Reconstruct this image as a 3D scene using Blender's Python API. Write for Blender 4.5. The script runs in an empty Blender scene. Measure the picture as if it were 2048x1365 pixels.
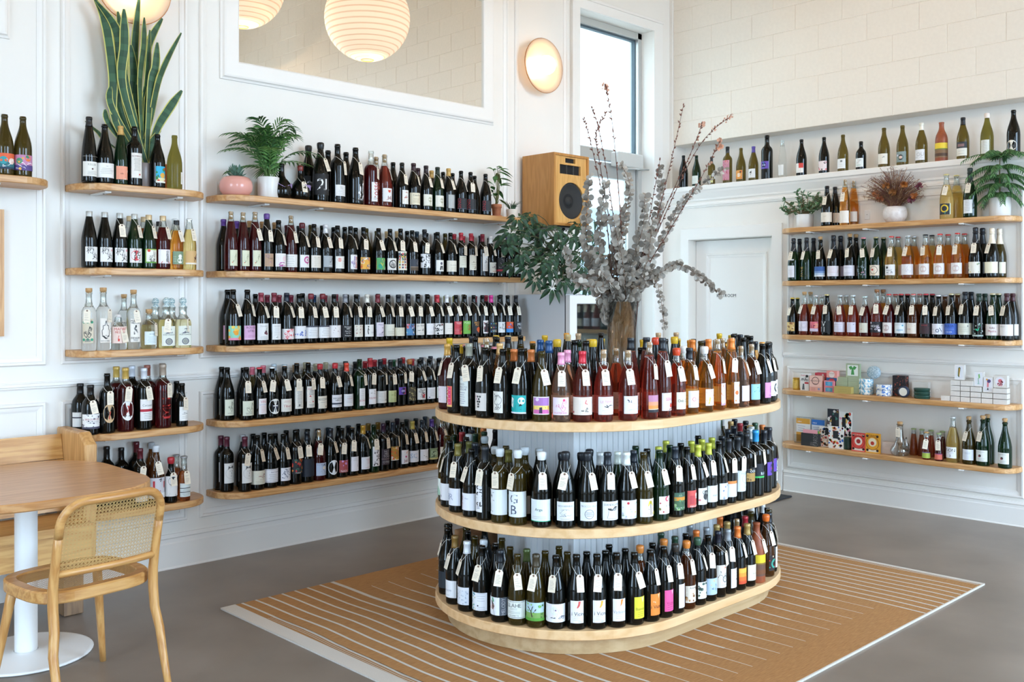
import bpy, bmesh, math, random
from mathutils import Vector, Matrix
PI = math.pi
sc = bpy.context.scene
col = sc.collection

# ---------------------------------------------------------------- camera (photo taken as 2048x1365)
FPX, PX0, PY0, CAMH = 1957.0, 1024.0, 604.0, 1.5
_d = math.hypot(2011.0, FPX)
FWD = (FPX / _d, 2011.0 / _d)
RGT = (2011.0 / _d, -FPX / _d)
cd = bpy.data.cameras.new('camera')
cam = bpy.data.objects.new('camera', cd)
col.objects.link(cam)
cd.sensor_width = 36.0
cd.lens = FPX / 2048.0 * 36.0
cd.shift_y = -(682.5 - PY0) / 2048.0
cd.clip_start = 0.05
cam.location = (0, 0, CAMH)
cam.rotation_euler = (PI / 2, 0, math.atan2(FWD[1], FWD[0]) - PI / 2)
sc.camera = cam

# ---------------------------------------------------------------- sky, daylight openings, exposure
sc.view_settings.view_transform = 'Standard'
sc.view_settings.look = 'None'
sc.view_settings.gamma = 1.0
sc.view_settings.use_curve_mapping = False
sc.view_settings.exposure = 0.52
w = bpy.data.worlds.new('overcast_sky')
sc.world = w
w.use_nodes = True
bgn = w.node_tree.nodes['Background']
bgn.inputs[0].default_value = (0.56, 0.77, 1.0, 1)
bgn.inputs[1].default_value = 13.0


def portal(name, loc, rot, sx, sy):
    L = bpy.data.lights.new(name, 'AREA')
    L.shape = 'RECTANGLE'
    L.size, L.size_y = sx, sy
    L.cycles.is_portal = True
    o = bpy.data.objects.new(name, L)
    o.location, o.rotation_euler = loc, rot
    col.objects.link(o)


# shopfront windows behind the camera: (from, to) along the wall, sill and head
REAR_WIN = [(0.7, 1.65), (1.77, 2.72)]
NEAR_WIN = [(-1.0, 0.2), (3.4, 4.9), (5.1, 6.7)]
REAR_Z, NEAR_Z = (0.2, 3.7), (0.2, 4.4)
for (a, b) in REAR_WIN:
    portal('daylight_rear', (-3.25, (a + b) / 2, sum(REAR_Z) / 2), (0, -PI / 2, 0), REAR_Z[1] - REAR_Z[0], b - a)
for (a, b) in NEAR_WIN:
    portal('daylight_near', ((a + b) / 2, -3.25, sum(NEAR_Z) / 2), (PI / 2, 0, 0), b - a, NEAR_Z[1] - NEAR_Z[0])
portal('daylight_doorway', (6.37, 5.5, 1.95), (-PI / 2, 0, 0), 0.97, 3.8)


# ---------------------------------------------------------------- helpers
def ray(x, y):
    a, b = (x - PX0) / FPX, (PY0 - y) / FPX
    return (FWD[0] + a * RGT[0], FWD[1] + a * RGT[1], b)


def on_z(x, y, z):
    d = ray(x, y)
    t = (z - CAMH) / d[2]
    return Vector((d[0] * t, d[1] * t, z))


def on_Y(x, y, Y):
    d = ray(x, y)
    t = Y / d[1]
    return Vector((d[0] * t, Y, CAMH + d[2] * t))


def on_X(x, y, X):
    d = ray(x, y)
    t = X / d[0]
    return Vector((X, d[1] * t, CAMH + d[2] * t))


def pxof(X, Y):
    return PX0 + FPX * (RGT[0] * X + RGT[1] * Y) / (FWD[0] * X + FWD[1] * Y)


def lin(c):
    return c / 12.92 if c <= 0.04045 else ((c + 0.055) / 1.055) ** 2.4


_hc = {}


def C(h):
    if isinstance(h, tuple):
        return h
    if h not in _hc:
        v = [int(ch * 2, 16) / 255 for ch in h] if len(h) == 3 else [int(h[i:i + 2], 16) / 255 for i in (0, 2, 4)]
        _hc[h] = (lin(v[0]), lin(v[1]), lin(v[2]))
    return _hc[h]


MATS = {}


def mat(name, color=(0.8, 0.8, 0.8), rough=0.5, metal=0.0, trans=0.0, ior=1.5, emit=None, estr=1.0, coat=0.0, sss=0.0):
    if name in MATS:
        return MATS[name]
    m = bpy.data.materials.new(name)
    m.use_nodes = True
    b = m.node_tree.nodes['Principled BSDF']
    b.inputs['Base Color'].default_value = (*C(color), 1)
    b.inputs['Roughness'].default_value = rough
    b.inputs['Metallic'].default_value = metal
    b.inputs['Transmission Weight'].default_value = trans
    b.inputs['IOR'].default_value = ior
    b.inputs['Coat Weight'].default_value = coat
    b.inputs['Coat Roughness'].default_value = 0.05
    if emit:
        b.inputs['Emission Color'].default_value = (*C(emit), 1)
        b.inputs['Emission Strength'].default_value = estr
    MATS[name] = m
    return m


def nodes(m):
    return m.node_tree.nodes, m.node_tree.links, m.node_tree.nodes['Principled BSDF']


def noisy(name, c1, c2, scale=(1, 1, 1), rough=0.5, nscale=6.0, detail=4.0, bump=0.0, dist=0.0, lo=0.35, hi=0.65, coat=0.0, coords='Object'):
    """two colours mixed by stretched noise, plus fine relief"""
    if name in MATS:
        return MATS[name]
    m = mat(name, c1, rough, coat=coat)
    N, L, b = nodes(m)
    tc = N.new('ShaderNodeTexCoord')
    mp = N.new('ShaderNodeMapping')
    mp.inputs['Scale'].default_value = scale
    L.new(tc.outputs[coords], mp.inputs[0])
    n = N.new('ShaderNodeTexNoise')
    n.inputs['Scale'].default_value = nscale
    n.inputs['Detail'].default_value = detail
    n.inputs['Distortion'].default_value = dist
    L.new(mp.outputs[0], n.inputs['Vector'])
    r = N.new('ShaderNodeValToRGB')
    r.color_ramp.elements[0].position, r.color_ramp.elements[0].color = lo, (*C(c1), 1)
    r.color_ramp.elements[1].position, r.color_ramp.elements[1].color = hi, (*C(c2), 1)
    L.new(n.outputs['Fac'], r.inputs[0])
    L.new(r.outputs[0], b.inputs['Base Color'])
    if bump:
        bp = N.new('ShaderNodeBump')
        bp.inputs['Strength'].default_value = bump
        bp.inputs['Distance'].default_value = 0.002
        L.new(n.outputs['Fac'], bp.inputs['Height'])
        L.new(bp.outputs[0], b.inputs['Normal'])
    return m


def wood(name, c1, c2, axis='x', rough=0.38, bands=9.0):
    """straight grain with cathedral bands along one axis"""
    if name in MATS:
        return MATS[name]
    m = mat(name, c1, rough)
    N, L, b = nodes(m)
    tc = N.new('ShaderNodeTexCoord')
    mp = N.new('ShaderNodeMapping')
    s = [bands, bands, bands]
    s['xyz'.index(axis)] = bands * 0.09
    mp.inputs['Scale'].default_value = s
    L.new(tc.outputs['Object'], mp.inputs[0])
    n1 = N.new('ShaderNodeTexNoise')
    n1.inputs['Scale'].default_value = 1.3
    n1.inputs['Detail'].default_value = 2.0
    L.new(mp.outputs[0], n1.inputs['Vector'])
    wv = N.new('ShaderNodeMath')
    wv.operation = 'MULTIPLY'
    wv.inputs[1].default_value = 46.0
    L.new(n1.outputs['Fac'], wv.inputs[0])
    sn = N.new('ShaderNodeMath')
    sn.operation = 'SINE'
    L.new(wv.outputs[0], sn.inputs[0])
    n2 = N.new('ShaderNodeTexNoise')
    n2.inputs['Scale'].default_value = 14.0
    n2.inputs['Detail'].default_value = 5.0
    L.new(mp.outputs[0], n2.inputs['Vector'])
    ad = N.new('ShaderNodeMath')
    ad.operation = 'MULTIPLY_ADD'
    ad.inputs[1].default_value = 0.22
    L.new(sn.outputs[0], ad.inputs[0])
    L.new(n2.outputs['Fac'], ad.inputs[2])
    r = N.new('ShaderNodeValToRGB')
    r.color_ramp.elements[0].position, r.color_ramp.elements[0].color = 0.2, (*C(c2), 1)
    r.color_ramp.elements[1].position, r.color_ramp.elements[1].color = 0.72, (*C(c1), 1)
    L.new(ad.outputs[0], r.inputs[0])
    L.new(r.outputs[0], b.inputs['Base Color'])
    return m


PRINT = mat('printed_paper', 'fff', 0.62)
_n, _l, _b = nodes(PRINT)
_a = _n.new('ShaderNodeAttribute')
_a.attribute_name = 'Col'
_l.new(_a.outputs['Color'], _b.inputs['Base Color'])
LEAFM = mat('leaf_surface', 'fff', 0.6)
_n, _l, _b = nodes(LEAFM)
_a = _n.new('ShaderNodeAttribute')
_a.attribute_name = 'Col'
_l.new(_a.outputs['Color'], _b.inputs['Base Color'])


class MB:
    """collects faces; build() links them as ONE mesh object"""

    def __init__(s):
        s.v, s.f, s.m, s.c, s.sm = [], [], [], [], []
        s.colored = False

    def add(s, vs, fs, m=0, c=None, sm=False):
        o = len(s.v)
        s.v += [tuple(p) for p in vs]
        for q in fs:
            s.f.append([i + o for i in q])
            s.m.append(m)
            s.c.append(c)
            s.sm.append(sm)
        if c is not None:
            s.colored = True
        return s

    def box(s, x0, x1, y0, y1, z0, z1, m=0, c=None):
        v = [(x0, y0, z0), (x1, y0, z0), (x1, y1, z0), (x0, y1, z0), (x0, y0, z1), (x1, y0, z1), (x1, y1, z1), (x0, y1, z1)]
        return s.add(v, [(0, 3, 2, 1), (4, 5, 6, 7), (0, 1, 5, 4), (1, 2, 6, 5), (2, 3, 7, 6), (3, 0, 4, 7)], m, c)

    def bevbox(s, x0, x1, y0, y1, z0, z1, b=0.004, m=0, c=None):
        return s.slab([(x0, y0), (x1, y0), (x1, y1), (x0, y1)], z0, z1, b, m, c)

    def slab(s, out, z0, z1, b=0.0, m=0, c=None, sm=False):
        """convex outline (ccw) extruded, edges chamfered by b"""
        n = len(out)
        if b:
            ins = inset(out, b)
            rings = [(ins, z0), (out, z0 + b), (out, z1 - b), (ins, z1)]
        else:
            rings = [(out, z0), (out, z1)]
        v, f = [], []
        for o, z in rings:
            v += [(p[0], p[1], z) for p in o]
        for k in range(len(rings) - 1):
            for i in range(n):
                j = (i + 1) % n
                f.append((k * n + i, k * n + j, (k + 1) * n + j, (k + 1) * n + i))
        s.add(v, f, m, c, sm)
        t = (len(rings) - 1) * n
        s.add([v[i] for i in range(n)], [tuple(range(n - 1, -1, -1))], m, c)
        s.add([v[t + i] for i in range(n)], [tuple(range(n))], m, c)
        return s

    def lathe(s, prof, seg=20, m=0, c=None, sm=True, ctr=(0, 0, 0), rf=None, ms=None):
        v, f = [], []
        for r, z in prof:
            for i in range(seg):
                a = 2 * PI * i / seg
                k = r * (rf(a) if rf else 1.0)
                v.append((ctr[0] + k * math.cos(a), ctr[1] + k * math.sin(a), ctr[2] + z))
        for k in range(len(prof) - 1):
            fs = [(k * seg + i, k * seg + (i + 1) % seg, (k + 1) * seg + (i + 1) % seg, (k + 1) * seg + i) for i in range(seg)]
            f.append(fs)
        o = len(s.v)
        s.v += v
        for k, fs in enumerate(f):
            for q in fs:
                s.f.append([i + o for i in q])
                s.m.append(ms[k] if ms else m)
                s.c.append(c)
                s.sm.append(sm)
        if c is not None:
            s.colored = True
        return s

    def tube(s, pts, r, seg=8, m=0, c=None, sm=True, caps=True):
        pts = [Vector(p) for p in pts]
        n = len(pts)
        rr = r if isinstance(r, (list, tuple)) else [r] * n
        v, f = [], []
        up = None
        for i, p in enumerate(pts):
            t = (pts[min(i + 1, n - 1)] - pts[max(i - 1, 0)])
            t = t.normalized() if t.length > 1e-9 else Vector((0, 0, 1))
            if up is None:
                up = Vector((0, 0, 1)) if abs(t.z) < 0.9 else Vector((1, 0, 0))
            a = t.cross(up)
            a = a.normalized() if a.length > 1e-6 else t.orthogonal().normalized()
            b = t.cross(a).normalized()
            up = -b if b.dot(up) < 0 else b
            a = up.cross(t).normalized()
            for k in range(seg):
                q = 2 * PI * k / seg
                v.append(p + (a * math.cos(q) + up * math.sin(q)) * rr[i])
        for i in range(n - 1):
            for k in range(seg):
                j = (k + 1) % seg
                f.append((i * seg + k, i * seg + j, (i + 1) * seg + j, (i + 1) * seg + k))
        if caps:
            f.append(tuple(range(seg - 1, -1, -1)))
            f.append(tuple((n - 1) * seg + k for k in range(seg)))
        return s.add(v, f, m, c, sm)

    def mesh(s, name, mats, recalc=True):
        me = bpy.data.meshes.new(name)
        me.from_pydata(s.v, [], s.f)
        ms = mats if isinstance(mats, (list, tuple)) else [mats]
        for q in ms:
            me.materials.append(q)
        if len(ms) > 1:
            me.polygons.foreach_set('material_index', s.m)
        me.polygons.foreach_set('use_smooth', s.sm)
        if s.colored:
            at = me.color_attributes.new('Col', 'FLOAT_COLOR', 'CORNER')
            buf = []
            for q, cc in zip(s.f, s.c):
                cc = cc or (0.8, 0.8, 0.8)
                buf += [cc[0], cc[1], cc[2], 1.0] * len(q)
            at.data.foreach_set('color', buf)
        if recalc:
            bm = bmesh.new()
            bm.from_mesh(me)
            bmesh.ops.remove_doubles(bm, verts=bm.verts, dist=1e-6)
            bmesh.ops.recalc_face_normals(bm, faces=bm.faces)
            bm.to_mesh(me)
            bm.free()
        me.update()
        return me

    def build(s, name, mats, parent=None, loc=None, rz=0.0, recalc=True, **kw):
        return link(name, s.mesh(name, mats, recalc), parent, loc, rz, **kw)


def inset(out, b):
    n = len(out)
    res = []
    for i in range(n):
        p0, p, p1 = Vector(out[i - 1]), Vector(out[i]), Vector(out[(i + 1) % n])
        e0, e1 = (p - p0), (p1 - p)
        if e0.length < 1e-9 or e1.length < 1e-9:
            res.append(tuple(p))
            continue
        n0 = Vector((-e0.y, e0.x)).normalized()
        n1 = Vector((-e1.y, e1.x)).normalized()
        q = n0 + n1
        q = q / max(0.3, q.length_squared) * 2
        res.append((p.x + q.x * b, p.y + q.y * b))
    return res


def link(name, data, parent=None, loc=None, rz=0.0, rot=None, label=None, cat=None, group=None, kind=None, scale=None):
    o = bpy.data.objects.new(name, data)
    col.objects.link(o)
    if parent is not None:
        o.parent = parent
    if loc is not None:
        o.location = loc
    if rot is not None:
        o.rotation_euler = rot
    elif rz:
        o.rotation_euler = (0, 0, rz)
    if scale is not None:
        o.scale = scale
    return tag(o, label, cat, group, kind)


def tag(o, label=None, cat=None, group=None, kind=None):
    for k, v in (('label', label), ('category', cat), ('group', group), ('kind', kind)):
        if v:
            o[k] = v
    return o


def thing(name, label, cat, loc=(0, 0, 0), rz=0.0, group=None, kind=None):
    return link(name, None, None, loc, rz, label=label, cat=cat, group=group, kind=kind)


def rrect(x0, x1, y0, y1, r, n=8, corners=(1, 1, 1, 1)):
    """ccw rounded rectangle; corners: (x0y0, x1y0, x1y1, x0y1)"""
    pts = []
    for (cx, cy, a0, on) in ((x0, y0, PI, corners[0]), (x1, y0, 1.5 * PI, corners[1]), (x1, y1, 0, corners[2]), (x0, y1, 0.5 * PI, corners[3])):
        if not on:
            pts.append((cx, cy))
            continue
        mx = cx + (r if cx == x0 else -r)
        my = cy + (r if cy == y0 else -r)
        for k in range(n + 1):
            a = a0 + 0.5 * PI * k / n
            pts.append((mx + r * math.cos(a), my + r * math.sin(a)))
    return pts


# glyph outlines of the built-in font, taken once per character while the scene is small
_gl = {}


def glyph(ch):
    if ch not in _gl:
        cu = bpy.data.curves.new('glyph', 'FONT')
        cu.body = ch
        cu.resolution_u = 2
        o = bpy.data.objects.new('glyph', cu)
        col.objects.link(o)
        me = bpy.data.meshes.new_from_object(o.evaluated_get(bpy.context.evaluated_depsgraph_get()))
        _gl[ch] = ([(v.co.x, v.co.y) for v in me.vertices], [tuple(p.vertices) for p in me.polygons])
        bpy.data.objects.remove(o)
        bpy.data.curves.remove(cu)
        bpy.data.meshes.remove(me)
    return _gl[ch]


def text2d(s, h):
    """(verts, faces, width) of a string with cap height about h, starting at x = 0 on the baseline"""
    k = h / 0.69
    x, V, Fc = 0.0, [], []
    for ch in s:
        if ch == ' ':
            x += 0.30 * k
            continue
        v, f = glyph(ch)
        if not v:
            continue
        mn, mx = min(p[0] for p in v), max(p[0] for p in v)
        o = len(V)
        V += [(x + (p[0] - mn) * k, p[1] * k) for p in v]
        Fc += [tuple(i + o for i in q) for q in f]
        x += (mx - mn + 0.075) * k
    return V, Fc, x - 0.075 * k


for _ch in 'ABCDEFGHIJKLMNOPQRSTUVWXYZabcdefghijklmnopqrstuvwxyz0123456789&+.ñ樽丸花巴京の春伊根満開':
    glyph(_ch)
# ================================================================ THE SETTING
WALL = noisy('white_wall_paint', 'f3eee6', 'f1ece4', rough=0.55, nscale=3)
TRIM = mat('white_trim_paint', 'f4f0ea', 0.38)
BLOCKM = noisy('painted_block', 'f4ebdd', 'f1e8da', rough=0.6, nscale=40, bump=0.25)
CONC = noisy('polished_concrete', '8f8276', '7b6f64', rough=0.33, nscale=2.2, detail=9, lo=0.3, hi=0.7, bump=0.03)
OAK = wood('oak_board', 'd9aa74', 'c08a52', 'x')
OAKY = wood('oak_board_cross', 'd9aa74', 'c08a52', 'y')
OAKZ = wood('oak_upright', 'd8a76c', 'c0894e', 'z')
MAPLE = wood('maple_edge', 'ecc797', 'e0b581', 'x', bands=4)
ALU = mat('aluminium', 'c9c9c6', 0.35, 0.6)
WHITEMET = mat('white_metal', 'f2f2f0', 0.35)
DARKMET = mat('dark_metal', '222', 0.45, 0.3)
XA, XB, YA, YD, XC, ZC = 7.3, 6.98, 5.28, -3.2, -3.2, 6.2


def pane_mat(name, tint=(0.95, 0.98, 0.97), gloss=0.08):
    if name in MATS:
        return MATS[name]
    m = bpy.data.materials.new(name)
    m.use_nodes = True
    N, L = m.node_tree.nodes, m.node_tree.links
    N.remove(N['Principled BSDF'])
    t = N.new('ShaderNodeBsdfTransparent')
    t.inputs[0].default_value = (*tint, 1)
    g = N.new('ShaderNodeBsdfGlossy')
    g.inputs['Roughness'].default_value = 0.03
    fr = N.new('ShaderNodeLayerWeight')
    fr.inputs[0].default_value = 0.35
    mu = N.new('ShaderNodeMath')
    mu.operation = 'MULTIPLY_ADD'
    mu.inputs[1].default_value = 0.6
    mu.inputs[2].default_value = gloss
    L.new(fr.outputs['Fresnel'], mu.inputs[0])
    mx = N.new('ShaderNodeMixShader')
    L.new(mu.outputs[0], mx.inputs[0])
    L.new(t.outputs[0], mx.inputs[1])
    L.new(g.outputs[0], mx.inputs[2])
    L.new(mx.outputs[0], N['Material Output'].inputs[0])
    MATS[name] = m
    return m


PANE = pane_mat('window_glass')

floor = MB().box(XC - .1, XA + .1, YD - .1, YA + .3, -0.12, 0).build('floor', CONC, kind='structure')
ceil = MB().box(XC - .1, XA + .1, YD - .1, YA + .3, ZC, ZC + .12).build('ceiling', wood('ceiling_bounce_tone', 'd2b592', 'c2a27c', 'x'), kind='structure')  # unseen ceiling; wood tone invented to dim and warm the bounced light

# wall with the long shelves: opening for the glazed street door
DX0, DX1, DZ = 5.886, 6.855, 3.87
m = MB()
m.box(XC, DX0, YA, YA + .27, 0, ZC)
m.box(DX1, XA, YA, YA + .27, 0, ZC)
m.box(DX0, DX1, YA, YA + .27, DZ, ZC)
wall_l = m.build('wall_left', WALL, kind='structure')


def moulding_frame(parent, x0, x1, z0, z1, plane, name='panel_moulding', w=0.045, d=0.018, axis='Y', mt=None, prof=None):
    """picture-frame moulding with a stepped, chamfered section, mitred at the corners; stands proud of the wall"""
    prof = prof or [(0, 0), (0, .55), (.12, 1), (.34, 1), (.45, .55), (.78, .42), (1, .25), (1, 0)]
    v, f = [], []
    n = len(prof)
    for (sx, sz) in ((0, 0), (1, 0), (1, 1), (0, 1)):
        for t, h in prof:
            x = (x0 + t * w) if sx == 0 else (x1 - t * w)
            z = (z0 + t * w) if sz == 0 else (z1 - t * w)
            q = plane - h * d
            v.append((x, q, z) if axis == 'Y' else (q, x, z))
    for k in range(4):
        for i in range(n - 1):
            a, b = k * n + i, ((k + 1) % 4) * n + i
            f.append((a, a + 1, b + 1, b))
    return MB().add(v, f).build(name, mt or TRIM, parent)


def rail(parent, p0, p1, z0, z1, plane, prof, name, axis='Y', d=0.03):
    """horizontal moulding run; prof: (height fraction, projection fraction)"""
    v, f = [], []
    n = len(prof)
    for x in (p0, p1):
        for t, h in prof:
            q = plane - h * d
            z = z0 + (z1 - z0) * t
            v.append((x, q, z) if axis == 'Y' else (q, x, z))
    for i in range(n - 1):
        f.append((i, i + 1, n + i + 1, n + i))
    f.append(tuple(range(n)))
    f.append(tuple(range(2 * n - 1, n - 1, -1)))
    return MB().add(v, f).build(name, TRIM, parent)


RAILP = [(0, 0), (0, .45), (.15, .6), (.3, .6), (.38, 1), (.75, 1), (.82, .7), (1, .55), (1, 0)]
BASEP = [(0, 0), (0, 1), (.03, 1), (.06, .82), (.72, .82), (.76, .62), (.86, .62), (.9, .95), (1, .6), (1, 0)]
for (a, b) in ((0.35, 1.79), (1.865, 2.555), (2.63, 5.09), (5.16, 5.75)):
    moulding_frame(wall_l, a, b, 1.175, 4.9, YA)
    moulding_frame(wall_l, a, b, 0.262, 0.985, YA)
rail(wall_l, XC, DX0 - .1, 1.055, 1.092, YA, RAILP, 'chair_rail', d=.022)
tag(rail(None, XC, DX0 - .1, 0, 0.195, YA, BASEP, 'baseboard_left', d=.02), kind='structure')
# casing round the street door
m = MB()
m.bevbox(DX0 - .1, DX0, YA - .02, YA, 0, DZ + .085)
m.bevbox(DX1, DX1 + .12, YA - .02, YA, 0, DZ + .085)
m.bevbox(DX0, DX1, YA - .02, YA, DZ, DZ + .085)
m.bevbox(DX0 - .105, DX0 - .08, YA - .035, YA - .02, 0, DZ + .1)
m.bevbox(DX0 - .105, DX1 + .12, YA - .035, YA - .02, DZ + .075, DZ + .1)
m.build('trim_1', TRIM, kind='structure')
# glazed aluminium street door with transom light
wn = thing('door_1', None, None, (0, 0, 0), kind='structure')
g = YA + .17
m = MB()
for (a, b, c, d) in ((DX0, DX0 + .05, 0, DZ), (DX1 - .05, DX1, 0, DZ), (DX0, DX1, DZ - .06, DZ), (DX0, DX1, 2.70, 2.80)):
    m.bevbox(a, b, g - .05, g + .05, c, d, .006)
m.build('door_frame', ALU, wn)
m = MB()
for (a, b, c, d) in ((DX0 + .05, DX0 + .058, 2.8, DZ - .06), (DX1 - .058, DX1 - .05, 2.8, DZ - .06), (DX0 + .05, DX1 - .05, DZ - .075, DZ - .06)):
    m.box(a, b, g - .02, g + .02, c, d)
m.build('glazing_gasket', mat('dark_gasket', '4b5a60', .5), wn)
MB().box(DX0 + .05, DX1 - .05, g - .004, g + .004, 2.8, DZ - .06).build('transom_pane', PANE, wn)
lf = MB()
for (a, b, c, d) in ((DX0 + .055, DX0 + .16, .01, 2.69), (DX1 - .16, DX1 - .055, .01, 2.69), (DX0 + .16, DX1 - .16, 2.56, 2.69), (DX0 + .16, DX1 - .16, .01, .25)):
    lf.bevbox(a, b, g - .025, g + .025, c, d, .004)
lf = lf.build('door_leaf', ALU, wn)
MB().box(DX0 + .16, DX1 - .16, g - .004, g + .004, .25, 2.56).build('pane', PANE, lf)
m = MB().bevbox(DX1 - .42, DX1 - .08, g - .13, g - .05, 2.66, 2.78, .006)
cl = m.build('door_closer', mat('closer_metal', 'dcdcd8', .4, .3), wn)
MB().tube([(DX1 - .3, g - .1, 2.65), (DX1 - .12, g - .22, 2.64), (DX1 - .05, g - .06, 2.66)], .008).build('closer_arm', ALU, cl)

# wall with the restroom door: panelled lower part, bottle niche, painted concrete blocks above
RY0, RY1, RZ = 4.167, 4.976, 2.03
LEDGE, NICHE = 2.488, 2.89
m = MB()
m.box(XB, XA, YD, RY0, 0, LEDGE - .03)
m.box(XB, XA, RY1, YA, 0, LEDGE - .03)
m.box(XB, XA, RY0, RY1, RZ, LEDGE - .03)
m.box(XA, XA + .1, YD, YA, 0, ZC)
m.box(7.145, XA, YD, YA, NICHE, ZC)
m.box(7.10, XA, YA - .03, YA, LEDGE, ZC)
m.box(7.095, 7.3, RY0, RY1, 0, RZ)
wall_r = m.build('wall_right', WALL, kind='structure')
blk = {}
rnd = random.Random(4)
z, k = NICHE, 0
high = MB()
while z < ZC - .01:
    y = YA - .03 - (0.2 if k % 2 else 0.0)
    first = True
    while y > YD + .05:
        wd = 0.4
        if first and k % 2:
            y, wd = YA - .03, 0.2
        first = False
        y1 = max(YD, y - wd)
        key = round(y - y1, 2)
        hz = min(.2, ZC - z)
        key = (key, round(hz, 2))
        if key not in blk:
            b = MB()
            W, Hh = key
            t = .004
            b.add([(0, -t, t), (0, -W + t, t), (0, -W + t, Hh - t), (0, -t, Hh - t), (.004, 0, 0), (.004, -W, 0), (.004, -W, Hh), (.004, 0, Hh),
                   (.03, 0, 0), (.03, -W, 0), (.03, -W, Hh), (.03, 0, Hh)],
                  [(0, 1, 2, 3)] + [(i, 4 + i, 4 + (i + 1) % 4, (i + 1) % 4) for i in range(4)] + [(4 + i, 8 + i, 8 + (i + 1) % 4, 4 + (i + 1) % 4) for i in range(4)])
            blk[key] = b.mesh('block', BLOCKM)
        if z < 4.85:
            link('block', blk[key], wall_r, (7.118 + rnd.uniform(0, .001), y, z))
        else:
            W, Hh, t = key[0], key[1], .004
            high.add([(7.118 + a_, y + b_, z + c_) for a_, b_, c_ in [(0, -t, t), (0, -W + t, t), (0, -W + t, Hh - t), (0, -t, Hh - t), (.004, 0, 0), (.004, -W, 0), (.004, -W, Hh), (.004, 0, Hh)]], [(0, 1, 2, 3)] + [(i, 4 + i, 4 + (i + 1) % 4, (i + 1) % 4) for i in range(4)])
        y = y1
    z += .2
    k += 1
high.build('high_blocks', BLOCKM, wall_r, kind='stuff')
# ledge and its crown moulding
m = MB().bevbox(6.925, XA, YD, YA, LEDGE - .045, LEDGE, .006)
m.build('ledge', TRIM, wall_r)
rail(wall_r, YD, YA, LEDGE - .125, LEDGE - .045, XB, [(0, 0), (0, .25), (.2, .3), (.5, .6), (.8, .9), (1, 1), (1, 0)], 'crown_moulding', 'X', .045)
rail(wall_r, YD, YA, 2.305, 2.345, XB, RAILP, 'picture_rail', 'X', .02)
moulding_frame(wall_r, 2.285, 4.035, 1.175, 2.27, XB, axis='X')
moulding_frame(wall_r, 2.285, 4.035, 0.19, 0.99, XB, axis='X')
moulding_frame(wall_r, 0.4, 2.18, 1.175, 2.27, XB, axis='X')
moulding_frame(wall_r, 0.4, 2.18, 0.19, 0.99, XB, axis='X')
rail(wall_r, YD, 4.07, 1.06, 1.097, XB, RAILP, 'chair_rail', 'X', .022)
tag(rail(None, YD, RY0 - .1, 0, 0.165, XB, BASEP, 'baseboard_right', 'X', .02), kind='structure')
m = MB()
m.bevbox(XB - .022, XB, RY0 - .09, RY0, 0, RZ + .1)
m.bevbox(XB - .022, XB, RY1, RY1 + .08, 0, RZ + .1)
m.bevbox(XB - .022, XB, RY0, RY1, RZ, RZ + .1)
m.build('trim_2', TRIM, kind='structure')
dr = MB().bevbox(7.07, 7.095, RY0 + .004, RY1 - .004, .008, RZ - .004, .003).build('door_2', TRIM, kind='structure')
moulding_frame(dr, RY0 + .11, RY1 - .11, .95, 1.91, 7.07, axis='X', name='door_moulding', w=.035, d=.012)
moulding_frame(dr, RY0 + .11, RY1 - .11, .15, .8, 7.07, axis='X', name='door_moulding', w=.035, d=.012)
V, Fc, wd = text2d('RESTROOM', .026)
MB().add([(7.0685, 4.76 - x, 1.54 + y) for x, y in V], Fc).build('door_lettering', mat('black_lettering', '1d2a33', .5), dr, recalc=False)
m = MB().tube([(7.06, RY0 + .06, 1.0), (7.01, RY0 + .06, 1.0), (7.01, RY0 + .16, 1.0)], .009)
m.build('door_handle', ALU, dr)

# the two daylit walls behind the camera: large shopfront windows with mullions
def shopfront(name, axis, p, a0, a1, wins, zz_):
    bx = (lambda m, s0, s1, t0, t1, z0, z1: m.box(t0, t1, s0, s1, z0, z1)) if axis == 'X' else (lambda m, s0, s1, t0, t1, z0, z1: m.box(s0, s1, t0, t1, z0, z1))
    lo, hi = p - .2, p
    z0, z1 = zz_
    m = MB()
    bx(m, a0, a1, lo, hi, 0, z0)
    bx(m, a0, a1, lo, hi, z1, ZC)
    e = a0
    for (a, b) in wins + [(a1, a1)]:
        bx(m, e, a, lo, hi, z0, z1)
        e = b
    wl = m.build(name, WALL, kind='structure')
    for (a, b) in wins:
        for c_ in (a + .03, (a + b) / 2, b - .03):
            q = MB()
            bx(q, c_ - .03, c_ + .03, p - .14, p - .06, z0, z1)
            q.build('mullion', ALU, wl)
        for zz in (z0 + .03, 2.6, z1 - .03):
            q = MB()
            bx(q, a, b, p - .14, p - .06, zz - .03, zz + .03)
            q.build('glazing_bar', ALU, wl)
    return wl


shopfront('wall_rear', 'X', XC, YD, YA, REAR_WIN, REAR_Z)
shopfront('wall_near', 'Y', YD, XC, XA, NEAR_WIN, NEAR_Z)

# outside: pavement all round and a pale building across, added to block sky light
MB().box(-40, 40, -40, 40, -.3, -.14).build('pavement', noisy('pavement_concrete', 'a8a49e', '98948e', rough=.9, nscale=1), kind='structure')
bd = MB().box(-14, 22, 13, 18, -.14, 9.5).build('wall_sky_block', noisy('pale_render', 'dedad2', 'd4d0c8', rough=.9, nscale=1), kind='structure')
for k in range(5):
    MB().box(1.5 + k * 3.2, 3.3 + k * 3.2, 12.96, 13.0, 1.0, 3.4).build('window', mat('street_window', '6a7880', .2), bd)
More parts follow.
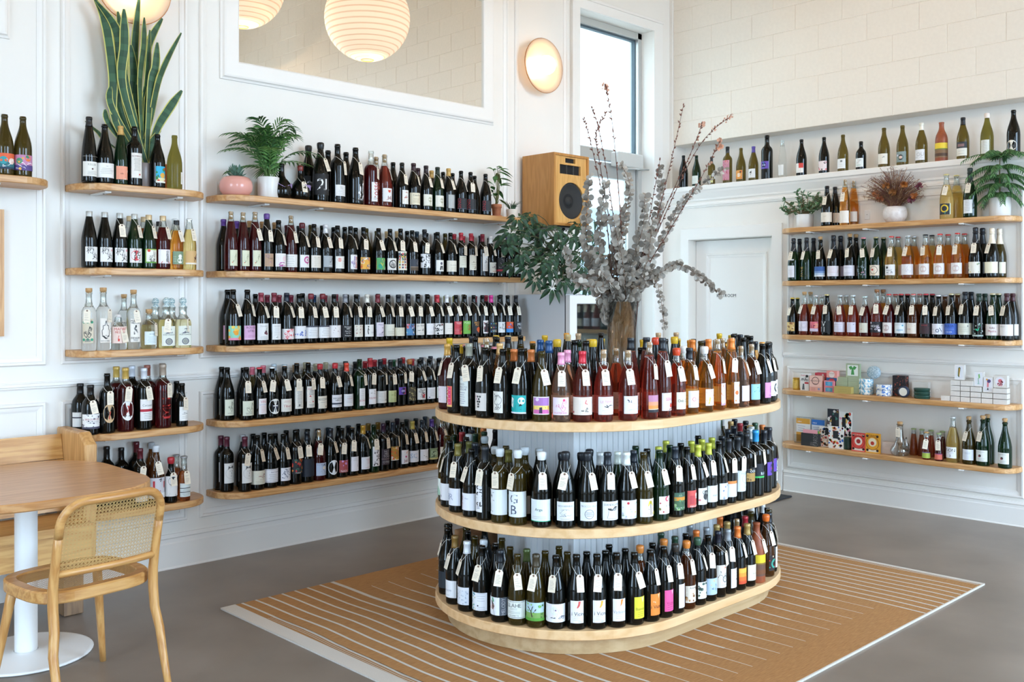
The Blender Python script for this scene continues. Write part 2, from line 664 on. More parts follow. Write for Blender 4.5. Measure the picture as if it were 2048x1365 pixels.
# mat by the street door
q = on_z(1584, 992, .012)
MB().bevbox(q.x - .95, q.x, q.y, q.y + .62, 0, .012, .004).build('door_mat', noisy('mat_fibre', '25262a', '34363a', nscale=200, rough=.9), None, label='black floor mat lying before the restroom door', cat='mat')
# ================================================================ SHELVES
SHZ = [2.108, 1.675, 1.25, 0.822, 0.415]      # tops, street wall
RSZ = [2.068, 1.660, 1.246, 0.820, 0.403]     # tops, restroom wall
ORD = ['top', 'second', 'middle', 'fourth', 'lowest']
TH = 0.036
BRK = MB().bevbox(-.016, .016, -.2, 0, -.009, 0, .002).mesh('bracket', WHITEMET)
SCREW = MB().lathe([(0, -.002), (.005, -.002), (.005, 0)], 8).mesh('screw', DARKMET)


def wall_shelf(x0, x1, z, label, group, corners, brx, r=.17, plane=YA, depth=.25):
    out = rrect(x0, x1, plane - depth, plane - .001, r, 10, corners)
    cx = (x0 + x1) / 2
    s = MB().slab([(p[0] - cx, p[1] - plane) for p in out], -TH, 0, .004).build('wall_shelf', OAK, None, (cx, plane, z), label=label, cat='shelf', group=group)
    for bx in brx:
        b = link('bracket', BRK, s, (bx - cx, -.005, -TH))
        link('screw', SCREW, b, (0, -.14, -.009))
    return s


for i, z in enumerate(SHZ):
    wall_shelf(2.672, 5.03, z, f'long oak wall shelf, {ORD[i]} of five beside the fridge', 'long oak shelves', (1, 0, 0, 0), (2.95, 3.32, 4.4, 4.86))
    if i < 5:
        wall_shelf(1.885, 2.598, z, f'short rounded oak wall shelf, {ORD[i]} of five beside the bench', 'short oak shelves', (1, 1, 0, 0), (2.03, 2.42))
wall_shelf(0.6, 1.765, SHZ[0], 'oak wall shelf with two bottles of colourful art labels, above the bench', 'short oak shelves', (1, 1, 0, 0), (1.0, 1.5))
for i, z in enumerate(RSZ):
    y0, y1, d = 2.292, 4.028, .2
    out = rrect(XB - d, XB - .001, y0, y1, .14, 10, (1, 0, 0, 1))
    cy = (y0 + y1) / 2
    s = MB().slab([(p[0] - XB, p[1] - cy) for p in out], -TH, 0, .004).build('wall_shelf', OAKY, None, (XB, cy, z), label=f'oak wall shelf, {ORD[i]} of five beside the restroom door', cat='shelf', group='restroom wall shelves')
    for by in (2.62, 3.3, 3.75):
        b = link('bracket', BRK, s, (-.005, by - cy, -TH), rz=-PI / 2)
        link('screw', SCREW, b, (0, -.14, -.009))

# ================================================================ ISLAND
IX, IY, IL, IR = 3.827, 3.19, 0.348, 0.636
ITOP = [0.125, 0.55, 0.995]
ITH = 0.04


def stadium(r, n=24, L=IL):
    pts = []
    for k in range(n + 1):
        a = -PI / 2 + PI * k / n
        pts.append((L + r * math.cos(a), r * math.sin(a)))
    for k in range(n + 1):
        a = PI / 2 + PI * k / n
        pts.append((-L + r * math.cos(a), r * math.sin(a)))
    return pts


isl = thing('display_island', 'three tiered oval maple display island on the striped rug', 'display stand', (IX, IY, .0095))
MB().slab(stadium(.578), 0, ITOP[0] - ITH - .0095, 0).build('plinth', wood('plinth_maple', 'c9ad84', 'b99a70', 'x', bands=4), isl)
for z in ITOP:
    MB().slab(stadium(IR), z - ITH - .0095, z - .0095, .003).build('tier', MAPLE, isl)
core = MB().box(-.572, .572, -.242, .242, ITOP[0] - .0095, ITOP[2] - ITH - .0095).build('core', TRIM, isl)
bw = .0386


def bead(h):
    m = MB()
    t = .0035
    m.add([(t, 0, 0), (bw - t, 0, 0), (bw - t, 0, h), (t, 0, h), (0.0006, .006, 0), (bw - .0006, .006, 0), (bw - .0006, .006, h), (.0006, .006, h)],
          [(0, 1, 2, 3), (4, 0, 3, 7), (1, 5, 6, 2)])
    return m.mesh('beadboard_strip', mat('bead_paint', 'e9ecee', .45), recalc=False)


for i in range(2):
    z0, z1 = ITOP[i] - .0095, ITOP[i + 1] - ITH - .0095
    bm_ = bead(z1 - z0)
    for k in range(30):
        link('beadboard_strip', bm_, core, (-.58 + k * bw, -.25, z0))
        link('beadboard_strip', bm_, core, (.58 - k * bw, .25, z0), rz=PI)
    for k in range(13):
        link('beadboard_strip', bm_, core, (-.58, .25 - k * bw, z0), rz=-PI / 2)
        link('beadboard_strip', bm_, core, (.58, -.25 + k * bw, z0), rz=PI / 2)

# ================================================================ RUG
RX0, RX1, RY_0, RY_1 = 2.305, 5.406, 1.97, 4.405
RUGM = noisy('ochre_wool', 'b58650', '9f6f40', (4, 60, 1), .95, 5, 6, bump=.6)
rug = MB().bevbox(RX0 + .07, RX1 - .03, RY_0, RY_1, 0, .008, .003).build('woven_rug', RUGM, None, label='ochre flat woven rug with thin white stripes under the island', cat='rug')
CREAMW = noisy('cream_wool', 'd8d1c8', 'c7bfb4', (60, 60, 1), .95, 8, 3, bump=.5)


def stripe(x, parts, name='stripe'):
    """parts: (y0, y1, halfwidth0, halfwidth1)"""
    v, f = [], []
    r = random.Random(int(x * 1000))
    for (y0, y1, h0, h1) in parts:
        n = max(3, int((y1 - y0) / .12))
        o = len(v)
        for k in range(n + 1):
            t = k / n
            y = y0 + (y1 - y0) * t
            wob = .006 * math.sin(y * 5.1 + x * 3) + .003 * math.sin(y * 13 + x)
            h = h0 + (h1 - h0) * t
            v += [(x + wob - h, y, .0088), (x + wob + h, y, .0088)]
        for k in range(n):
            f.append((o + 2 * k, o + 2 * k + 1, o + 2 * k + 3, o + 2 * k + 2))
    MB().add(v, f).build(name, CREAMW, rug)


for i in range(8):
    x = 2.424 + i * .0746
    stripe(x, [(RY_0 + .01, RY_1 - .005, .0065, .0065 if i < 7 else .012)])
for i in range(15):
    x = 3.056 + i * .1083
    stripe(x, [(2.18, 2.38, .0022, .0028), (2.38, 3.99, .0062, .0062), (3.99, 4.195, .0028, .0022)])
for i in range(9):
    stripe(4.69 + i * .0703, [(RY_0 + .005, RY_1 - .005, .0062, .0062)])
m = MB()
v, f = [], []
for k in range(21):
    y = RY_0 + (RY_1 - RY_0) * k / 20
    v += [(RX0 + .003 * math.sin(y * 7), y, 0.0088), (RX0 + .078, y, .0088)]
for k in range(20):
    f.append((2 * k, 2 * k + 1, 2 * k + 3, 2 * k + 2))
m.add(v, f)
m.box(RX0 + .002, RX0 + .07, RY_0, RY_1, 0, .008)
m.build('end_band', CREAMW, rug)
for k in range(4):
    stripe(RX0 + .088 + k * .012, [(RY_0 + .01, RY_1 - .3, .0028, .001)])
MB().box(RX1 - .03, RX1, RY_0, RY_1, 0, .0085).build('end_band', CREAMW, rug)
for k in range(2):
    stripe(RX1 - .045 - k * .016, [(RY_0 + .01, RY_1 - .01, .003, .003)])
MB().box(RX0 + .08, RX1, RY_0 - .004, RY_0 + .003, 0, .009).build('selvedge', CREAMW, rug)

# ================================================================ TABLE, CHAIR, BENCH
t = thing('dining_table', 'oak table with rounded corners on a white pedestal', 'table', (1.42, 4.42, 0))
MB().slab(rrect(-.425, .425, -.5, .5, .3, 12), .705, .74, .005).build('table_top', wood('table_oak', 'd2a06a', 'bd8550', 'x', .3), t)
MB().lathe([(0, 0), (.2, 0), (.262, .003), (.265, .008), (.25, .012), (.06, .016), (.047, .022)], 48).build('base_plate', WHITEMET, t)
MB().lathe([(.045, .014), (.045, .705)], 28).build('pole', WHITEMET, t)
MB().bevbox(-.16, .16, -.16, .16, .693, .705, .003).build('mounting_plate', WHITEMET, t)

BEECH = wood('bent_beech', 'd2a061', 'b98145', 'z', .33)
BEECHX = wood('bent_beech_rail', 'd2a061', 'b98145', 'x', .33)
CANE = mat('cane', 'c9a468', .5)
ch = thing('cane_chair', 'bentwood dining chair with cane seat and cane back', 'chair', (1.452, 3.69, 0), math.radians(7))
# local: +y faces the table, back posts at y = 0, x = +-hw
hw = .196
SZ = .455


def post_y(z):
    return -.02 - .075 * max(0, (z - .45) / .34) ** 1.15 if z > .45 else -.02 - .10 * ((.45 - z) / .45) ** 1.6


for s in (-1, 1):
    pts = [(s * (hw + (.012 if z < .3 else .0)), post_y(z), z) for z in (0, .08, .16, .24, .32, .40, .47, .55, .62, .68)]
    rr = [.0125, .014, .0155, .017, .018, .0185, .018, .0165, .016, .0155]
    MB().tube(pts, rr, 12).build('back_leg', BEECH, ch)
    pts = [(s * (.165 + .012 * k), .345 + .012 * k, .43 - k * .43 / 5) for k in range(6)]
    MB().tube(pts, [.0185, .018, .0165, .015, .0135, .0125], 12).build('front_leg', BEECH, ch)
ang = [PI * k / 16 for k in range(17)]
rp = []
zt, rc = .788, .085
for k in range(9):
    a = PI - 0.5 * PI * k / 8
    rp.append((-hw + rc + rc * math.cos(a), zt - rc + rc * math.sin(a)))
for k in range(1, 6):
    rp.append((-hw + rc + (2 * hw - 2 * rc) * k / 6, zt))
for k in range(9):
    a = 0.5 * PI - 0.5 * PI * k / 8
    rp.append((hw - rc + rc * math.cos(a), zt - rc + rc * math.sin(a)))


def bow(x):
    return -.022 * (1 - (x / hw) ** 2)


MB().tube([(x, post_y(z) + bow(x), z) for x, z in [(-hw, .66)] + rp + [(hw, .66)]], .0158, 12).build('top_rail', BEECHX, ch)
MB().tube([(x, post_y(.525) + bow(x), .525) for x in [-hw + 2 * hw * k / 8 for k in range(9)]], .0135, 10).build('lower_rail', BEECHX, ch)
seat = []
for k in range(40):
    a = 2 * PI * k / 40
    c_, s_ = math.cos(a), math.sin(a)
    ex = 2 / 3.4
    seat.append((.232 * abs(c_) ** ex * (1 if c_ > 0 else -1), .185 + .215 * abs(s_) ** ex * (1 if s_ > 0 else -1)))
ins = inset(seat, .042)
m = MB()
n = len(seat)
rings = [(inset(seat, .004), SZ - .045), (seat, SZ - .04), (seat, SZ - .006), (inset(seat, .006), SZ), (ins, SZ - .001), (ins, SZ - .045)]
v = [(p[0], p[1], z) for o, z in rings for p in o]
f = []
for k in range(6):
    for i in range(n):
        f.append((k * n + i, k * n + (i + 1) % n, ((k + 1) % 6) * n + (i + 1) % n, ((k + 1) % 6) * n + i))
m.add(v, f, sm=False)
m.build('seat_frame', BEECHX, ch)


def cane_web(name, inside, lo, hi, place, parent, pitch=.0132, sw=.0013):
    """six-way cane: paired uprights, paired crossings and both diagonals, cut to the opening"""
    m = MB()

    def strip(p, d, lay):
        n = 46
        pts = [(p[0] + d[0] * (k / n - .5) * 1.3, p[1] + d[1] * (k / n - .5) * 1.3) for k in range(n + 1)]
        _q = math.hypot(*d)
        nx, ny = -d[1] / _q, d[0] / _q
        for a, b in zip(pts, pts[1:]):
            mx = ((a[0] + b[0]) / 2, (a[1] + b[1]) / 2)
            if not inside(*mx):
                continue
            q = [(a[0] + nx * sw / 2, a[1] + ny * sw / 2), (b[0] + nx * sw / 2, b[1] + ny * sw / 2), (b[0] - nx * sw / 2, b[1] - ny * sw / 2), (a[0] - nx * sw / 2, a[1] - ny * sw / 2)]
            m.add([place(u, w_, lay) for u, w_ in q], [(0, 1, 2, 3)])

    L = max(hi[0] - lo[0], hi[1] - lo[1]) * .95
    k = lo[0]
    cx, cy = (lo[0] + hi[0]) / 2, (lo[1] + hi[1]) / 2
    while k < hi[0]:
        for o in (-.0019, .0019):
            strip((k + o, cy), (0, L), .0)
        k += pitch
    k = lo[1]
    while k < hi[1]:
        for o in (-.0019, .0019):
            strip((cx, k + o), (L, 0), .0008)
        k += pitch
    r2 = math.sqrt(.5)
    nn = int((hi[0] - lo[0] + hi[1] - lo[1]) / pitch / 1.0) + 2
    for i in range(-nn, nn):
        o = (i + .5) * pitch
        strip((cx + o / 2, cy - o / 2), (r2 * L * 1.35, r2 * L * 1.35), .0016)
        strip((cx + o / 2, cy + o / 2), (r2 * L * 1.35, -r2 * L * 1.35), .0024)
    return m.build(name, CANE, parent, recalc=False, kind='stuff')


def in_back(x, z):
    if abs(x) > hw - .0095 or z < .53 or z > zt - .0095:
        return False
    if z > zt - rc and abs(x) > hw - rc:
        return math.hypot(abs(x) - (hw - rc), z - (zt - rc)) < rc - .0095
    return True


cane_web('cane_back', in_back, (-.195, .53), (.195, .77), lambda x, z, l: (x, post_y(z) + bow(x) + .004 - l, z), ch)


def in_seat(x, y):
    return (abs(x) / .196) ** 3.4 + (abs(y - .185) / .178) ** 3.4 < 1


cane_web('cane_seat', in_seat, (-.195, .01), (.195, .36), lambda x, y, l: (x, y, SZ - .006 + l - .006 * (1 - (x / .2) ** 2)), ch)

b = thing('bench', 'oak booth bench with slatted back along the white wall', 'bench', (1.0, YA, 0))
BO = wood('bench_oak', 'd9a866', 'bf8847', 'x', .35, 8)
BOZ = wood('bench_end_oak', 'd8a86c', 'c28d52', 'z', .35, 8)
m = MB()
m.slab([(-.36, .24), (-.05, .30), (-.05, .86), (-.42, .80)][::-1], 0, 1, 0)


def prism_x(prof, x0, x1, mt, name, parent, bev=.004):
    m = MB()
    m.slab(prof, x0, x1, bev)
    m.v = [(p[2], p[0], p[1]) for p in m.v]
    return m.build(name, mt, parent)


prism_x([(-.40, .25), (-.028, .25), (-.028, .855), (-.33, .855), (-.41, .80)], .835, .895, BOZ, 'end_panel', b, .008)
# back: three wide slats on a slope
for k in range(3):
    z0 = .455 + k * .125
    y0 = -.20 + k * .035
    prism_x([(y0, z0), (y0 + .022, z0 - .004), (y0 + .055, z0 + .118), (y0 + .033, z0 + .122)], -.9, .834, BO, 'back_slat', b, .002)
prism_x([(-.54, .405), (-.17, .40), (-.17, .44), (-.54, .445)], -.9, .834, BO, 'seat', b, .006)
prism_x([(-.505, .265), (-.48, .265), (-.48, .40), (-.505, .40)], -.9, .834, BO, 'apron', b, .003)
for lx in (.76, -.4):
    m = MB().bevbox(lx - .045, lx + .045, -.47, -.36, .002, .26, .004)
    m.build('leg', wood('dark_block_oak', '8a6a4a', '6f5238', 'z'), b)

# ================================================================ MIRROR, LAMPS, SPEAKER, FRIDGE
MIR = mat('mirror_silver', 'f4f3ee', 0.0, 1.0)
mr = thing('wall_mirror', 'long mirror in a wide white frame above the shelves', 'mirror', (0, YA, 2.8))


def frame_boxes(parent, x0, x1, z0, z1, wf, name):
    moulding_frame(parent, x0, x1, z0, z1, 0, name, w=wf, d=.03, prof=[(0, 0), (0, .35), (.1, .5), (.16, .9), (.25, 1), (.92, 1), (1, .8), (1, .3)])


frame_boxes(mr, 2.758, 4.94, .004, 1.01, .112, 'mirror_frame')
MB().box(2.86, 4.836, -.011, -.005, .1, .91).build('mirror_glass', MIR, mr)
mr = thing('wall_mirror', 'white mirror frame above the bench, mostly past the snake plant', 'mirror', (0, YA, 2.8))
frame_boxes(mr, .3, 1.617, .018, 1.01, .112, 'mirror_frame')
MB().box(.4, 1.51, -.011, -.005, .12, .91).build('mirror_glass', MIR, mr)
pf = thing('picture_frame', 'thin oak picture frame hung above the bench', 'picture frame', (0, YA, 1.32))
moulding_frame(pf, .98, 1.587, .008, .64, 0, 'frame', w=.02, d=.022, mt=OAKZ, prof=[(0, 0), (0, 1), (1, 1), (1, 0)])
MB().box(.995, 1.575, -.008, -.003, .02, .63).build('print', mat('plain_print', 'e9e2d6', .6), pf)


def sconce(X, Z, label):
    s = thing('wall_sconce', label, 'wall lamp', (X, YA, Z), group='glass dish sconces')
    m = MB().lathe([(0, 0), (.055, 0), (.055, .02), (.03, .03), (.018, .035), (.018, .05)], 24)
    m.v = [(p[0], -p[2], p[1]) for p in m.v]
    m.build('back_plate', mat('brass', 'c69a5b', .3, .9), s)
    m = MB().lathe([(.012, .048), (.06, .05), (.12, .058), (.17, .075), (.205, .098), (.209, .099), (.205, .103), (.17, .081), (.12, .064), (.06, .056), (.012, .054), (.012, .048)], 40)
    m.v = [(p[0], -p[2], p[1]) for p in m.v]
    dm = mat('amber_dish_glass', (.93, .74, .56), .15, trans=.55, ior=1.3)
    m.build('dish', dm, s)
    m = MB().lathe([(.2065 + .003 * math.cos(a), .1 + .003 * math.sin(a)) for a in [2 * PI * k / 8 for k in range(9)]], 40)
    m.v = [(p[0], -p[2], p[1]) for p in m.v]
    m.build('rim', mat('copper_rim', 'b5763e', .35, .5), s)
    m = MB().lathe([(max(.0005, .073 * math.sin(PI * k / 14)), .125 - .073 * math.cos(PI * k / 14)) for k in range(15)], 28)
    m.v = [(p[0], -p[2], p[1]) for p in m.v]
    m.build('globe', mat('lit_globe', 'fff3e0', .4, emit=(1.0, .80, .55), estr=9.0), s)


sconce(5.382, 3.303, 'round amber glass dish sconce with lit globe above the speaker')
sconce(2.21, 3.20, 'round amber glass dish sconce with lit globe above the snake plant')

LANP = mat('lantern_paper', 'ead9c6', .8, emit=(1.0, .76, .54), estr=.5)


def lantern(x, y, z, r, label):
    t = thing('paper_lantern', label, 'pendant lamp', (x, y, z), group='paper globe lanterns')
    prof = []
    n = 44
    for k in range(2 * n + 1):
        a = PI * (.045 + .91 * k / (2 * n))
        q = r * (1.0 if k % 2 else .991)
        prof.append((q * math.sin(a), -q * math.cos(a)))
    MB().lathe(prof, 40, ms=[1 if k % 4 == 0 else 0 for k in range(2 * n)]).build('shade', [LANP, mat('lantern_rib', 'dcc3a6', .8, emit=(1.0, .70, .46), estr=.36)], t)
    m = MB()
    for zz in (-1, 1):
        m2 = MB().lathe([(r * .14, zz * r * .985 - .004), (r * .15, zz * r * .985), (r * .14, zz * r * .985 + .004), (r * .13, zz * r * .985), (r * .14, zz * r * .985 - .004)], 24)
        m2.build('bamboo_ring', mat('lantern_ring', 'e3a765', .5), t)
    pt_ = bpy.data.lights.new('lantern_light', 'POINT')
    pt_.energy, pt_.color, pt_.shadow_soft_size = 10.0, (1.0, .70, .42), 0.0
    po_ = bpy.data.objects.new('lantern_light', pt_)
    col.objects.link(po_)
    po_.parent = t
    po_.location = (0, 0, -r - .06)
    MB().tube([(0, 0, r * .9), (0, 0, ZC - z - .002)], .004, 6).build('cord', WHITEMET, t)
    MB().lathe([(.0005, .07), (.03, .05), (.04, .02), (.035, -.01), (.0005, -.04)], 12).build('bulb', mat('warm_bulb', 'fff', .5, emit=(1, .75, .45), estr=14.0), t)


lantern(5.1, 3.47, 4.0, .375, 'round white paper lantern hung over the island')
lantern(4.36, 2.61, 4.32, .375, 'round white paper lantern hung highest before the mirror')
lantern(6.05, -1.35, 4.55, .375, 'round white paper lantern hung by the concrete block wall')

# speaker on a wall bracket
SX0, SX1, SY0, SZ0, SZ1 = 5.219, 5.606, 4.922, 2.065, 2.60
sp = thing('loudspeaker', 'vintage wooden loudspeaker with round black woofer on a wall bracket', 'speaker', (SX0, SY0, SZ0))
W_, D_, H_ = SX1 - SX0, 5.25 - SY0, SZ1 - SZ0
SPW = wood('speaker_walnut', 'c48a49', 'b37a3b', 'z', .35)
m = MB()
m.bevbox(0, .018, 0, D_, 0, H_, .002)
m.bevbox(W_ - .018, W_, 0, D_, 0, H_, .002)
m.bevbox(.018, W_ - .018, 0, D_, 0, .018, .001)
m.bevbox(.018, W_ - .018, 0, D_, H_ - .018, H_, .001)
m.bevbox(.018, W_ - .018, D_ - .02, D_, .018, H_ - .018, .001)
m.build('cabinet', SPW, sp)
BAF = wood('baffle_birch', 'e0ad66', 'd09a52', 'z', .4)
cx, cz, rw = W_ / 2 + .01, .19, .137
m = MB()
y = .012
n = 40
circ = [(cx + rw * math.cos(2 * PI * k / n), cz + rw * math.sin(2 * PI * k / n)) for k in range(n)]
x0, x1 = .018, W_ - .018
sq = []
for k in range(n):
    dx, dz = math.cos(2 * PI * k / n), math.sin(2 * PI * k / n)
    t_ = min(((x1 - cx) if dx > 0 else (cx - x0)) / max(abs(dx), 1e-6), ((.36 - cz) if dz > 0 else (cz - .018)) / max(abs(dz), 1e-6))
    sq.append((cx + dx * t_, cz + dz * t_))
m.add([(p[0], y, p[1]) for p in circ + sq] + [(p[0], y + .02, p[1]) for p in circ], [(k, (k + 1) % n, n + (k + 1) % n, n + k) for k in range(n)] + [(k, (k + 1) % n, 2 * n + (k + 1) % n, 2 * n + k) for k in range(n)])
for (a, b_, c_, d_) in ((x0, x1, .36, .385), (x0, .075, .385, .455), (.305, x1, .385, .455), (x0, x1, .455, .47), (x0, .135, .47, .505), (.245, x1, .47, .505), (x0, x1, .505, H_ - .018)):
    m.box(a, b_, y, y + .02, c_, d_)
for (qx, qz) in ((x0, .018), (x1, .018), (x0, .36), (x1, .36)):
    pass
m.box(x0, x1, y + .019, y + .021, .018, .022)
m.build('baffle', BAF, sp)
MB().box(x0, x1, .045, .05, .018, .36).build('inner_board', mat('speaker_black', '141414', .8), sp)
m = MB().lathe([(.0005, .012), (.03, .018), (.036, .03), (.04, .034), (.10, .014), (.118, .006), (.126, .002), (.134, .006), (.14, .012)], 40)
m.v = [(cx + p[0], .036 - .02 + p[2], cz + p[1]) for p in m.v]
m.build('woofer', mat('woofer_cone', '2b2a29', .75), sp)
m = MB().box(.075, .305, .03, .09, .385, .455).build('mid_horn', mat('speaker_black', '141414', .8), sp)
for k in range(2):
    MB().box(.15 + k * .075, .156 + k * .075, .014, .03, .385, .455).build('horn_vane', mat('horn_grey', '4a4a48', .6), sp)
MB().box(.135, .245, .03, .07, .47, .505).build('tweeter_horn', mat('speaker_black', '141414', .8), sp)
MB().bevbox(.15, .24, .006, .0119, .513, .522, .002).build('badge', mat('brass', 'c69a5b', .3, .9), sp)
br = thing('speaker_bracket', 'dark metal wall bracket carrying the wooden loudspeaker', 'bracket', (SX0 + W_ / 2, YA, SZ0))
MB().bevbox(-.15, .15, -.34, -.002, -.012, -.0008, .003).build('shelf_plate', DARKMET, br)
MB().bevbox(-.03, .03, -.025, -.002, -.24, -.012, .003).build('wall_plate', DARKMET, br)
MB().tube([(0, -.28, -.016), (0, -.02, -.22)], .012).build('strut', DARKMET, br)

# glass-door fridge
FX0, FX1, FY0, FZ = 5.14, 5.74, 4.745, 1.555
fr = thing('glass_door_fridge', 'white upright fridge with a glass door, between shelves and street door', 'fridge', (FX0, FY0, 0))
FW, FD = FX1 - FX0, 5.255 - FY0
m = MB()
m.bevbox(0, .035, 0, FD, .03, FZ, .005)
m.bevbox(FW - .035, FW, 0, FD, .03, FZ, .005)
m.bevbox(.035, FW - .035, 0, FD, FZ - .045, FZ, .004)
m.bevbox(.035, FW - .035, 0, FD, .03, .1, .004)
m.bevbox(.035, FW - .035, FD - .03, FD, .1, FZ - .045, .004)
m.build('cabinet', mat('fridge_white', 'e6eaee', .32), fr)
d = MB()
for (a, b_, c_, e_) in ((0, .075, .06, FZ - .006), (FW - .06, FW, .06, FZ - .006), (.075, FW - .06, FZ - .07, FZ - .006), (.075, FW - .06, .06, .17)):
    d.bevbox(a, b_, -.052, -.012, c_, e_, .005)
d = d.build('door', mat('fridge_door_white', 'f4f3f1', .3), fr)
MB().box(.075, FW - .06, -.034, -.028, .17, FZ - .07).build('pane', pane_mat('fridge_glass', (.86, .93, .90), .05), d)
MB().box(.005, FW - .005, -.012, 0, .06, FZ - .01).build('gasket', mat('gasket_rubber', '2c3034', .6), d)
for zz in (.3, .62, .94, 1.235):
    MB().bevbox(.036, FW - .036, .02, FD - .04, zz - .012, zz, .003).build('shelf', mat('fridge_shelf', 'c5d2c8', .4), fr)
MB().box(.036, FW - .036, .01, .06, FZ - .1, FZ - .046).build('light_panel', mat('fridge_light', 'cfdcd4', .4, emit=(.85, 1, .93), estr=12.0), fr)
MB().box(.04, FW - .04, .03, .035, .1, .101).build('sill', WHITEMET, fr)
for k in range(4):
    MB().lathe([(.02, 0), (.02, .03)], 10, ctr=(.06 if k % 2 else FW - .06, .08 if k < 2 else FD - .08, 0)).build('foot', DARKMET, fr)
CANM = mat('drink_can_metal', 'ccc', .25, .9)
for k in range(5):
    o = MB()
    p = [(.0005, 0), (.02, 0), (.027, .006), (.027, .135), (.023, .146), (.021, .15), (.0005, .147)]
    o.lathe(p[1:3] + [(.027, .012)], 16)
    o.lathe([(.027, .135), (.023, .146), (.0235, .149), (.021, .147), (.0005, .145)], 16)
    c_ = ['d8899b', 'c9465c', '8f5a78', '62706b', '58665f'][k]
    r_ = random.Random(k)
    for i in range(10):
        o2 = C(c_) if i % 2 else C(['f3dfe2', 'e6a7b1', 'c7a3b9', '6f7d78', '76847e'][k])
        o.lathe([(.0272, .012 + i * .0123), (.0272, .012 + (i + 1) * .0123)], 16, c=o2, m=1)
    xx = .115 + k * .062
    o.build('drink_can', [CANM, PRINT], None, (FX0 + xx, FY0 + .07 + (.02 if k > 1 else 0), 1.2355), label='%s drink can standing on the fridge shelf' % ['pink and white striped', 'red and pink striped', 'purple banded', 'dark green', 'grey green'][k], cat='can')
GL = pane_mat('thin_clear_glass', (.93, .96, .95), .12)
for k in range(4):
    o = MB().lathe([(.0005, .002), (.03, .002), (.03, .006), (.006, .012), (.004, .02), (.004, .09), (.012, .1), (.034, .125), (.04, .16), (.037, .2), (.036, .2), (.039, .16), (.033, .127), (.0005, .102)], 18)
    o.build('wine_glass', GL, None, (FX0 + .14 + k * .095, FY0 + .1, .9405), label='clear stemmed wine glass standing in the fridge', cat='glass', group='wine glasses in the fridge')

lantern(1.6, 1.2, 4.45, .375, 'unseen paper lantern added for warm light over the middle of the room')  # extra lanterns out of view, added to warm the light
lantern(3.3, -0.9, 4.4, .375, 'unseen paper lantern added for warm light by the near windows')
lantern(-0.6, 3.4, 4.4, .375, 'unseen paper lantern added for warm light by the rear windows')
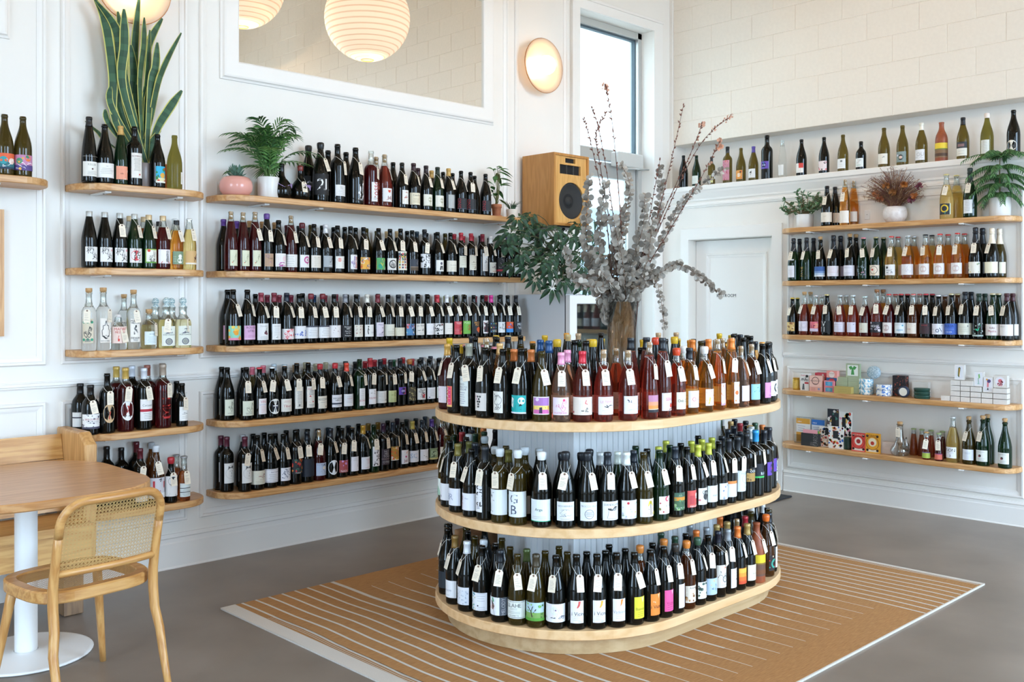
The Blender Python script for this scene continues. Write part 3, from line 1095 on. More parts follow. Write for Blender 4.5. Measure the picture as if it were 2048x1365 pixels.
# ================================================================ BOTTLES: shapes
PROF = {
    'b': [(.0005, .004), (.030, .001), (.0375, .0), (.0405, .004), (.041, .012), (.041, .132), (.0402, .148), (.0375, .168), (.033, .188), (.0275, .206), (.0225, .222), (.0182, .238), (.0155, .252), (.0146, .264), (.0142, .281), (.0158, .2825), (.0158, .2895), (.0145, .2915), (.0145, .296), (.0005, .2955)],
    'd': [(.0005, .004), (.028, .001), (.035, .0), (.0372, .004), (.0376, .012), (.038, .188), (.0370, .202), (.0335, .213), (.0270, .222), (.0200, .2295), (.0162, .238), (.0148, .25), (.0142, .284), (.0156, .2855), (.0156, .293), (.0145, .295), (.0145, .301), (.0005, .3005)],
    'r': [(.0005, .004), (.028, .001), (.0345, .0), (.0368, .004), (.0373, .012), (.0373, .125), (.0362, .15), (.0335, .18), (.0295, .212), (.0245, .245), (.0195, .275), (.0162, .297), (.0146, .31), (.0143, .322), (.0156, .3235), (.0156, .3305), (.0146, .332), (.0146, .336), (.0005, .3355)],
    's': [(.0005, .004), (.033, .001), (.0405, .0), (.0432, .004), (.0438, .014), (.0438, .125), (.0428, .145), (.0395, .168), (.0345, .19), (.0285, .212), (.0232, .232), (.0192, .25), (.0165, .266), (.0150, .280), (.0146, .292), (.0172, .294), (.0172, .3005), (.0150, .302), (.0150, .309), (.0005, .3085)],
    'e': [(.0005, .004), (.024, .001), (.0295, .0), (.0308, .004), (.031, .012), (.031, .118), (.030, .130), (.026, .142), (.020, .154), (.0158, .166), (.0145, .18), (.014, .214), (.0155, .2155), (.0155, .222), (.0145, .224), (.0145, .229), (.0005, .2285)],
    'v': [(.0005, .004), (.034, .001), (.041, .0), (.0428, .004), (.0432, .012), (.0434, .125), (.0425, .145), (.038, .164), (.030, .178), (.022, .188), (.0175, .197), (.0165, .205), (.016, .236), (.0176, .2375), (.0176, .244), (.016, .246), (.016, .252), (.0005, .2515)],
    'k': [(.0005, .004), (.030, .001), (.036, .0), (.038, .004), (.0385, .012), (.0385, .135), (.0372, .152), (.033, .178), (.0275, .203), (.022, .228), (.0175, .252), (.0148, .272), (.0145, .285), (.0005, .2855)],
    't': [(.0005, .004), (.028, .002), (.0335, .0), (.0355, .006), (.0362, .014), (.0362, .192), (.0345, .206), (.0285, .219), (.0205, .232), (.0165, .247), (.015, .265), (.0148, .29), (.017, .292), (.017, .3), (.0155, .3015), (.0005, .301)],
    'f': [(.0005, .004), (.029, .002), (.0345, .0), (.0362, .004), (.0366, .01), (.0366, .118), (.0348, .135), (.028, .15), (.02, .162), (.0165, .17), (.0162, .2), (.018, .203), (.018, .212), (.0005, .2125)],
    'z': [(.0005, .004), (.03, .002), (.0362, .0), (.0382, .004), (.0386, .012), (.0386, .112), (.0368, .126), (.03, .138), (.021, .147), (.0165, .156), (.0155, .18), (.0168, .182), (.0168, .188), (.0005, .1885)],
    'h': [(.0005, .004), (.028, .002), (.0345, .0), (.0365, .004), (.0368, .008), (.0368, .075), (.034, .09), (.026, .105), (.018, .117), (.0155, .13), (.0155, .145), (.0005, .1455)],
    'j': [(.0005, .006), (.03, .002), (.045, .0), (.056, .01), (.0625, .03), (.0635, .05), (.060, .072), (.051, .094), (.038, .112), (.025, .126), (.0175, .142), (.0155, .165), (.0155, .196), (.0175, .2), (.0175, .21), (.0005, .2095)],
    'q': [(.0005, .004), (.034, .001), (.0405, .0), (.0425, .004), (.043, .012), (.0425, .158), (.041, .175), (.0365, .195), (.0295, .212), (.0225, .226), (.0185, .24), (.0165, .256), (.0165, .276), (.0185, .281), (.0185, .288), (.0005, .2875)],
    'n': [(.0005, .003), (.02, .001), (.0265, .0), (.0285, .004), (.0288, .01), (.0262, .06), (.0215, .105), (.0172, .14), (.0152, .165), (.0148, .182), (.0162, .184), (.0162, .19), (.0005, .1895)],
}
DARKG = mat('dark_bottle_glass', (.0035, .004, .003), .03, ior=1.42)
GLASS = {
    'k': DARKG,
    'o': mat('olive_bottle_glass', (.075, .052, .008), .03, trans=.6, ior=1.45),
    'g': mat('green_bottle_glass', (.006, .03, .009), .03, trans=.45, ior=1.45),
    'l': mat('empty_olive_glass', (.20, .145, .03), .03, trans=.75, ior=1.3),
    'y': mat('yellow_green_glass', (.24, .21, .045), .03, trans=.85, ior=1.2),
    'a': mat('amber_bottle_glass', (.16, .055, .012), .03, trans=.7, ior=1.42),
    'q': noisy('terracotta_stoneware', 'a0522d', '8c4526', rough=.45, nscale=30),
}
WINE = {
    'R': mat('rose_wine', (.56, .115, .08), .02, trans=.92, ior=1.35),
    'D': mat('light_red_wine', (.13, .012, .015), .02, trans=.75, ior=1.4),
    'P': mat('pale_rose_wine', (.93, .62, .44), .02, trans=.95, ior=1.3),
    'O': mat('orange_wine', (.90, .43, .09), .02, trans=.95, ior=1.3),
    'W': mat('pale_wine', (.90, .72, .28), .02, trans=.95, ior=1.3),
    'A': mat('amber_drink', (.42, .12, .03), .02, trans=.9, ior=1.35),
    'C': mat('clear_spirit', (.93, .95, .94), .02, trans=1.0, ior=1.22),
    'G': mat('golden_spirit', (.86, .80, .50), .02, trans=1.0, ior=1.22),
}
THIN = pane_mat('bottle_neck_glass', (.88, .92, .90), .14)
FILL = {'b': .232, 'd': .222, 'r': .28, 's': .235, 'k': .225, 't': .225, 'f': .145, 'z': .128, 'h': .092, 'e': .155, 'v': .18, 'n': .15, 'j': .118}
GNAME = {'k': 'dark', 'o': 'olive glass', 'l': 'pale olive', 'g': 'green', 'y': 'yellow green', 'a': 'amber', 'q': 'terracotta', 'R': 'rosé', 'D': 'ruby', 'P': 'pale pink', 'O': 'orange', 'W': 'pale gold', 'A': 'amber', 'C': 'clear', 'G': 'golden'}
CORK = noisy('cork', 'cfa877', 'b98c5a', rough=.8, nscale=90)


def sq_rf(a):
    c, s = abs(math.cos(a)), abs(math.sin(a))
    return min(1.22, (c ** 4.5 + s ** 4.5) ** (-1 / 4.5))


def rad(ty, z):
    p = PROF[ty]
    for (r0, z0), (r1, z1) in zip(p[2:], p[3:]):
        if z0 <= z <= z1 and z1 > z0:
            return r0 + (r1 - r0) * (z - z0) / (z1 - z0)
    return p[-2][0]


_bm = {}


def bottle_mesh(ty, gl, seg=20):
    k = (ty, gl, seg)
    if k not in _bm:
        p = PROF[ty]
        m = MB()
        rf = sq_rf if ty == 'f' else None
        if gl in GLASS:
            m.lathe(p, seg, rf=rf)
            _bm[k] = m.mesh('bottle_glass', GLASS[gl])
        else:
            f = FILL[ty]
            q = [a for a in p if a[1] < f] + [(rad(ty, f), f)]
            m.lathe(q + [(.0005, f + .0005)], seg, rf=rf)
            up = [(rad(ty, f), f)] + [a for a in p if a[1] > f][:-1]
            m.lathe(up, seg, m=1, rf=(rf if ty == 'f' else None))
            _bm[k] = m.mesh('bottle_glass', [WINE[gl], THIN])
    return _bm[k]


def cap_mat(h, style):
    if style == 's' or style == 'b':
        return mat('cap_metal_' + h, h, .35, .35)
    if style == 'w':
        return mat('wax_' + h, h, .3)
    return mat('capsule_' + h, h, .32, .15)


_cm = {}


def cap_mesh(ty, style, h):
    k = (ty, style, h)
    if k in _cm:
        return _cm[k]
    p = PROF[ty]
    H = p[-1][1]
    m = MB()
    mt = cap_mat(h or '888', style)
    ms = [mt]
    if style in 'cf':
        z0 = H - (.052 if style == 'c' else .082)
        zs = sorted(set([z0] + [a[1] for a in p if a[1] > z0]))
        pr = [(rad(ty, z) + .0006, z) for z in zs[:-2]]
        pr = [(rad(ty, z0) + .0001, z0)] + pr + [(rad(ty, H - .008) + .0006, H - .001), (.013, H + .0012), (.0005, H + .0012)]
        if style == 'f':
            pr = pr[:-3] + [(.0165, H + .004), (.0175, H + .012), (.0165, H + .02), (.012, H + .023), (.0005, H + .0235)]
        m.lathe(pr, 16)
    elif style == 'w':
        z0 = H - .03
        m.lathe([(rad(ty, z0) + .0002, z0), (rad(ty, z0) + .0018, z0 + .003), (.0178, H - .016), (.0185, H - .008), (.0172, H + .001), (.012, H + .004), (.0005, H + .0045)], 16)
    elif style == 'b':
        m.lathe([(.0178, H - .008), (.0182, H - .004), (.0172, H), (.013, H + .002), (.0005, H + .0022)], 16)
    elif style == 's':
        m.lathe([(.0163, H - .026), (.0166, H - .024), (.0166, H), (.0155, H + .002), (.0005, H + .0022)], 18)
    elif style == 'k':
        m.lathe([(.0005, H - .042), (.0115, H - .042), (.0115, H + .0015), (.0005, H + .002)], 12)
        ms = [CORK]
    elif style == 'm':
        m.lathe([(.0115, H - .002), (.0125, H + .006), (.0165, H + .01), (.0172, H + .02), (.015, H + .025), (.0005, H + .026)], 14)
        ms = [CORK, mat('wire', '999', .3, .9)]
        for a in range(4):
            q = a * PI / 2
            m.tube([(.0185 * math.cos(q), .0185 * math.sin(q), H - .012), (.0182 * math.cos(q), .0182 * math.sin(q), H + .02), (0.006 * math.cos(q), .006 * math.sin(q), H + .028)], .0009, 4, m=1)
    elif style == 'p':
        m.lathe([(.0125, H - .006), (.0125, H + .001), (.0165, H + .002), (.0168, H + .02), (.0155, H + .022), (.0005, H + .0225)], 16)
        ms = [CORK] if h == 'ca7' else [mt]
    elif style == 'o':
        m.lathe([(.0175, H), (.0185, H + .004), (.0125, H + .008), (.012, H + .01)] + [(max(.0005, .0185 * math.sin(PI * (k + 2) / 12)), H + .027 - .0185 * math.cos(PI * (k + 2) / 12)) for k in range(11)], 16)
        ms = [noisy('blue_check_ball', '8fb0b5', 'e6ebe6', nscale=160, lo=.45, hi=.55)]
    elif style == 'W':
        m.tube([(.018 * math.cos(a), 0, H - .02 + .03 * math.sin(a)) for a in [PI * i / 8 for i in range(9)]], .0014, 5)
        m.lathe([(.0005, H), (.011, H), (.013, H + .008), (.009, H + .014), (.0005, H + .015)], 12, m=1)
        ms = [mat('wire', '999', .3, .9), mat('ceramic_stopper', h, .3)]
    _cm[k] = m.mesh('closure', ms)
    return _cm[k]


CAPW = {'c': 'capsule', 'w': 'wax_seal', 'b': 'crown_cap', 's': 'screw_cap', 'k': 'cork', 'm': 'cork', 'f': 'foil', 'p': 'stopper', 'o': 'ball_stopper', 'W': 'swing_stopper'}

# ---------------------------------------------------------------- printed paper labels
LSH = {'A': (108, 30, 105), 'B': (150, 30, 105), 'C': (78, 28, 118), 'D': (112, 45, 150), 'E': (60, 24, 128), 'F': (150, 24, 66), 'G': (178, 34, 138), 'S': (100, 36, 92), 'T': (88, 40, 165), 'H': (120, 22, 92)}


class Label:
    def __init__(s, ty, spec):
        s.ty, s.m, s.lay = ty, MB(), 0
        ops = spec.split('|')
        a = ops[0].split()
        shp = a[0]
        s.oval = shp.endswith('*')
        shp = shp.rstrip('*')
        ang, z0, z1 = LSH[shp] if shp in LSH else tuple(float(q) for q in shp.split(':'))
        s.off = math.radians(float(a[2])) if len(a) > 2 else 0.0
        s.ha, s.z0, s.z1 = math.radians(ang) / 2, z0 / 1000.0, z1 / 1000.0
        s.R = rad(ty, (s.z0 + s.z1) / 2)
        s.w = s.ha * s.R
        s.h = s.z1 - s.z0
        if a[1] != '-':
            if s.oval:
                s.disc(0, .5, .5, C(a[1]), full=True)
            else:
                s.quad(-1, 0, 1, 1, C(a[1]))
        for op in ops[1:]:
            s.lay += 1
            getattr(s, 'op_' + op.strip()[0])(op.split()[1:])

    def pt(s, x, y):
        a = s.off + x * s.ha
        z = s.z0 + y * s.h
        r = (rad(s.ty, z) if s.ty in 'bn' else s.R)
        if s.ty == 'f':
            r *= sq_rf(a)
        r += .0005 + .00028 * s.lay
        return (r * math.sin(a), -r * math.cos(a), z)

    def quad(s, x0, y0, x1, y1, c):
        n = max(1, int(abs(x1 - x0) * s.ha / .22) + 1)
        v, f = [], []
        for i in range(n + 1):
            x = x0 + (x1 - x0) * i / n
            v += [s.pt(x, y0), s.pt(x, y1)]
        for i in range(n):
            f.append((2 * i, 2 * i + 2, 2 * i + 3, 2 * i + 1))
        s.m.add(v, f, c=c)

    def poly(s, pts, c):
        pts = [(max(-1, min(1, x)), max(0, min(1, y))) for x, y in pts]
        s.m.add([s.pt(*p) for p in pts], [tuple(range(len(pts)))], c=c)

    def disc(s, x, y, r, c, full=False, n=16):
        k = 1.0 if full else s.h / s.w
        kx = 2.0 if full else k
        v = [s.pt(x, y)]
        for i in range(n):
            a = 2 * PI * i / n
            v.append(s.pt(max(-1, min(1, x + r * kx * math.cos(a))), max(0, min(1, y + r * math.sin(a)))))
        s.m.add(v, [(0, 1 + i, 1 + (i + 1) % n) for i in range(n)], c=c)

    def stroke(s, pts, t, c):
        k = s.h / s.w
        for (x0, y0), (x1, y1) in zip(pts, pts[1:]):
            dx, dy = (x1 - x0) / k, y1 - y0
            L = math.hypot(dx, dy) or 1e-6
            nx, ny = -dy / L * t * k, dx / L * t
            q = [(x0 + nx, y0 + ny), (x1 + nx, y1 + ny), (x1 - nx, y1 - ny), (x0 - nx, y0 - ny)]
            s.poly(q, c)

    def op_t(s, a):
        tx, y, h, c = a[0].replace('_', ' '), float(a[1]), float(a[2]), C(a[3])
        cx = float(a[4]) if len(a) > 4 else 0.0
        rot = len(a) > 5
        V, Fc, wd = text2d(tx, 1.0)
        hh = h * s.h
        wm = wd * hh
        lim = (s.h if rot else 2 * s.w) * .94
        kx = min(1.0, lim / wm) if wm > 0 else 1
        pts = []
        for x, yy in V:
            u, v = (x - wd / 2) * hh * kx, (yy - .5) * hh
            if rot:
                u, v = -v, u
            pts.append(s.pt(max(-1, min(1, cx + u / s.w)), max(0, min(1, y + v / s.h))))
        s.m.add(pts, Fc, c=c)

    def op_l(s, a):
        n, y0, y1, c = int(a[0]), float(a[1]), float(a[2]), C(a[3])
        x0, x1 = (float(a[4]), float(a[5])) if len(a) > 5 else (-.6, .6)
        r = random.Random(n * 7 + int(y0 * 100))
        for i in range(n):
            y = y0 + (y1 - y0) * (i / max(1, n - 1))
            d = r.uniform(0, .3) * (x1 - x0) / 2
            s.quad(x0 + d, y - .011, x1 - d, y + .011, c)

    def op_r(s, a):
        s.quad(float(a[0]), float(a[1]), float(a[2]), float(a[3]), C(a[4]))

    def op_c(s, a):
        s.disc(float(a[0]), float(a[1]), float(a[2]), C(a[3]))

    def op_o(s, a):
        x, y, r, c = float(a[0]), float(a[1]), float(a[2]), C(a[3])
        k = s.h / s.w
        s.stroke([(x + r * k * math.cos(q), y + r * math.sin(q)) for q in [2 * PI * i / 18 for i in range(19)]], float(a[4]) if len(a) > 4 else .012, c)

    def op_p(s, a):
        s.poly([tuple(float(q) for q in p.split(',')) for p in a[1:]], C(a[0]))

    def op_k(s, a):
        """stroke: colour width points"""
        s.stroke([tuple(float(q) for q in p.split(',')) for p in a[2:]], float(a[1]), C(a[0]))

    def op_s(s, a):
        x, y, sx, sy, n, c, sd = float(a[0]), float(a[1]), float(a[2]), float(a[3]), int(a[4]), C(a[5]), int(a[6])
        r = random.Random(sd)
        t = float(a[7]) if len(a) > 7 else .012
        for i in range(n):
            q, u, v = [], r.uniform(-.7, .7), r.uniform(-.8, .8)
            for j in range(6):
                q.append((x + u * sx, y + v * sy))
                u = max(-1, min(1, u + r.uniform(-.55, .55)))
                v = max(-1, min(1, v + r.uniform(-.55, .55)))
            s.stroke(q, t, c)

    def op_b(s, a):
        n, sd, rr = int(a[0]), int(a[1]), float(a[2])
        r = random.Random(sd)
        k = s.h / s.w
        for i in range(n):
            x, y, q = r.uniform(-.95, .95), r.uniform(.03, .97), rr * r.uniform(.6, 1.4)
            a0 = r.uniform(0, 6)
            s.poly([(x + q * k * r.uniform(.7, 1.2) * math.cos(a0 + j * PI / 3), y + q * r.uniform(.7, 1.2) * math.sin(a0 + j * PI / 3)) for j in range(6)], C(a[3 + i % (len(a) - 3)]))

    def op_d(s, a):
        nx, ny, rr = int(a[0]), int(a[1]), float(a[2])
        for i in range(nx):
            for j in range(ny):
                s.disc(-.72 + 1.44 * i / max(1, nx - 1), .14 + .72 * j / max(1, ny - 1), rr, C(a[3 + (i * 3 + j * 2) % (len(a) - 3)]), n=8)


_lm = {}


def label_mesh(ty, spec):
    k = (ty, spec)
    if k not in _lm:
        _lm[k] = Label(ty, spec).m.mesh('label', PRINT, recalc=False)
    return _lm[k]


# ---------------------------------------------------------------- paper price tags
def tag_mesh(sd):
    m = MB()
    cr = C('f3e7d2')
    o = [(-.0085, .007), (.0085, .007), (.0165, -.003), (.0165, -.062), (-.0165, -.062), (-.0165, -.003)]
    v = [(x, 0, z) for x, z in o] + [(x, .0006, z) for x, z in o]
    n = len(o)
    m.add(v, [tuple(range(n)), tuple(range(2 * n - 1, n - 1, -1))] + [(i, n + i, n + (i + 1) % n, (i + 1) % n) for i in range(n)], c=cr)
    r = random.Random(sd)
    z = -.017
    while z > -.052:
        x1 = r.uniform(.002, .0115)
        m.add([(-.0115, -.0004, z), (x1, -.0004, z), (x1, -.0004, z + .0012), (-.0115, -.0004, z + .0012)], [(0, 1, 2, 3)], c=C('a89f94'))
        z -= r.choice((.0048, .0048, .009))
    return m.mesh('price_tag', PRINT, recalc=False)


TAGS = [tag_mesh(i) for i in range(4)]
m = MB()
m.lathe([(.0012, 0), (.0042, 0), (.0042, .001), (.0012, .001)], 12)
m.v = [(p[0], -p[2] - .0002, p[1]) for p in m.v]
EYE = m.mesh('eyelet', mat('tag_eyelet', '6b4430', .6), recalc=False)
STRM = mat('cotton_string', 'efe9df', .8)
_sm = {}
TAGZ = {'b': (.246, .213), 'd': (.236, .206), 'r': (.272, .235), 's': (.258, .222), 'e': (.178, .148), 'v': (.199, .168), 'k': (.262, .222), 't': (.243, .206), 'f': (.17, .142), 'z': (.158, .13), 'h': (.122, .095), 'j': (.142, .105), 'q': (.245, .205), 'n': (.17, .135)}


def string_mesh(ty):
    if ty not in _sm:
        z0, z1 = TAGZ[ty]
        m = MB()
        rn = rad(ty, z0) + .001
        for s in (-1, 1):
            pts = []
            for k in range(5):
                a = s * PI / 2 * (1 - k / 4 * .85)
                f = k / 4
                z = z0 + (z1 - z0) * f ** 1.5
                r = max(rad(ty, z), rn - .001) + .0022
                pts.append((r * math.sin(a), -r * math.cos(a), z))
            m.tube(pts, .0009, 4)
        m.tube([(rn * math.cos(a), rn * math.sin(a), z0) for a in [PI * k / 6 for k in range(7)]], .0009, 4)
        _sm[ty] = m.mesh('string', STRM, recalc=False)
    return _sm[ty]


TYPEN = {'q': 'stoneware_bottle', 'j': 'wine_carafe', 'n': 'soda_bottle'}
ALLB = []


def put_bottle(loc, rz, ty, gl, cap, spec, name, label, group, scale=1.0, tagged=True, rng=None):
    o = link(TYPEN.get(ty, name), bottle_mesh(ty, gl), None, loc, rz, label=label, cat='bottle', group=group)
    o.scale = (scale, scale, scale)
    if cap != 'n':
        link(CAPW[cap[0]], cap_mesh(ty, cap[0], cap[1:]), o)
    if spec and spec != '-':
        link('paper_label', label_mesh(ty, spec), o)
    if tagged:
        r = rng or random
        z0, z1 = TAGZ[ty]
        ph = r.uniform(-.25, .75) if tagged is True else tagged
        link('string', string_mesh(ty), o, rz=ph)
        re = rad(ty, z1) + .004
        zb = z1 - .062
        sl = math.atan2(rad(ty, max(.02, zb)) + .002 - rad(ty, z1), .062)
        q = Matrix.Rotation(ph, 4, 'Z') @ Matrix.Translation((0, -re, z1)) @ Matrix.Rotation(-sl, 4, 'X') @ Matrix.Rotation(r.uniform(-.18, .18), 4, 'Y')
        t = link('price_tag', r.choice(TAGS), o)
        t.matrix_local = q
        link('eyelet', EYE, t)
    return o


def parse(block):
    out = []
    for ln in block.strip().split('\n'):
        ln = ln.strip()
        if not ln or ln[0] == '#':
            continue
        a, desc, spec = [q.strip() for q in ln.split(';')]
        p = a.split()
        ty, scl = p[1][0], float(p[1][1:]) if len(p[1]) > 1 else 1.0
        out.append(dict(px=float(p[0]), ty=ty, sc=scl, gl=p[2], cap=p[3], fl=p[4:], desc=desc, spec=spec))
    return out


def spread(rows, key, gap=.001, lim=None):
    """keep the pixel order but push touching neighbours apart"""
    rows.sort(key=lambda r: r[key])
    for _ in range(250):
        for a, b in zip(rows, rows[1:]):
            need = (max(p[0] for p in PROF[a['ty']]) * a['sc'] + max(p[0] for p in PROF[b['ty']]) * b['sc']) + gap
            d = need - (b[key] - a[key])
            if d > 1e-5:
                a[key] -= d / 2
                b[key] += d / 2
        if lim and rows:
            rows[0][key] = max(rows[0][key], lim[0] + rmax(rows[0]))
            rows[-1][key] = min(rows[-1][key], lim[1] - rmax(rows[-1]))


def rmax(r):
    return max(p[0] for p in PROF[r['ty']]) * r['sc']


def wall_rows(block, z, where, group, name='wine_bottle', axis='Y', front=None, back=None, lim=None):
    rows = parse(block)
    f = YA - .25 + .062 if axis == 'Y' else XB - .2 + .055
    bk = YA - .055 if axis == 'Y' else XB - .048
    f = front if front is not None else f
    for r in rows:
        isb = 'bk' in r['fl']
        q = (bk - (rmax(r) - .041 if axis == 'Y' else rmax(r) - .0438)) if isb else f + (rmax(r) - .041)
        if 'md' in r['fl']:
            q = (f + bk) / 2
        r['q'] = q
        p = on_Y(r['px'], 600, q) if axis == 'Y' else on_X(r['px'], 600, q)
        r['u'] = p.x if axis == 'Y' else p.y
    for sel in (0, 1):
        spread([r for r in rows if ('bk' in r['fl']) == bool(sel)], 'u', lim=lim)
    rng = random.Random(hash_(where))
    for r in rows:
        isb = 'bk' in r['fl']
        u = r['u']
        loc = (u, r['q'], z + .0004) if axis == 'Y' else (r['q'], u, z + .0004)
        jit = rng.uniform(-.12, .12) + next((math.radians(float(x[1:])) for x in r['fl'] if x[0] == 'y'), 0)
        rz = jit if axis == 'Y' else -PI / 2 + jit
        tg = not isb and 'nt' not in r['fl']
        if tg and axis == 'X':
            tg = rng.uniform(-.5, .2)
        put_bottle(loc, rz, r['ty'], r['gl'], r['cap'], r['spec'], name, f"{GNAME[r['gl']]} bottle {r['desc']} {where}", group, r['sc'], tg, rng)


def hash_(s):
    h = 7
    for c in s:
        h = (h * 31 + ord(c)) % 1000003
    return h
# ================================================================ BOTTLES: what stands where
wall_rows('''
13 b o n nt;with coral and teal cartoon label;B e7673f|r -1 .0 1 .45 2b6f7a|c -.4 .55 .25 36a0a8|c .3 .5 .2 f2d6c8|s 0 .4 .8 .3 4 fff 2|r -1 0 1 .12 233a52
42 b o n nt;with pink and orange cartoon label;B c98ab0|c .25 .78 .2 ee7b3c|c -.5 .6 .2 4a9a72|r -1 0 1 .35 5c4a8a|s 0 .3 .8 .2 4 fff 5|b 5 3 .08 f3b24a 3d8a6a
''', SHZ[0], 'on the shelf above the bench', 'bottles above the bench', lim=(.6, 1.76))
wall_rows('''
163 r k c111 nt;with gold neck band and cream label;B efece4|t KELLER .8 .13 9a9488|c 0 .5 .06 5a2a22|l 3 .14 .32 a9a39a|r -1 1.35 1 1.36 efece4
195 s k n nt;with white neck sash and white label;B f2f0ec|t 2018 .78 .06 aaa|l 4 .3 .62 b0aca6|t CUVEE .5 .08 bbb .5
228 r0.92 g ccba05a nt;with gold capsule and peach label;A f0a184|p e8672f .1,1 1,1 1,.3 .4,.4 -.2,.7|p f5efe6 .3,.0 .5,0 1,.6 1,.75|t vin .45 .14 7a2a1a -.1
263 d1.05 k n nt;with very tall cream label;T efeae2|t NOMERICA .87 .06 7a4030|l 10 .3 .78 b5aea4|c .4 .14 .035 b3332a
315 b.98 k n nt;with sky blue landscape label;C 35b2d8|r -1 0 1 .3 e9dfae|p 2f7a4a -1,.25 -.6,.5 -.3,.3|b 6 4 .09 d94f3a 3a8a4a|c .3 .45 .16 e8b04a|r -1 0 1 .1 f2f0e2
349 b y n nt;with small white back label;60:30:95 eeeae0 55|l 7 .15 .85 999
''', SHZ[0], 'on the snake plant shelf', 'bottles by the snake plant', lim=(1.9, 2.59))
wall_rows('''
158 k k sb9b9b4 nt;with silver cap partly behind its twin;A f0ede8|t 樽 .75 .36 222 -.3|t 丸 .35 .34 222 .4
176 k k sb9b9b4 nt;with silver cap between two twins;A f0ede8|t 樽 .75 .36 222 -.3|t 丸 .35 .34 222 .4|c .7 .8 .08 e7a4a8
199 k k sb9b9b4;with silver cap and brush lettered label;A f0ede8|t 樽 .72 .4 222 -.25|t 丸 .3 .38 222 .45|c .75 .82 .09 e7a4a8
210 k g sb9b9b4 bk;with silver cap behind the brush lettered ones;A f0ede8
231 k g sb9b9b4;with red sun on a white label;A efe9e4|c -.1 .5 .36 d8444e|t 花 .72 .38 1a1a1a .1|t 巴 .3 .36 1a1a1a .1
259 k g scdb38a;with green bordered brush label;A 9fbf5a|r -.86 .1 .86 .92 f2ede0|t 京 .74 .2 222 .35|t の .55 .16 222 .3|t 春 .3 .36 1a1a1a 0|c -.5 .88 .1 d9513a|r -1 0 1 .1 6ba04a
279 k A scdb38a bk;with pale cap behind the rest;A f0e6e4
268 k C scdb38a bk;with bronze cap behind the rest;A f0e6e4
296 k D scdb38a;with pale vertical script label;A efe6ea|r -.9 .1 .9 .9 f4eef0|t 伊 .8 .17 333 .35|t 根 .6 .17 333 .35|t 満 .4 .17 333 .35|t 開 .2 .17 333 .35|p c9553f -.6,0 .7,0 .5,.16 -.4,.16
318 k.93 O s222 bk;with black cap behind the gourd label;A 7f977a
332 k.93 O s222;with green label and white gourd;A 7f977a|c .2 .3 .22 f0ede4|c .2 .62 .15 f0ede4|t .. .4 .1 7f977a .2|l 4 .2 .6 c9d2c0 -.9 -.4
350 k W be8eae8 bk;with white cap behind the horse label;A d9b27c
367 k.98 W be8eae8;with tan label and galloping horse;A d6ad74|r -1 0 1 .12 ece2d2|p 5a3520 .3,.55 .8,.7 .9,.5 .7,.35 .4,.4|k 5a3520 .02 .45,.4 .35,.2|k 5a3520 .02 .75,.38 .85,.2|p 5a3520 .75,.65 .95,.85 1,.7
''', SHZ[1], 'on the sake shelf', 'sake bottles', 'sake_bottle', lim=(1.9, 2.59))
wall_rows('''
166 t.99 C pca7 y-30;with tan label of green stars;T d9cdb4|s 0 .45 .7 .22 7 444 3|d 3 2 .06 3a9a78 4aa37c|t 7 .16 .08 333|l 3 .06 .14 777|t SIGLOS .9 .07 8a4a2a
195 t1.0 C pca7;with line drawn agave label;T efe7dc|p fff -.5,.25 0,.85 .5,.25|k 444 .012 0,.3 -.6,.25 -.7,.5 -.5,.55 -.5,.7 -.2,.7 0,.9 .2,.7 .5,.7 .5,.55 .7,.5 .6,.25 0,.3|k 333 .03 -.5,.28 0,.16 .5,.28|t EXCATEPEC .07 .05 444
226 h1.15 C We9e4e0;small with swing stopper and red pig label;B eed3c6|t MADRE .85 .16 c2483c -.1|t MEZCAL .66 .12 c2483c -.1|p d4493c -.35,.25 .35,.25 .45,.4 .2,.48 -.3,.46|r -.35 .12 -.2 .28 d4493c|r .15 .12 .3 .28 d4493c
248 t.9 C pca7 bk;tall with black lettered label behind its twin;T efe9df|t MADRE .9 .1 222|t MEZCAL .8 .07 222
264 t.97 C pca7;with black lettered label of a kneeling woman;T efe9df|t MADRE .91 .1 222|t MEZCAL .82 .07 222|p 222 -.2,.5 -.1,.72 .15,.74 .2,.66 0,.62 -.05,.5|s .1 .45 .4 .18 4 666 8|t ESPADIN .18 .07 222|l 2 .06 .12 888
298 z C pca7;short with pale blue square label;H dfe9ea|t METIZO .8 .09 7a8a8c|l 6 .15 .6 b3c2c2
311 f1.05 G oabc bk;with checked ball stopper behind left;-
333 f1.06 G oabc;with ball stopper and arched label;100:12:112 e4e6da|o 0 .22 .15 556 .02|t FORTUNADA .56 .06 333|c 0 .22 .12 9a9c94|s 0 .75 .5 .12 5 667 4|p 333 -.7,.62 0,.69 .7,.62 0,.66
343 f1.05 G oabc bk;with checked ball stopper behind right;-
366 f1.06 G oabc;with ball stopper and arched label at shelf end;100:12:112 e4e6da|o 0 .22 .15 556 .02|t FORTUNADA .56 .06 333|c 0 .22 .12 9a9c94|s 0 .75 .5 .12 5 667 4|p 333 -.7,.62 0,.69 .7,.62 0,.66
''', SHZ[2], 'on the spirits shelf', 'spirits bottles', 'spirits_bottle', lim=(1.9, 2.59))
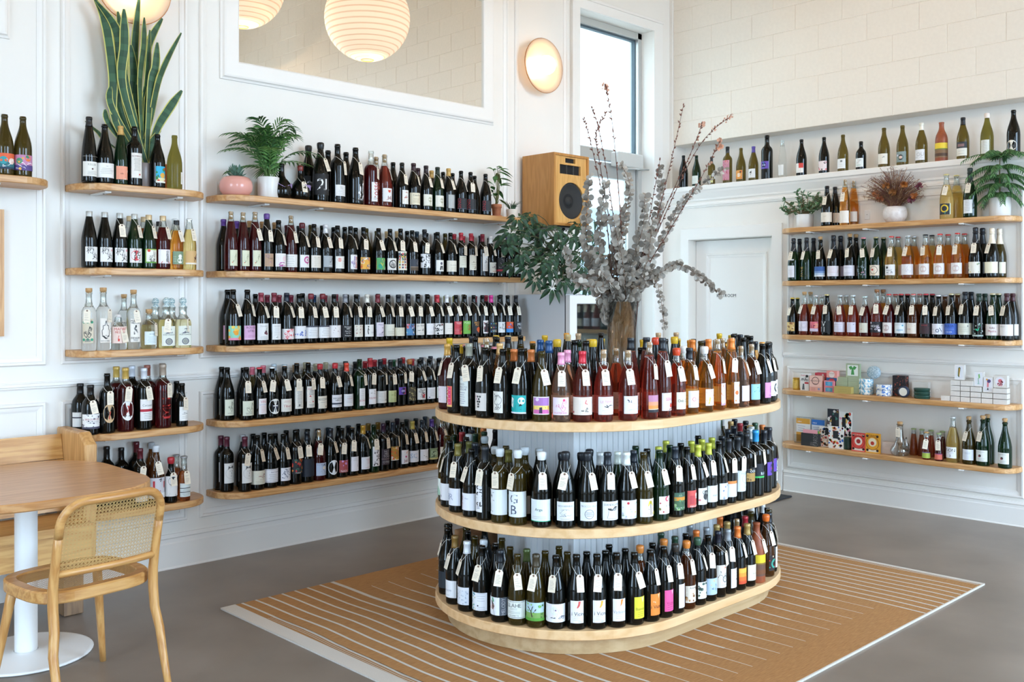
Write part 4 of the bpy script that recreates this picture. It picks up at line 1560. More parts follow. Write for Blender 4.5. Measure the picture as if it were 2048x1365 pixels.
wall_rows('''
159 v k c1a1a1a bk;squat with white label behind its twin;B eceae6|r -1 .6 1 .68 223
181 v k c1a1a1a;squat with skyline label;B efedea|t BERQUERAN .66 .12 b0574a|l 2 .4 .5 999|b 26 4 .05 445 556 667|r -1 0 1 .14 445
214 d1.02 k n;with oval kraft label;95:52:150* cfae84|s 0 .55 .5 .2 2 333 5 .014|k b3442e .03 -.1,.2 .1,.6
234 d1.1 D cc3a04e bk;with gold cap behind left;-
251 d1.1 D cc3a04e;with gold cap and oval white label;95:52:150* eeebe6|k b3342e .03 -.1,.4 .15,.7 -.1,.7|s 0 .25 .5 .08 2 555 3
265 d1.1 k cd9dde4 bk;with white capsule behind;-
288 d1.08 k cd9dde4;with white capsule and red banded label;D efebe8|r -1 .42 1 .54 b5283a|t Carpano .72 .1 777|l 4 .1 .34 aaa|d 5 1 .02 efebe8
297 d1.1 D ca65 bk;with bronze cap behind;-
326 d1.13 D ca98;with red block letters down the glass;60:40:190 -|t MUZ .55 .5 c22f22 0 r|r -.8 .04 .8 .1 b22
320 d1.12 D ca98 bk;with reddish cap behind;-
353 e1.02 k n bk;small and slim behind the half bottle;-
364 e1.02 k n;small with plain white label;A f0eeea|s .1 .6 .6 .12 2 555 7|l 2 .2 .32 aaa
''', SHZ[3], 'on the vermouth shelf', 'vermouth bottles', 'vermouth_bottle', lim=(1.9, 2.59))
wall_rows('''
203 d k cb88a3a bk;with gold capsule;-
220 d1.05 k c1a1a1a bk;with black capsule beside the gold one;A 444
237 d k c1a1a1a bk;with black capsule beside the burgundy ones;A 444
258 d1.08 k c5c1f28 bk;with tall burgundy capsule;-
280 d1.02 k c5c1f28;with burgundy capsule and tag;A d8d0c8
297 b1.05 a wb9c0c4 bk;with grey wax;-
312 b1.05 a wd8dcdf;with white wax and red hook label;G d8d6dc|k c23a44 .05 -.4,.85 -.4,.45 .1,.35 .5,.5 .5,.8|k 333 .02 0,.9 .2,.95 .1,.8|r -1 0 1 .25 eee
342 e1.05 k wb22a33;small with red wax and teal figure label;G ece9e6|c -.1 .75 .22 222|p 2fa5b0 -1,.3 -.2,.75 .4,.6 0,.35|c .7 .85 .12 222|p 2fa5b0 -.6,0 1,0 .8,.2 -.4,.16|k 222 .05 .2,.05 .8,.15 .7,.4
353 e1.0 A b999 bk;small with crown cap behind;-
368 e1.05 A b999;small with banded pale label;H dfe6e3|r -1 .62 1 .67 333|r -1 .32 1 .37 333|l 2 .45 .55 777|l 2 .12 .22 777
''', SHZ[4], 'on the shelf behind the table', 'bottles behind the table', 'vermouth_bottle', lim=(1.9, 2.59))

wall_rows('''
567 j k n nt;with purple wax drips behind its twin;120:40:95 -|p a58fc4 -1,.9 1,1 1,.7 .6,.4 .3,.75 -.3,.5 -.7,.7
597 j k w7a2a22;with purple wax drips and red stopper;120:40:95 -|p a58fc4 -.2,1 1,1 1,.2 .8,.5 .6,.15 .4,.6
617 b1.2 k w1c1c1c bk;magnum with numeral behind its twin;G 141416|t 2L .5 .5 dde
641 b1.22 k w1c1c1c;magnum with large white numeral;G 141416|t 2L .5 .55 f2f2f2
656 b1.16 k n bk;magnum behind the numeral pair;-
675 d1.22 k n;magnum with small white label;S efedeb|t NINETY .8 .08 555|t AFTER .66 .08 555|l 4 .15 .5 aaa
692 b1.17 k n bk;magnum behind the white label;-
711 b1.22 k n;magnum with white pine trees printed;100:22:125 -|k eee .012 -.2,.1 -.2,.8|k eee .012 .5,.1 .5,1|s -.2 .4 .2 .3 5 eee 3|s .5 .5 .25 .4 7 eee 4|t FORET .05 .08 eee
742 d1.18 D n;magnum with red script down a white label;E f0eeec|t rosso .62 .4 b3283a .1 r|l 3 .1 .2 bbb
752 b1.15 R k bk;magnum with cork behind;-
769 b1.15 R k;magnum with red bird label;A f0eeec|c 0 .78 .1 d94f3a|p d9653a -.3,.9 .3,.9 .15,.7 -.15,.7|t Jali .32 .24 8a2233|p d9653a -.6,.1 .6,.1 .3,.2 -.4,.18
786 b1.08 k n bk;magnum behind the red bird label;-
804 b1.02 k n;with autumn tree label;C f2efe8|s 0 .65 .6 .22 5 b3442e 4|p e39b4a -.8,.1 .8,.2 .6,.4 -.6,.35
827 b1.04 k c33171c;with wide cream estate label;B ece2c6|t Casa_Roja .8 .14 5a4a3a|l 4 .2 .5 b5a584|c .3 .6 .03 a44
836 b1.02 k c33171c bk;with brown capsule behind the estate label;-
852 b1.02 k c2a1c20;with pale tree label;A ebe8da|c .2 .55 .22 b9b79a|k 8a8a6a .02 .2,.1 .2,.5|r -1 0 1 .08 d5d2bc
863 b k cc9a05a bk;with gold capsule behind the trees;-
875 b1.02 g c1c2a1c;with a second pale tree label;A ebe8da|c .2 .55 .22 b9b79a|k 8a8a6a .02 .2,.1 .2,.5|r -1 0 1 .08 d5d2bc
886 b k n bk;hidden between tree labels;-
897 b1.02 k cc9a05a;with gold capsule and grey misty label;C b5b8b6|p 7d8a86 -1,0 1,0 1,.35 .3,.3 -.2,.6 -1,.4
905 b k n bk;behind the misty label;-
922 b k n;with black and red web label, first of three;B 24262a|k 888 .012 -.2,.2 .4,.5 -.1,.8|k 888 .012 .4,.5 .9,.3|t DINO .5 .3 a82a34 -.75 r|r -1 0 1 .05 456
941 b k n;with black and red web label, second of three;B 24262a|k 888 .012 -.2,.2 .4,.5 -.1,.8|k 888 .012 .4,.5 .9,.3|t DINO .5 .3 a82a34 -.75 r|r -1 0 1 .05 456
949 b k n bk;behind the web labels;-
971 b k n;with black and red web label beside terracotta pot;B 24262a|k 888 .012 -.2,.2 .4,.5 -.1,.8|k 888 .012 .4,.5 .9,.3|t DINO .5 .3 a82a34 -.75 r|r -1 0 1 .05 456
''', SHZ[0], 'on the top long shelf', 'bottles on the top long shelf', lim=(2.68, 4.82))
wall_rows('''
430 r D k nt;with cork and sage label, first of three;C dcdcc0|s 0 .5 .6 .3 3 8a8f6a 2 .008|c -.5 .22 .03 d8553a
450 r D k nt;with cork and sage label, second of three;C dcdcc0|s 0 .5 .6 .3 3 8a8f6a 2 .008|c -.5 .22 .03 d8553a
470 r1.02 D k;with cork and sage label, third of three;C dcdcc0|s 0 .5 .6 .3 3 8a8f6a 2 .008|c -.5 .22 .03 d8553a
497 r k w5d3a86;with purple wax and kraft snail label;A b8977c|p 7d5a9a -.5,.1 .9,.1 .7,.25 .2,.2 0,.4 -.3,.3|t TONES .62 .1 4a3a34|o -.5 .8 .1 6a5a8a
531 b1.03 k k;with cork and magenta sunburst label;A efe9e4|p b5489a -.6,.35 .9,.55 .9,.85 0,.95 -.6,.7|c .45 .6 .2 f0d5d8|s .1 .18 .6 .15 6 b5489a 4 .02
558 r D k;with cork and wide white text label;B efedea|l 6 .15 .85 999 -.9 .1|k 555 .012 .6,.1 .85,.3 .7,.4
592 b k w5a1a22;with maroon wax and pink portrait label;A f0eeec|o .15 .6 .24 c0408a .05|s .15 .55 .3 .2 4 a8307a 6|c .2 .28 .04 555
620 b k n;with cream lettered label;A ece6da|t ILLER .82 .16 b3a58e|l 7 .12 .66 b9ae9c
646 b k cd9dadd;with white capsule and charcoal landscape label;A aeb4b8|p 4a4e54 -1,0 1,0 1,.45 .4,.6 .1,.5 -1,.62|t margo .22 .13 eee .3|s .3 .65 .5 .2 3 333 2|r -1 0 1 .08 2a2c30
675 b k n;with pink dot on white label;A efece4|c -.35 .7 .17 e5a39a|t SAND .6 .08 aaa .5|l 3 .15 .4 bbb 0 .8
701 b k n;with purple and red sketch label;C eeebea|s -.3 .5 .5 .4 6 7a4aa5 3|s .5 .45 .35 .4 6 c2444a 5
727 b k n;with orange patchwork label;A f0b24a|b 22 6 .13 e36a3a f4ead8 f0c04a d98a2f efe6da 3f6a9a
757 b k n;with green and blue abstract label;A 5cae6a|p f29a5a -1,0 .2,0 -.3,.5 -1,.8|p 3a4a9a -.4,.6 .2,.5 .3,.85 -.2,.95|c -.3 .3 .2 2aa08a|s .2 .5 .7 .4 3 f4e24a 5|p f0f0e0 .5,0 1,0 1,.3
780 b k n;with black scribbled ring label;A f2f0ec|o 0 .5 .33 222 .04|s 0 .5 .45 .3 10 222 9
801 b1.02 k k;with cork and many coloured dots;112:30:150 ece6d6|d 4 6 .055 e0a04a b34a3a 6a8a6a 4a4a6a d9c04a 7a2a3a d96a6a
824 b k n;with night sky label;A 3a3f4a|r -1 0 1 .28 5a4a3a|r -1 .28 1 .36 8a7a6a|k ddd .01 .2,.6 .6,.9|k ddd .008 .3,.5 .45,.62
849 d1.02 k c1c1e22;with white label and black ink splash;150:50:140 f0eff0|c -.85 .6 .22 222|b 10 3 .06 222 333|t TEGO .55 .45 777 .1 r
875 b k n;with drawing of a dog label;A eceae2|c -.05 .7 .13 556|p 333 -.4,.12 -.1,.12 0,.42 .15,.12 .4,.12 .25,.5 -.25,.5
901 b k n;with wide cream script label;B ebe5d4|t Ca_de_Noci .6 .11 9a8f7c|l 3 .15 .38 b5aa94
922 d k cb2303c;with red capsule and cream label;110:60:140 e6e4d2|l 5 .25 .85 a5a08c
942 d k cb2303c;with red capsule and small figures label;100:45:150 e9e3d2|b 6 2 .035 8a5a3a 4a3a2a|l 4 .12 .5 b5a88c
965 d k c7a2030;with maroon capsule and white ship label;T efedea|s 0 .6 .5 .15 4 777 7|l 4 .12 .36 aaa
981 b.98 k ce6e6e4;with white capsule and bird sketch label;A ecebe2|s .1 .55 .6 .35 5 555 3|c 0 .6 .06 9a5a7a|l 2 .1 .18 c97a4a
999 d k c22242a;with black label and red foot;G 23252a|r -1 .08 1 .2 b5283a|s 0 .6 .6 .3 6 888 5 .01
1017 b k c5a3f8a;with purple capsule and small purple flower label;A efedea|p a04a9a 0,.6 .4,.75 .6,.6 .4,.45|l 2 .15 .25 bbb
1034 b k n nt;with pale label behind schefflera leaves;A e6ebe6|l 3 .3 .7 999
''', SHZ[1], 'on the second long shelf', 'bottles on the second long shelf', lim=(2.69, 5.035))
wall_rows('''
455 b1.08 k n bk;with pink block lettered label behind the rose;A d9a8cc|t ROUGE .86 .15 3a2a3a|t LITRE .62 .15 3a2a3a|r -.9 .08 .9 .12 efd9ea
466 b1.08 k k;with cork and yellow rose on teal label;A 8fd0b4|r -1 0 1 .16 e58aa8|b 9 5 .13 f0b43c e89a2c f4ca5a|c .05 .5 .17 eaa02c
492 b1.08 k n;with pink block lettered label;A d9a8cc|t ROUGE .86 .15 3a2a3a|t LITRE .62 .15 3a2a3a|r -.9 .08 .9 .12 efd9ea|l 2 .2 .3 b582a5
520 b1.02 k c8a3340;with maroon capsule and cherries label;110:28:122 e6e5e3|t Domaine .84 .09 999|c .2 .42 .08 6a3a44|c .42 .38 .08 7a4a54|c .3 .5 .07 55303a|k 5a7a4a .015 .3,.55 .45,.75|l 3 .08 .2 bbb
550 b1.02 k c7a2a38;with maroon capsule and engraved white label;C ecebe9|t GRAND .86 .08 888|l 7 .3 .74 bbb|s 0 .15 .2 .08 3 777 3
573 b1.02 k c1a2030;with low label of red splashes;130:28:88 f0ecea|b 18 3 .16 e0626a e99aa0 d9444e f0b9bc
601 b k n;with blue brush strokes label;B eeeef0|s -.4 .35 .5 .2 4 4a6ac0 3 .03|s .5 .4 .4 .25 4 5a7ad0 6 .03
625 b k w7a2530;with red wax and banded white label;B eeeeee|r -1 .88 1 1 4a4e5a|l 5 .2 .75 a5a5a8
648 b k w7a2530;with red wax, twin of the banded label;B eeeeee|r -1 .88 1 1 4a4e5a|l 5 .2 .75 a5a5a8
672 b k n;with dark red brush lettering;B efecec|k 7a2034 .02 -.9,.1 -.4,.6 0,.95|k 7a2034 .02 -.5,.4 .1,.5 -.3,.8|k 7a2034 .018 .3,.5 .8,.4 .5,.7 .9,.9
695 b k c8a8c92;with silver capsule and black lettered label;B 15151a|t Bourgogne .86 .1 eee|t GREG .7 .1 eee|t Pinot_Noir .5 .09 eee|t Les_Mys .34 .09 eee|t Pompelane .14 .09 eee
714 b k n;with grid of red ticks label;A e6e2d4|s -.6 .85 .1 .06 2 9a2a34 1 .025|s 0 .85 .1 .06 2 9a2a34 2 .025|s .6 .85 .1 .06 2 9a2a34 3 .025|s -.6 .6 .1 .06 2 9a2a34 4 .025|s 0 .6 .1 .06 2 9a2a34 5 .025|s .6 .6 .1 .06 2 9a2a34 6 .025|s -.6 .35 .1 .06 2 9a2a34 7 .025|s 0 .35 .1 .06 2 9a2a34 8 .025
736 b k ce6e2d6;with cream capsule and thin black figure label;A efeeea|c -.4 .84 .06 222|k 222 .035 -.4,.75 -.5,.45 -.4,.2|k 222 .02 -.45,.6 -.2,.55|t Caldo .35 .12 aaa .4
756 b k c7a2a34;with maroon capsule and lilac tall label;C e6dde8|t Manso .85 .1 6a5a8a|s .5 .45 .3 .2 3 6a5a7a 4|l 3 .08 .22 a59ab0
778 b k n;with cream script label;B ebe9da|t Les_Clos .6 .1 a5a08c .4|l 4 .15 .4 bbb6a2
799 b k c20262e;with low cream label;140:28:82 e6e2cc|l 5 .2 .8 b5b09a
819 b k c262a34;with busy blue and red comic label;A 5a8ab8|b 26 8 .11 d9553f f0e6d8 3a4a8a e89aa5 4aa0c8 222
838 b k n;with serif lettered pale label;A e6e0d6|t LE_TEMPS .82 .14 6a6058|s 0 .42 .7 .12 4 444 3|l 2 .1 .2 aaa
858 b k n;with white label and grey square;A edeaea|r .35 .45 .8 .72 9a9aa4|l 3 .1 .3 c5c2c2
877 b k cb8303c;with red capsule and marbled label;B efeae6|s -.3 .6 .5 .3 6 222 4 .03|p 8a4a44 .1,.2 .9,.1 .8,.7 .3,.8|b 6 3 .08 222 7a3a34
896 b k cdadcdc;with white capsule and cream label;A ebe4da|l 2 .3 .5 c5b8a8|s .8 .3 .15 .2 2 c2553f 2
914 b k n;with red lettered label;110:26:115 c9404a|t TOMT .86 .15 f2e6e6|c .3 .45 .24 a5303a|c .6 .2 .1 e0b040|l 4 .12 .4 e89aa0 -.9 -.1
931 b k n;with bright green label;115:28:118 74b44a|t POCHO .86 .15 dfeccc|c .2 .48 .22 9a7a3a|p 5a8a34 -.2,.2 .6,.2 .4,.5 0,.5
948 b k n;with orange letters on black label;100:28:115 1d1f24|t INCO .88 .15 e09a3a|t PILU .7 .15 e09a3a|c .3 .34 .2 d9602f|p d9602f .1,.1 .5,.1 .45,.4 .15,.4
967 b k n;with black and white print label;C f2e9e4|r -.78 .1 .78 .84 2a2022|b 12 6 .08 efe6e0 8a3a44
985 b k cd6388c;with hot pink capsule and dark lettered label;A 22262e|d 4 3 .06 5a8ab8 b5585f d9c05a 5aa58a|l 2 .12 .24 e0e0e0
1003 b k n;with pen drawing on grey label;A e2e2e0|s -.3 .5 .4 .35 5 333 3|s .4 .6 .4 .3 4 888 4
1018 b k n;with orange and blue label;A d9552f|r -1 0 1 .35 3a8ad0|k 2a4a8a .05 -.6,.35 0,.7 .3,.5|b 6 3 .09 3a8ad0 e87a4a
1031 b k c20242a;with white lettered black label by the fridge;A 222830|t MOI .75 .25 e6e6e6|t VIE .4 .25 e6e6e6
''', SHZ[2], 'on the middle long shelf', 'bottles on the middle long shelf', lim=(2.70, 5.035))
wall_rows('''
430 b1.02 k n nt bk;with pale landscape drawing, first of three;C dde0cc|s .2 .55 .5 .3 6 6a6f60 3 .01|l 1 .15 .15 888
459 b1.02 k n nt md;with pale landscape drawing, second of three;C dde0cc|s .2 .55 .5 .3 6 6a6f60 3 .01|l 1 .15 .15 888
478 b1.02 k n;with pale landscape drawing, third of three;104:26:108 dde0cc|s .2 .55 .6 .3 7 6a6f60 3 .01|l 2 .12 .18 888
509 b k bd8444e;with red crown cap and pink lettered label;C efe8e8|t VINI .8 .16 d28a94|r -.9 .6 .9 .62 aac|l 5 .12 .5 e5b9be
537 b k be4ecf0;with white crown cap and round glass emblem;110:22:112* f0f0ec|p 2f3a5a -.5,.65 .5,.65 .35,.42 .12,.34 -.12,.34 -.35,.42|k 2f3a5a .02 .0,.34 .0,.14|r -.35 .5 .4 .58 e6e6ea|t BREF .8 .08 444
563 b k k;with cork and red typed label;A ece9e0|t Tiberi .45 .2 a5343a|l 2 .75 .85 c58a8a|l 3 .12 .28 bbb
593 d1.03 k k;with cork and closely written white label;T edeae2|l 14 .1 .9 999|r -.3 .12 .0 .2 666
614 d1.03 k k;with cork and red cross label;T e9e4dc|k c2272f .04 -.5,.26 .4,.56|k c2272f .04 -.4,.56 .4,.26|t PACINA .87 .07 b5474a|l 4 .62 .8 888|l 2 .08 .14 999
640 b k wb5333a;with red wax and clipped corner label;A e6dfd0|t NOCCORTE .74 .17 333|p 4a4a52 -1,0 -.3,0 -1,.45|r .3 .08 .45 .22 222|l 1 .5 .5 888
670 b k wc0343c;with red wax and dark banded label;A ecebf0|t VERSANTE .72 .13 333|t NERO .56 .13 333|r -1 .22 1 .36 3a4454|l 2 .08 .14 999
693 b k cdf4a34;with bright red capsule and plain white label;A e6e6e8|l 5 .3 .8 b8b8c0|l 1 .62 .62 d28a8a
719 d1.05 g n;with green neck and slim white label;E eceaea|l 6 .4 .9 aaa|t BUONO .3 .1 b5474a
741 d1.06 k cb5343a;with red capsule and tall white label;C efedf0|t ROSSO_MONTE .4 .12 a5303a|s 0 .75 .6 .15 3 bbb 3
760 d1.02 k c20242a;with pale estate label;B e4e3e0|l 6 .2 .8 a8a8a8|c .4 .25 .08 999
781 d k c262a2c;with yellow green label;A c5cc96|s 0 .65 .5 .2 5 8a9a5a 3|l 3 .1 .3 98a06a
800 d1.02 k c1f2124;with purple label and red crescent;95:72:120 6a4ab5|c .1 .5 .42 1a1a24|k d9503a .06 .5,.85 .8,.5 .5,.15 .1,.1|t NIBIRU .5 .16 e6e6ee
821 b k wb0713a;with amber wax and gold patterned label;C 4a4432|b 30 4 .06 b5a874 8a7f54 2a2620
839 b k n;with drawn red star label;A ecebe8|t FRANK .86 .14 222|t RED .7 .13 222 -.4|p c2333a .1,.6 .3,.45 .65,.5 .4,.3 .5,.05 .15,.2 -.2,.1 0,.32 -.25,.5|s 0 .5 .8 .4 5 333 6
858 b k n;with plain typed label;A edecef|l 5 .3 .8 aaa|r -.7 .1 -.5 .18 333
876 b k n nt;with pale label behind the island;A dfe6e0|l 3 .3 .7 999
''', SHZ[3], 'on the fourth long shelf', 'bottles on the fourth long shelf', lim=(2.70, 5.02))
FACE = '|o .15 .5 .27 bbb .006|p 6a6a6a -.4,.66 -.3,.86 .1,.92 .5,.86 .65,.64 .5,.74 .1,.76 -.2,.74|s .15 .8 .42 .06 5 444 3 .008|k 555 .012 -.1,.6 .0,.62|k 555 .012 .25,.62 .42,.6|k 777 .01 .2,.55 .24,.45 .16,.44|k 666 .01 .05,.36 .3,.36'
wall_rows(f'''
429 d1.03 k c5a2434 nt bk;with pencil face label, first of three;100:48:158 e9e9e6{FACE}
453 d1.03 k c5a2434 nt md;with pencil face label, second of three;100:48:158 e9e9e6{FACE}
471 d1.03 k c5a2434;with pencil face label, third of three;100:48:158 e9e9e6{FACE}
494 b1.05 k n;with cream label of sketched letters;B dfddcc|s .15 .6 .4 .15 6 9a6a6a 3 .014|t LES_VINS .35 .08 a58a8a .15|l 2 .12 .22 b5b09a
523 b1.05 k n;with bordered formal white label;B ebebf0|r -.94 .92 .94 .94 778|r -.94 .06 .94 .08 778|t NATURAND .76 .1 778 .2|l 4 .2 .58 999
554 b1.02 k n;with blue scribbled writing label;A eaeaf2|s 0 .55 .8 .35 9 3a4668 5 .014
575 d1.06 k n;with fiery carnival label;110:58:140 20262a|b 22 5 .1 d9552f e38a3a 3a6a5a c2303a 2a3a3a|r -1 0 1 .12 20262a|t MARDI .07 .09 c5c5c5
598 b1.02 k c1e2228;with blank midnight blue label;G 1c2330
620 b1.02 D k;with cork and blue uniform figure label;A b8c4dc|p 3a4a6a -.7,.0 .6,0 .5,.3 .2,.5 -.2,.35|c .3 .6 .13 e8dccc|p 2a3a5a .0,.75 .6,.75 .35,.92|t VOTRE .87 .1 6a7a94 -.4
645 b1.03 k c22262c;with white crescent label;100:24:112* eceef2|p 0a0c0e .2,0 1,0 1,.45
667 d1.0 k n;with violet abstract label;A a5484a|p 8a62b8 -.4,.2 .7,.3 .6,.95 0,1 -.3,.6|t NADIR .12 .16 f0e6ec|b 8 5 .09 c99ad8 b5584a
691 b1.0 k k;with black quill on white label;C eceaf0|p 223 .1,.06 .6,.32 .75,.55 .45,.35|l 2 .75 .85 ccc
711 b1.02 k cb5882a;with gold foil neck and pink typed label;A eaeaf0|t PASSION .78 .09 c28a9a .3|l 4 .45 .68 d5a5b0 0 .8|l 1 .12 .12 c58a9a
733 d1.0 g n;with black handwriting up a white label;T eceaec|t Pipeño .48 .42 1a1a1a .1 r|c -.2 .9 .04 d98aa5
755 d1.0 k c3a2236;with aubergine lettered label;112:40:140 3a2e38|t NOT .86 .13 b5b0b5|t MED .7 .13 b5b0b5|t TOUR .54 .13 b5b0b5|r -1 .36 1 .4 8a7a7a|t OTRO .18 .14 a5a5aa
773 d1.0 k c2a323e;with orange and ochre mosaic label;115:60:150 b5883a|b 20 4 .11 e0622f efe8dc 8a7a4a d94a2a e9b04a|r -1 0 1 .05 efe8dc
794 b1.0 k n;with red bird label, slim;C eeeaf0|c .1 .52 .07 c23a7a|t Jali .24 .2 8a2233|p d9653a -.4,.86 .6,.9 .3,.75
814 b1.0 k cb5a04a;with two blue outlined letters label;B eaeaf2|t SC .56 .4 9ab0d0 -.35|s .4 .4 .5 .2 3 c5d0e0 2
834 b k c242c34;with small black bird label;A eaeaf0|p 222 .0,.3 .5,.15 .4,.35 .15,.4|k 222 .02 .6,.6 .75,.85|k 222 .014 .1,.3 -.4,.5
852 b k c4a2f78;with green woodcut label;A 7f8f68|r -.7 .25 .5 .8 a8b894|s -.1 .5 .5 .25 7 3a4a34 4 .02|c .6 .8 .12 3a4a34|r -1 0 1 .14 c5b874
872 b D k;with cork and red and cream label;A e0d5c5|p a5343f -1,.2 .1,.6 .1,1 -1,1|s .3 .4 .5 .3 3 445 3
''', SHZ[4], 'on the lowest long shelf', 'bottles on the lowest long shelf', lim=(2.70, 5.03))

# ---------------------------------------------------------------- restroom wall
wall_rows('''
1367 b.98 k n nt;without label behind the dried twigs;-
1393 b.93 g n nt;with pale label;A e2e6dc|l 3 .2 .6 aaa
1423 d.82 l c20262c nt;small with yellow label;A dcdc9a|c 0 .2 .1 b8d0d8|l 3 .4 .8 b5b57a
1455 d1.05 l c222 nt;with red streaked label;110:30:190 c98a9a|b 10 3 .1 d9655a e6a5a5 b5475a 8a3a4a
1482 b.98 l n nt;with orange animal label;A e09a4a|c .2 .45 .2 f0e6d8|b 9 4 .09 b5402a 3a2a2a e8702f 2a4a6a
1507 b.98 l c5a4a9a nt;with purple capsule and tree sketch label;A e6e6e4|c 0 .62 .1 444|s 0 .6 .3 .15 4 333 3|k 444 .02 0,.3 0,.55
1534 d1.22 k n nt;magnum with purple label;100:75:125 6a4fb0|c 0 .5 .33 15151c|k 3a8ad0 .05 -.1,.1 .2,.5 -.1,.9|t SENEJ .5 .15 e8e8f0
1565 r.92 C n nt;without colour and pale label;C e6e6e2|l 5 .2 .8 ccc
1603 b k n nt;with red and white label;A efece6|r .05 .5 1 1 d9483f|l 2 .1 .2 ccc
1648 b.98 k n nt;with pink creature label;A efe0e0|b 12 4 .1 d9626a 2a2022 e89aa0 f0d0d0
1686 b.98 l n nt;with white label and grey square;A eeeeec|r .0 .65 .4 .85 888|l 2 .2 .4 ccc
1722 v.88 k n nt;squat with green lettered label;A ebeeec|t camo .22 .16 5aa58a|s 0 .65 .6 .2 3 bbb 2
1768 b1.02 l n nt;with cream script label;A eee9dc|s 0 .6 .5 .15 2 999 2
1805 b1.02 l n nt;with round animal badge label;A 8a9a96|c 0 .45 .26 2a2a2c|c 0 .45 .14 e8c8b8|c -.6 .65 .1 dde
1843 b1.02 l cf0ead8 nt;with cream capsule and grey pencil label;A e9e9ea|t OU .55 .35 bbb .2|s 0 .3 .8 .2 3 bbb 3
1883 q1.0 q n nt;with yellow band;G 8a6a4a|r -1 .62 1 1 f0d03a|r -1 .1 1 .3 5a4232|r -1 .55 1 .62 7a8a3a
1926 b1.02 l c1c1e22 nt;with charcoal and white split label;110:30:125 e9e6da|r -1 .55 1 1 33353a|r -.6 .66 .5 .86 8a6a6a|l 2 .15 .35 bbb
1974 b1.04 y wefe0d4 nt;with pale wax and typed label;C e2e4dc|l 8 .1 .9 999
2027 b1.04 k n nt;with round cream label;95:28:98* f0eadb|s -.2 .7 .3 .08 2 999 2|l 3 .25 .5 aaa
''', LEDGE, 'on the high white ledge', 'display bottles on the ledge', 'display_bottle', 'X', front=7.04)
wall_rows('''
1654 s.98 k c1a1c20;with wide cream label;B ebe0d0|t NUIT .6 .12 c9bca8
1670 s.98 k c1a1c20 bk;with cream label behind its twin;B ebe0d0
1690 r1.0 O k;with cork and dark hill label;B efe6da|p 4a4352 -1,0 1,0 1,.35 .2,.5 -.4,.5 -1,.25|r -1 -.2 1 .0 efe6da
1707 r1.0 O k bk;with dark hill label behind its twin;B efe6da|p 4a4352 -1,0 1,0 1,.35 .2,.5 -.4,.5 -1,.25
1893 s1.0 W bd8c88a;with yellow ring on black label;A 2a2e34|o 0 .55 .3 e6c22a .06|k 4a9a8a .03 .1,.05 .2,.3|r .85 0 1 1 efe
1913 s1.0 W bd8c88a bk;with crown cap behind its twin;-
1940 s1.02 g f1f2f2a;with white typed label beside the pine;C eceef0|l 7 .2 .9 aaa
''', RSZ[0], 'on the top right shelf', 'bottles beside the jade plant', 'sparkling_bottle', 'X', lim=(2.3, 4.02))
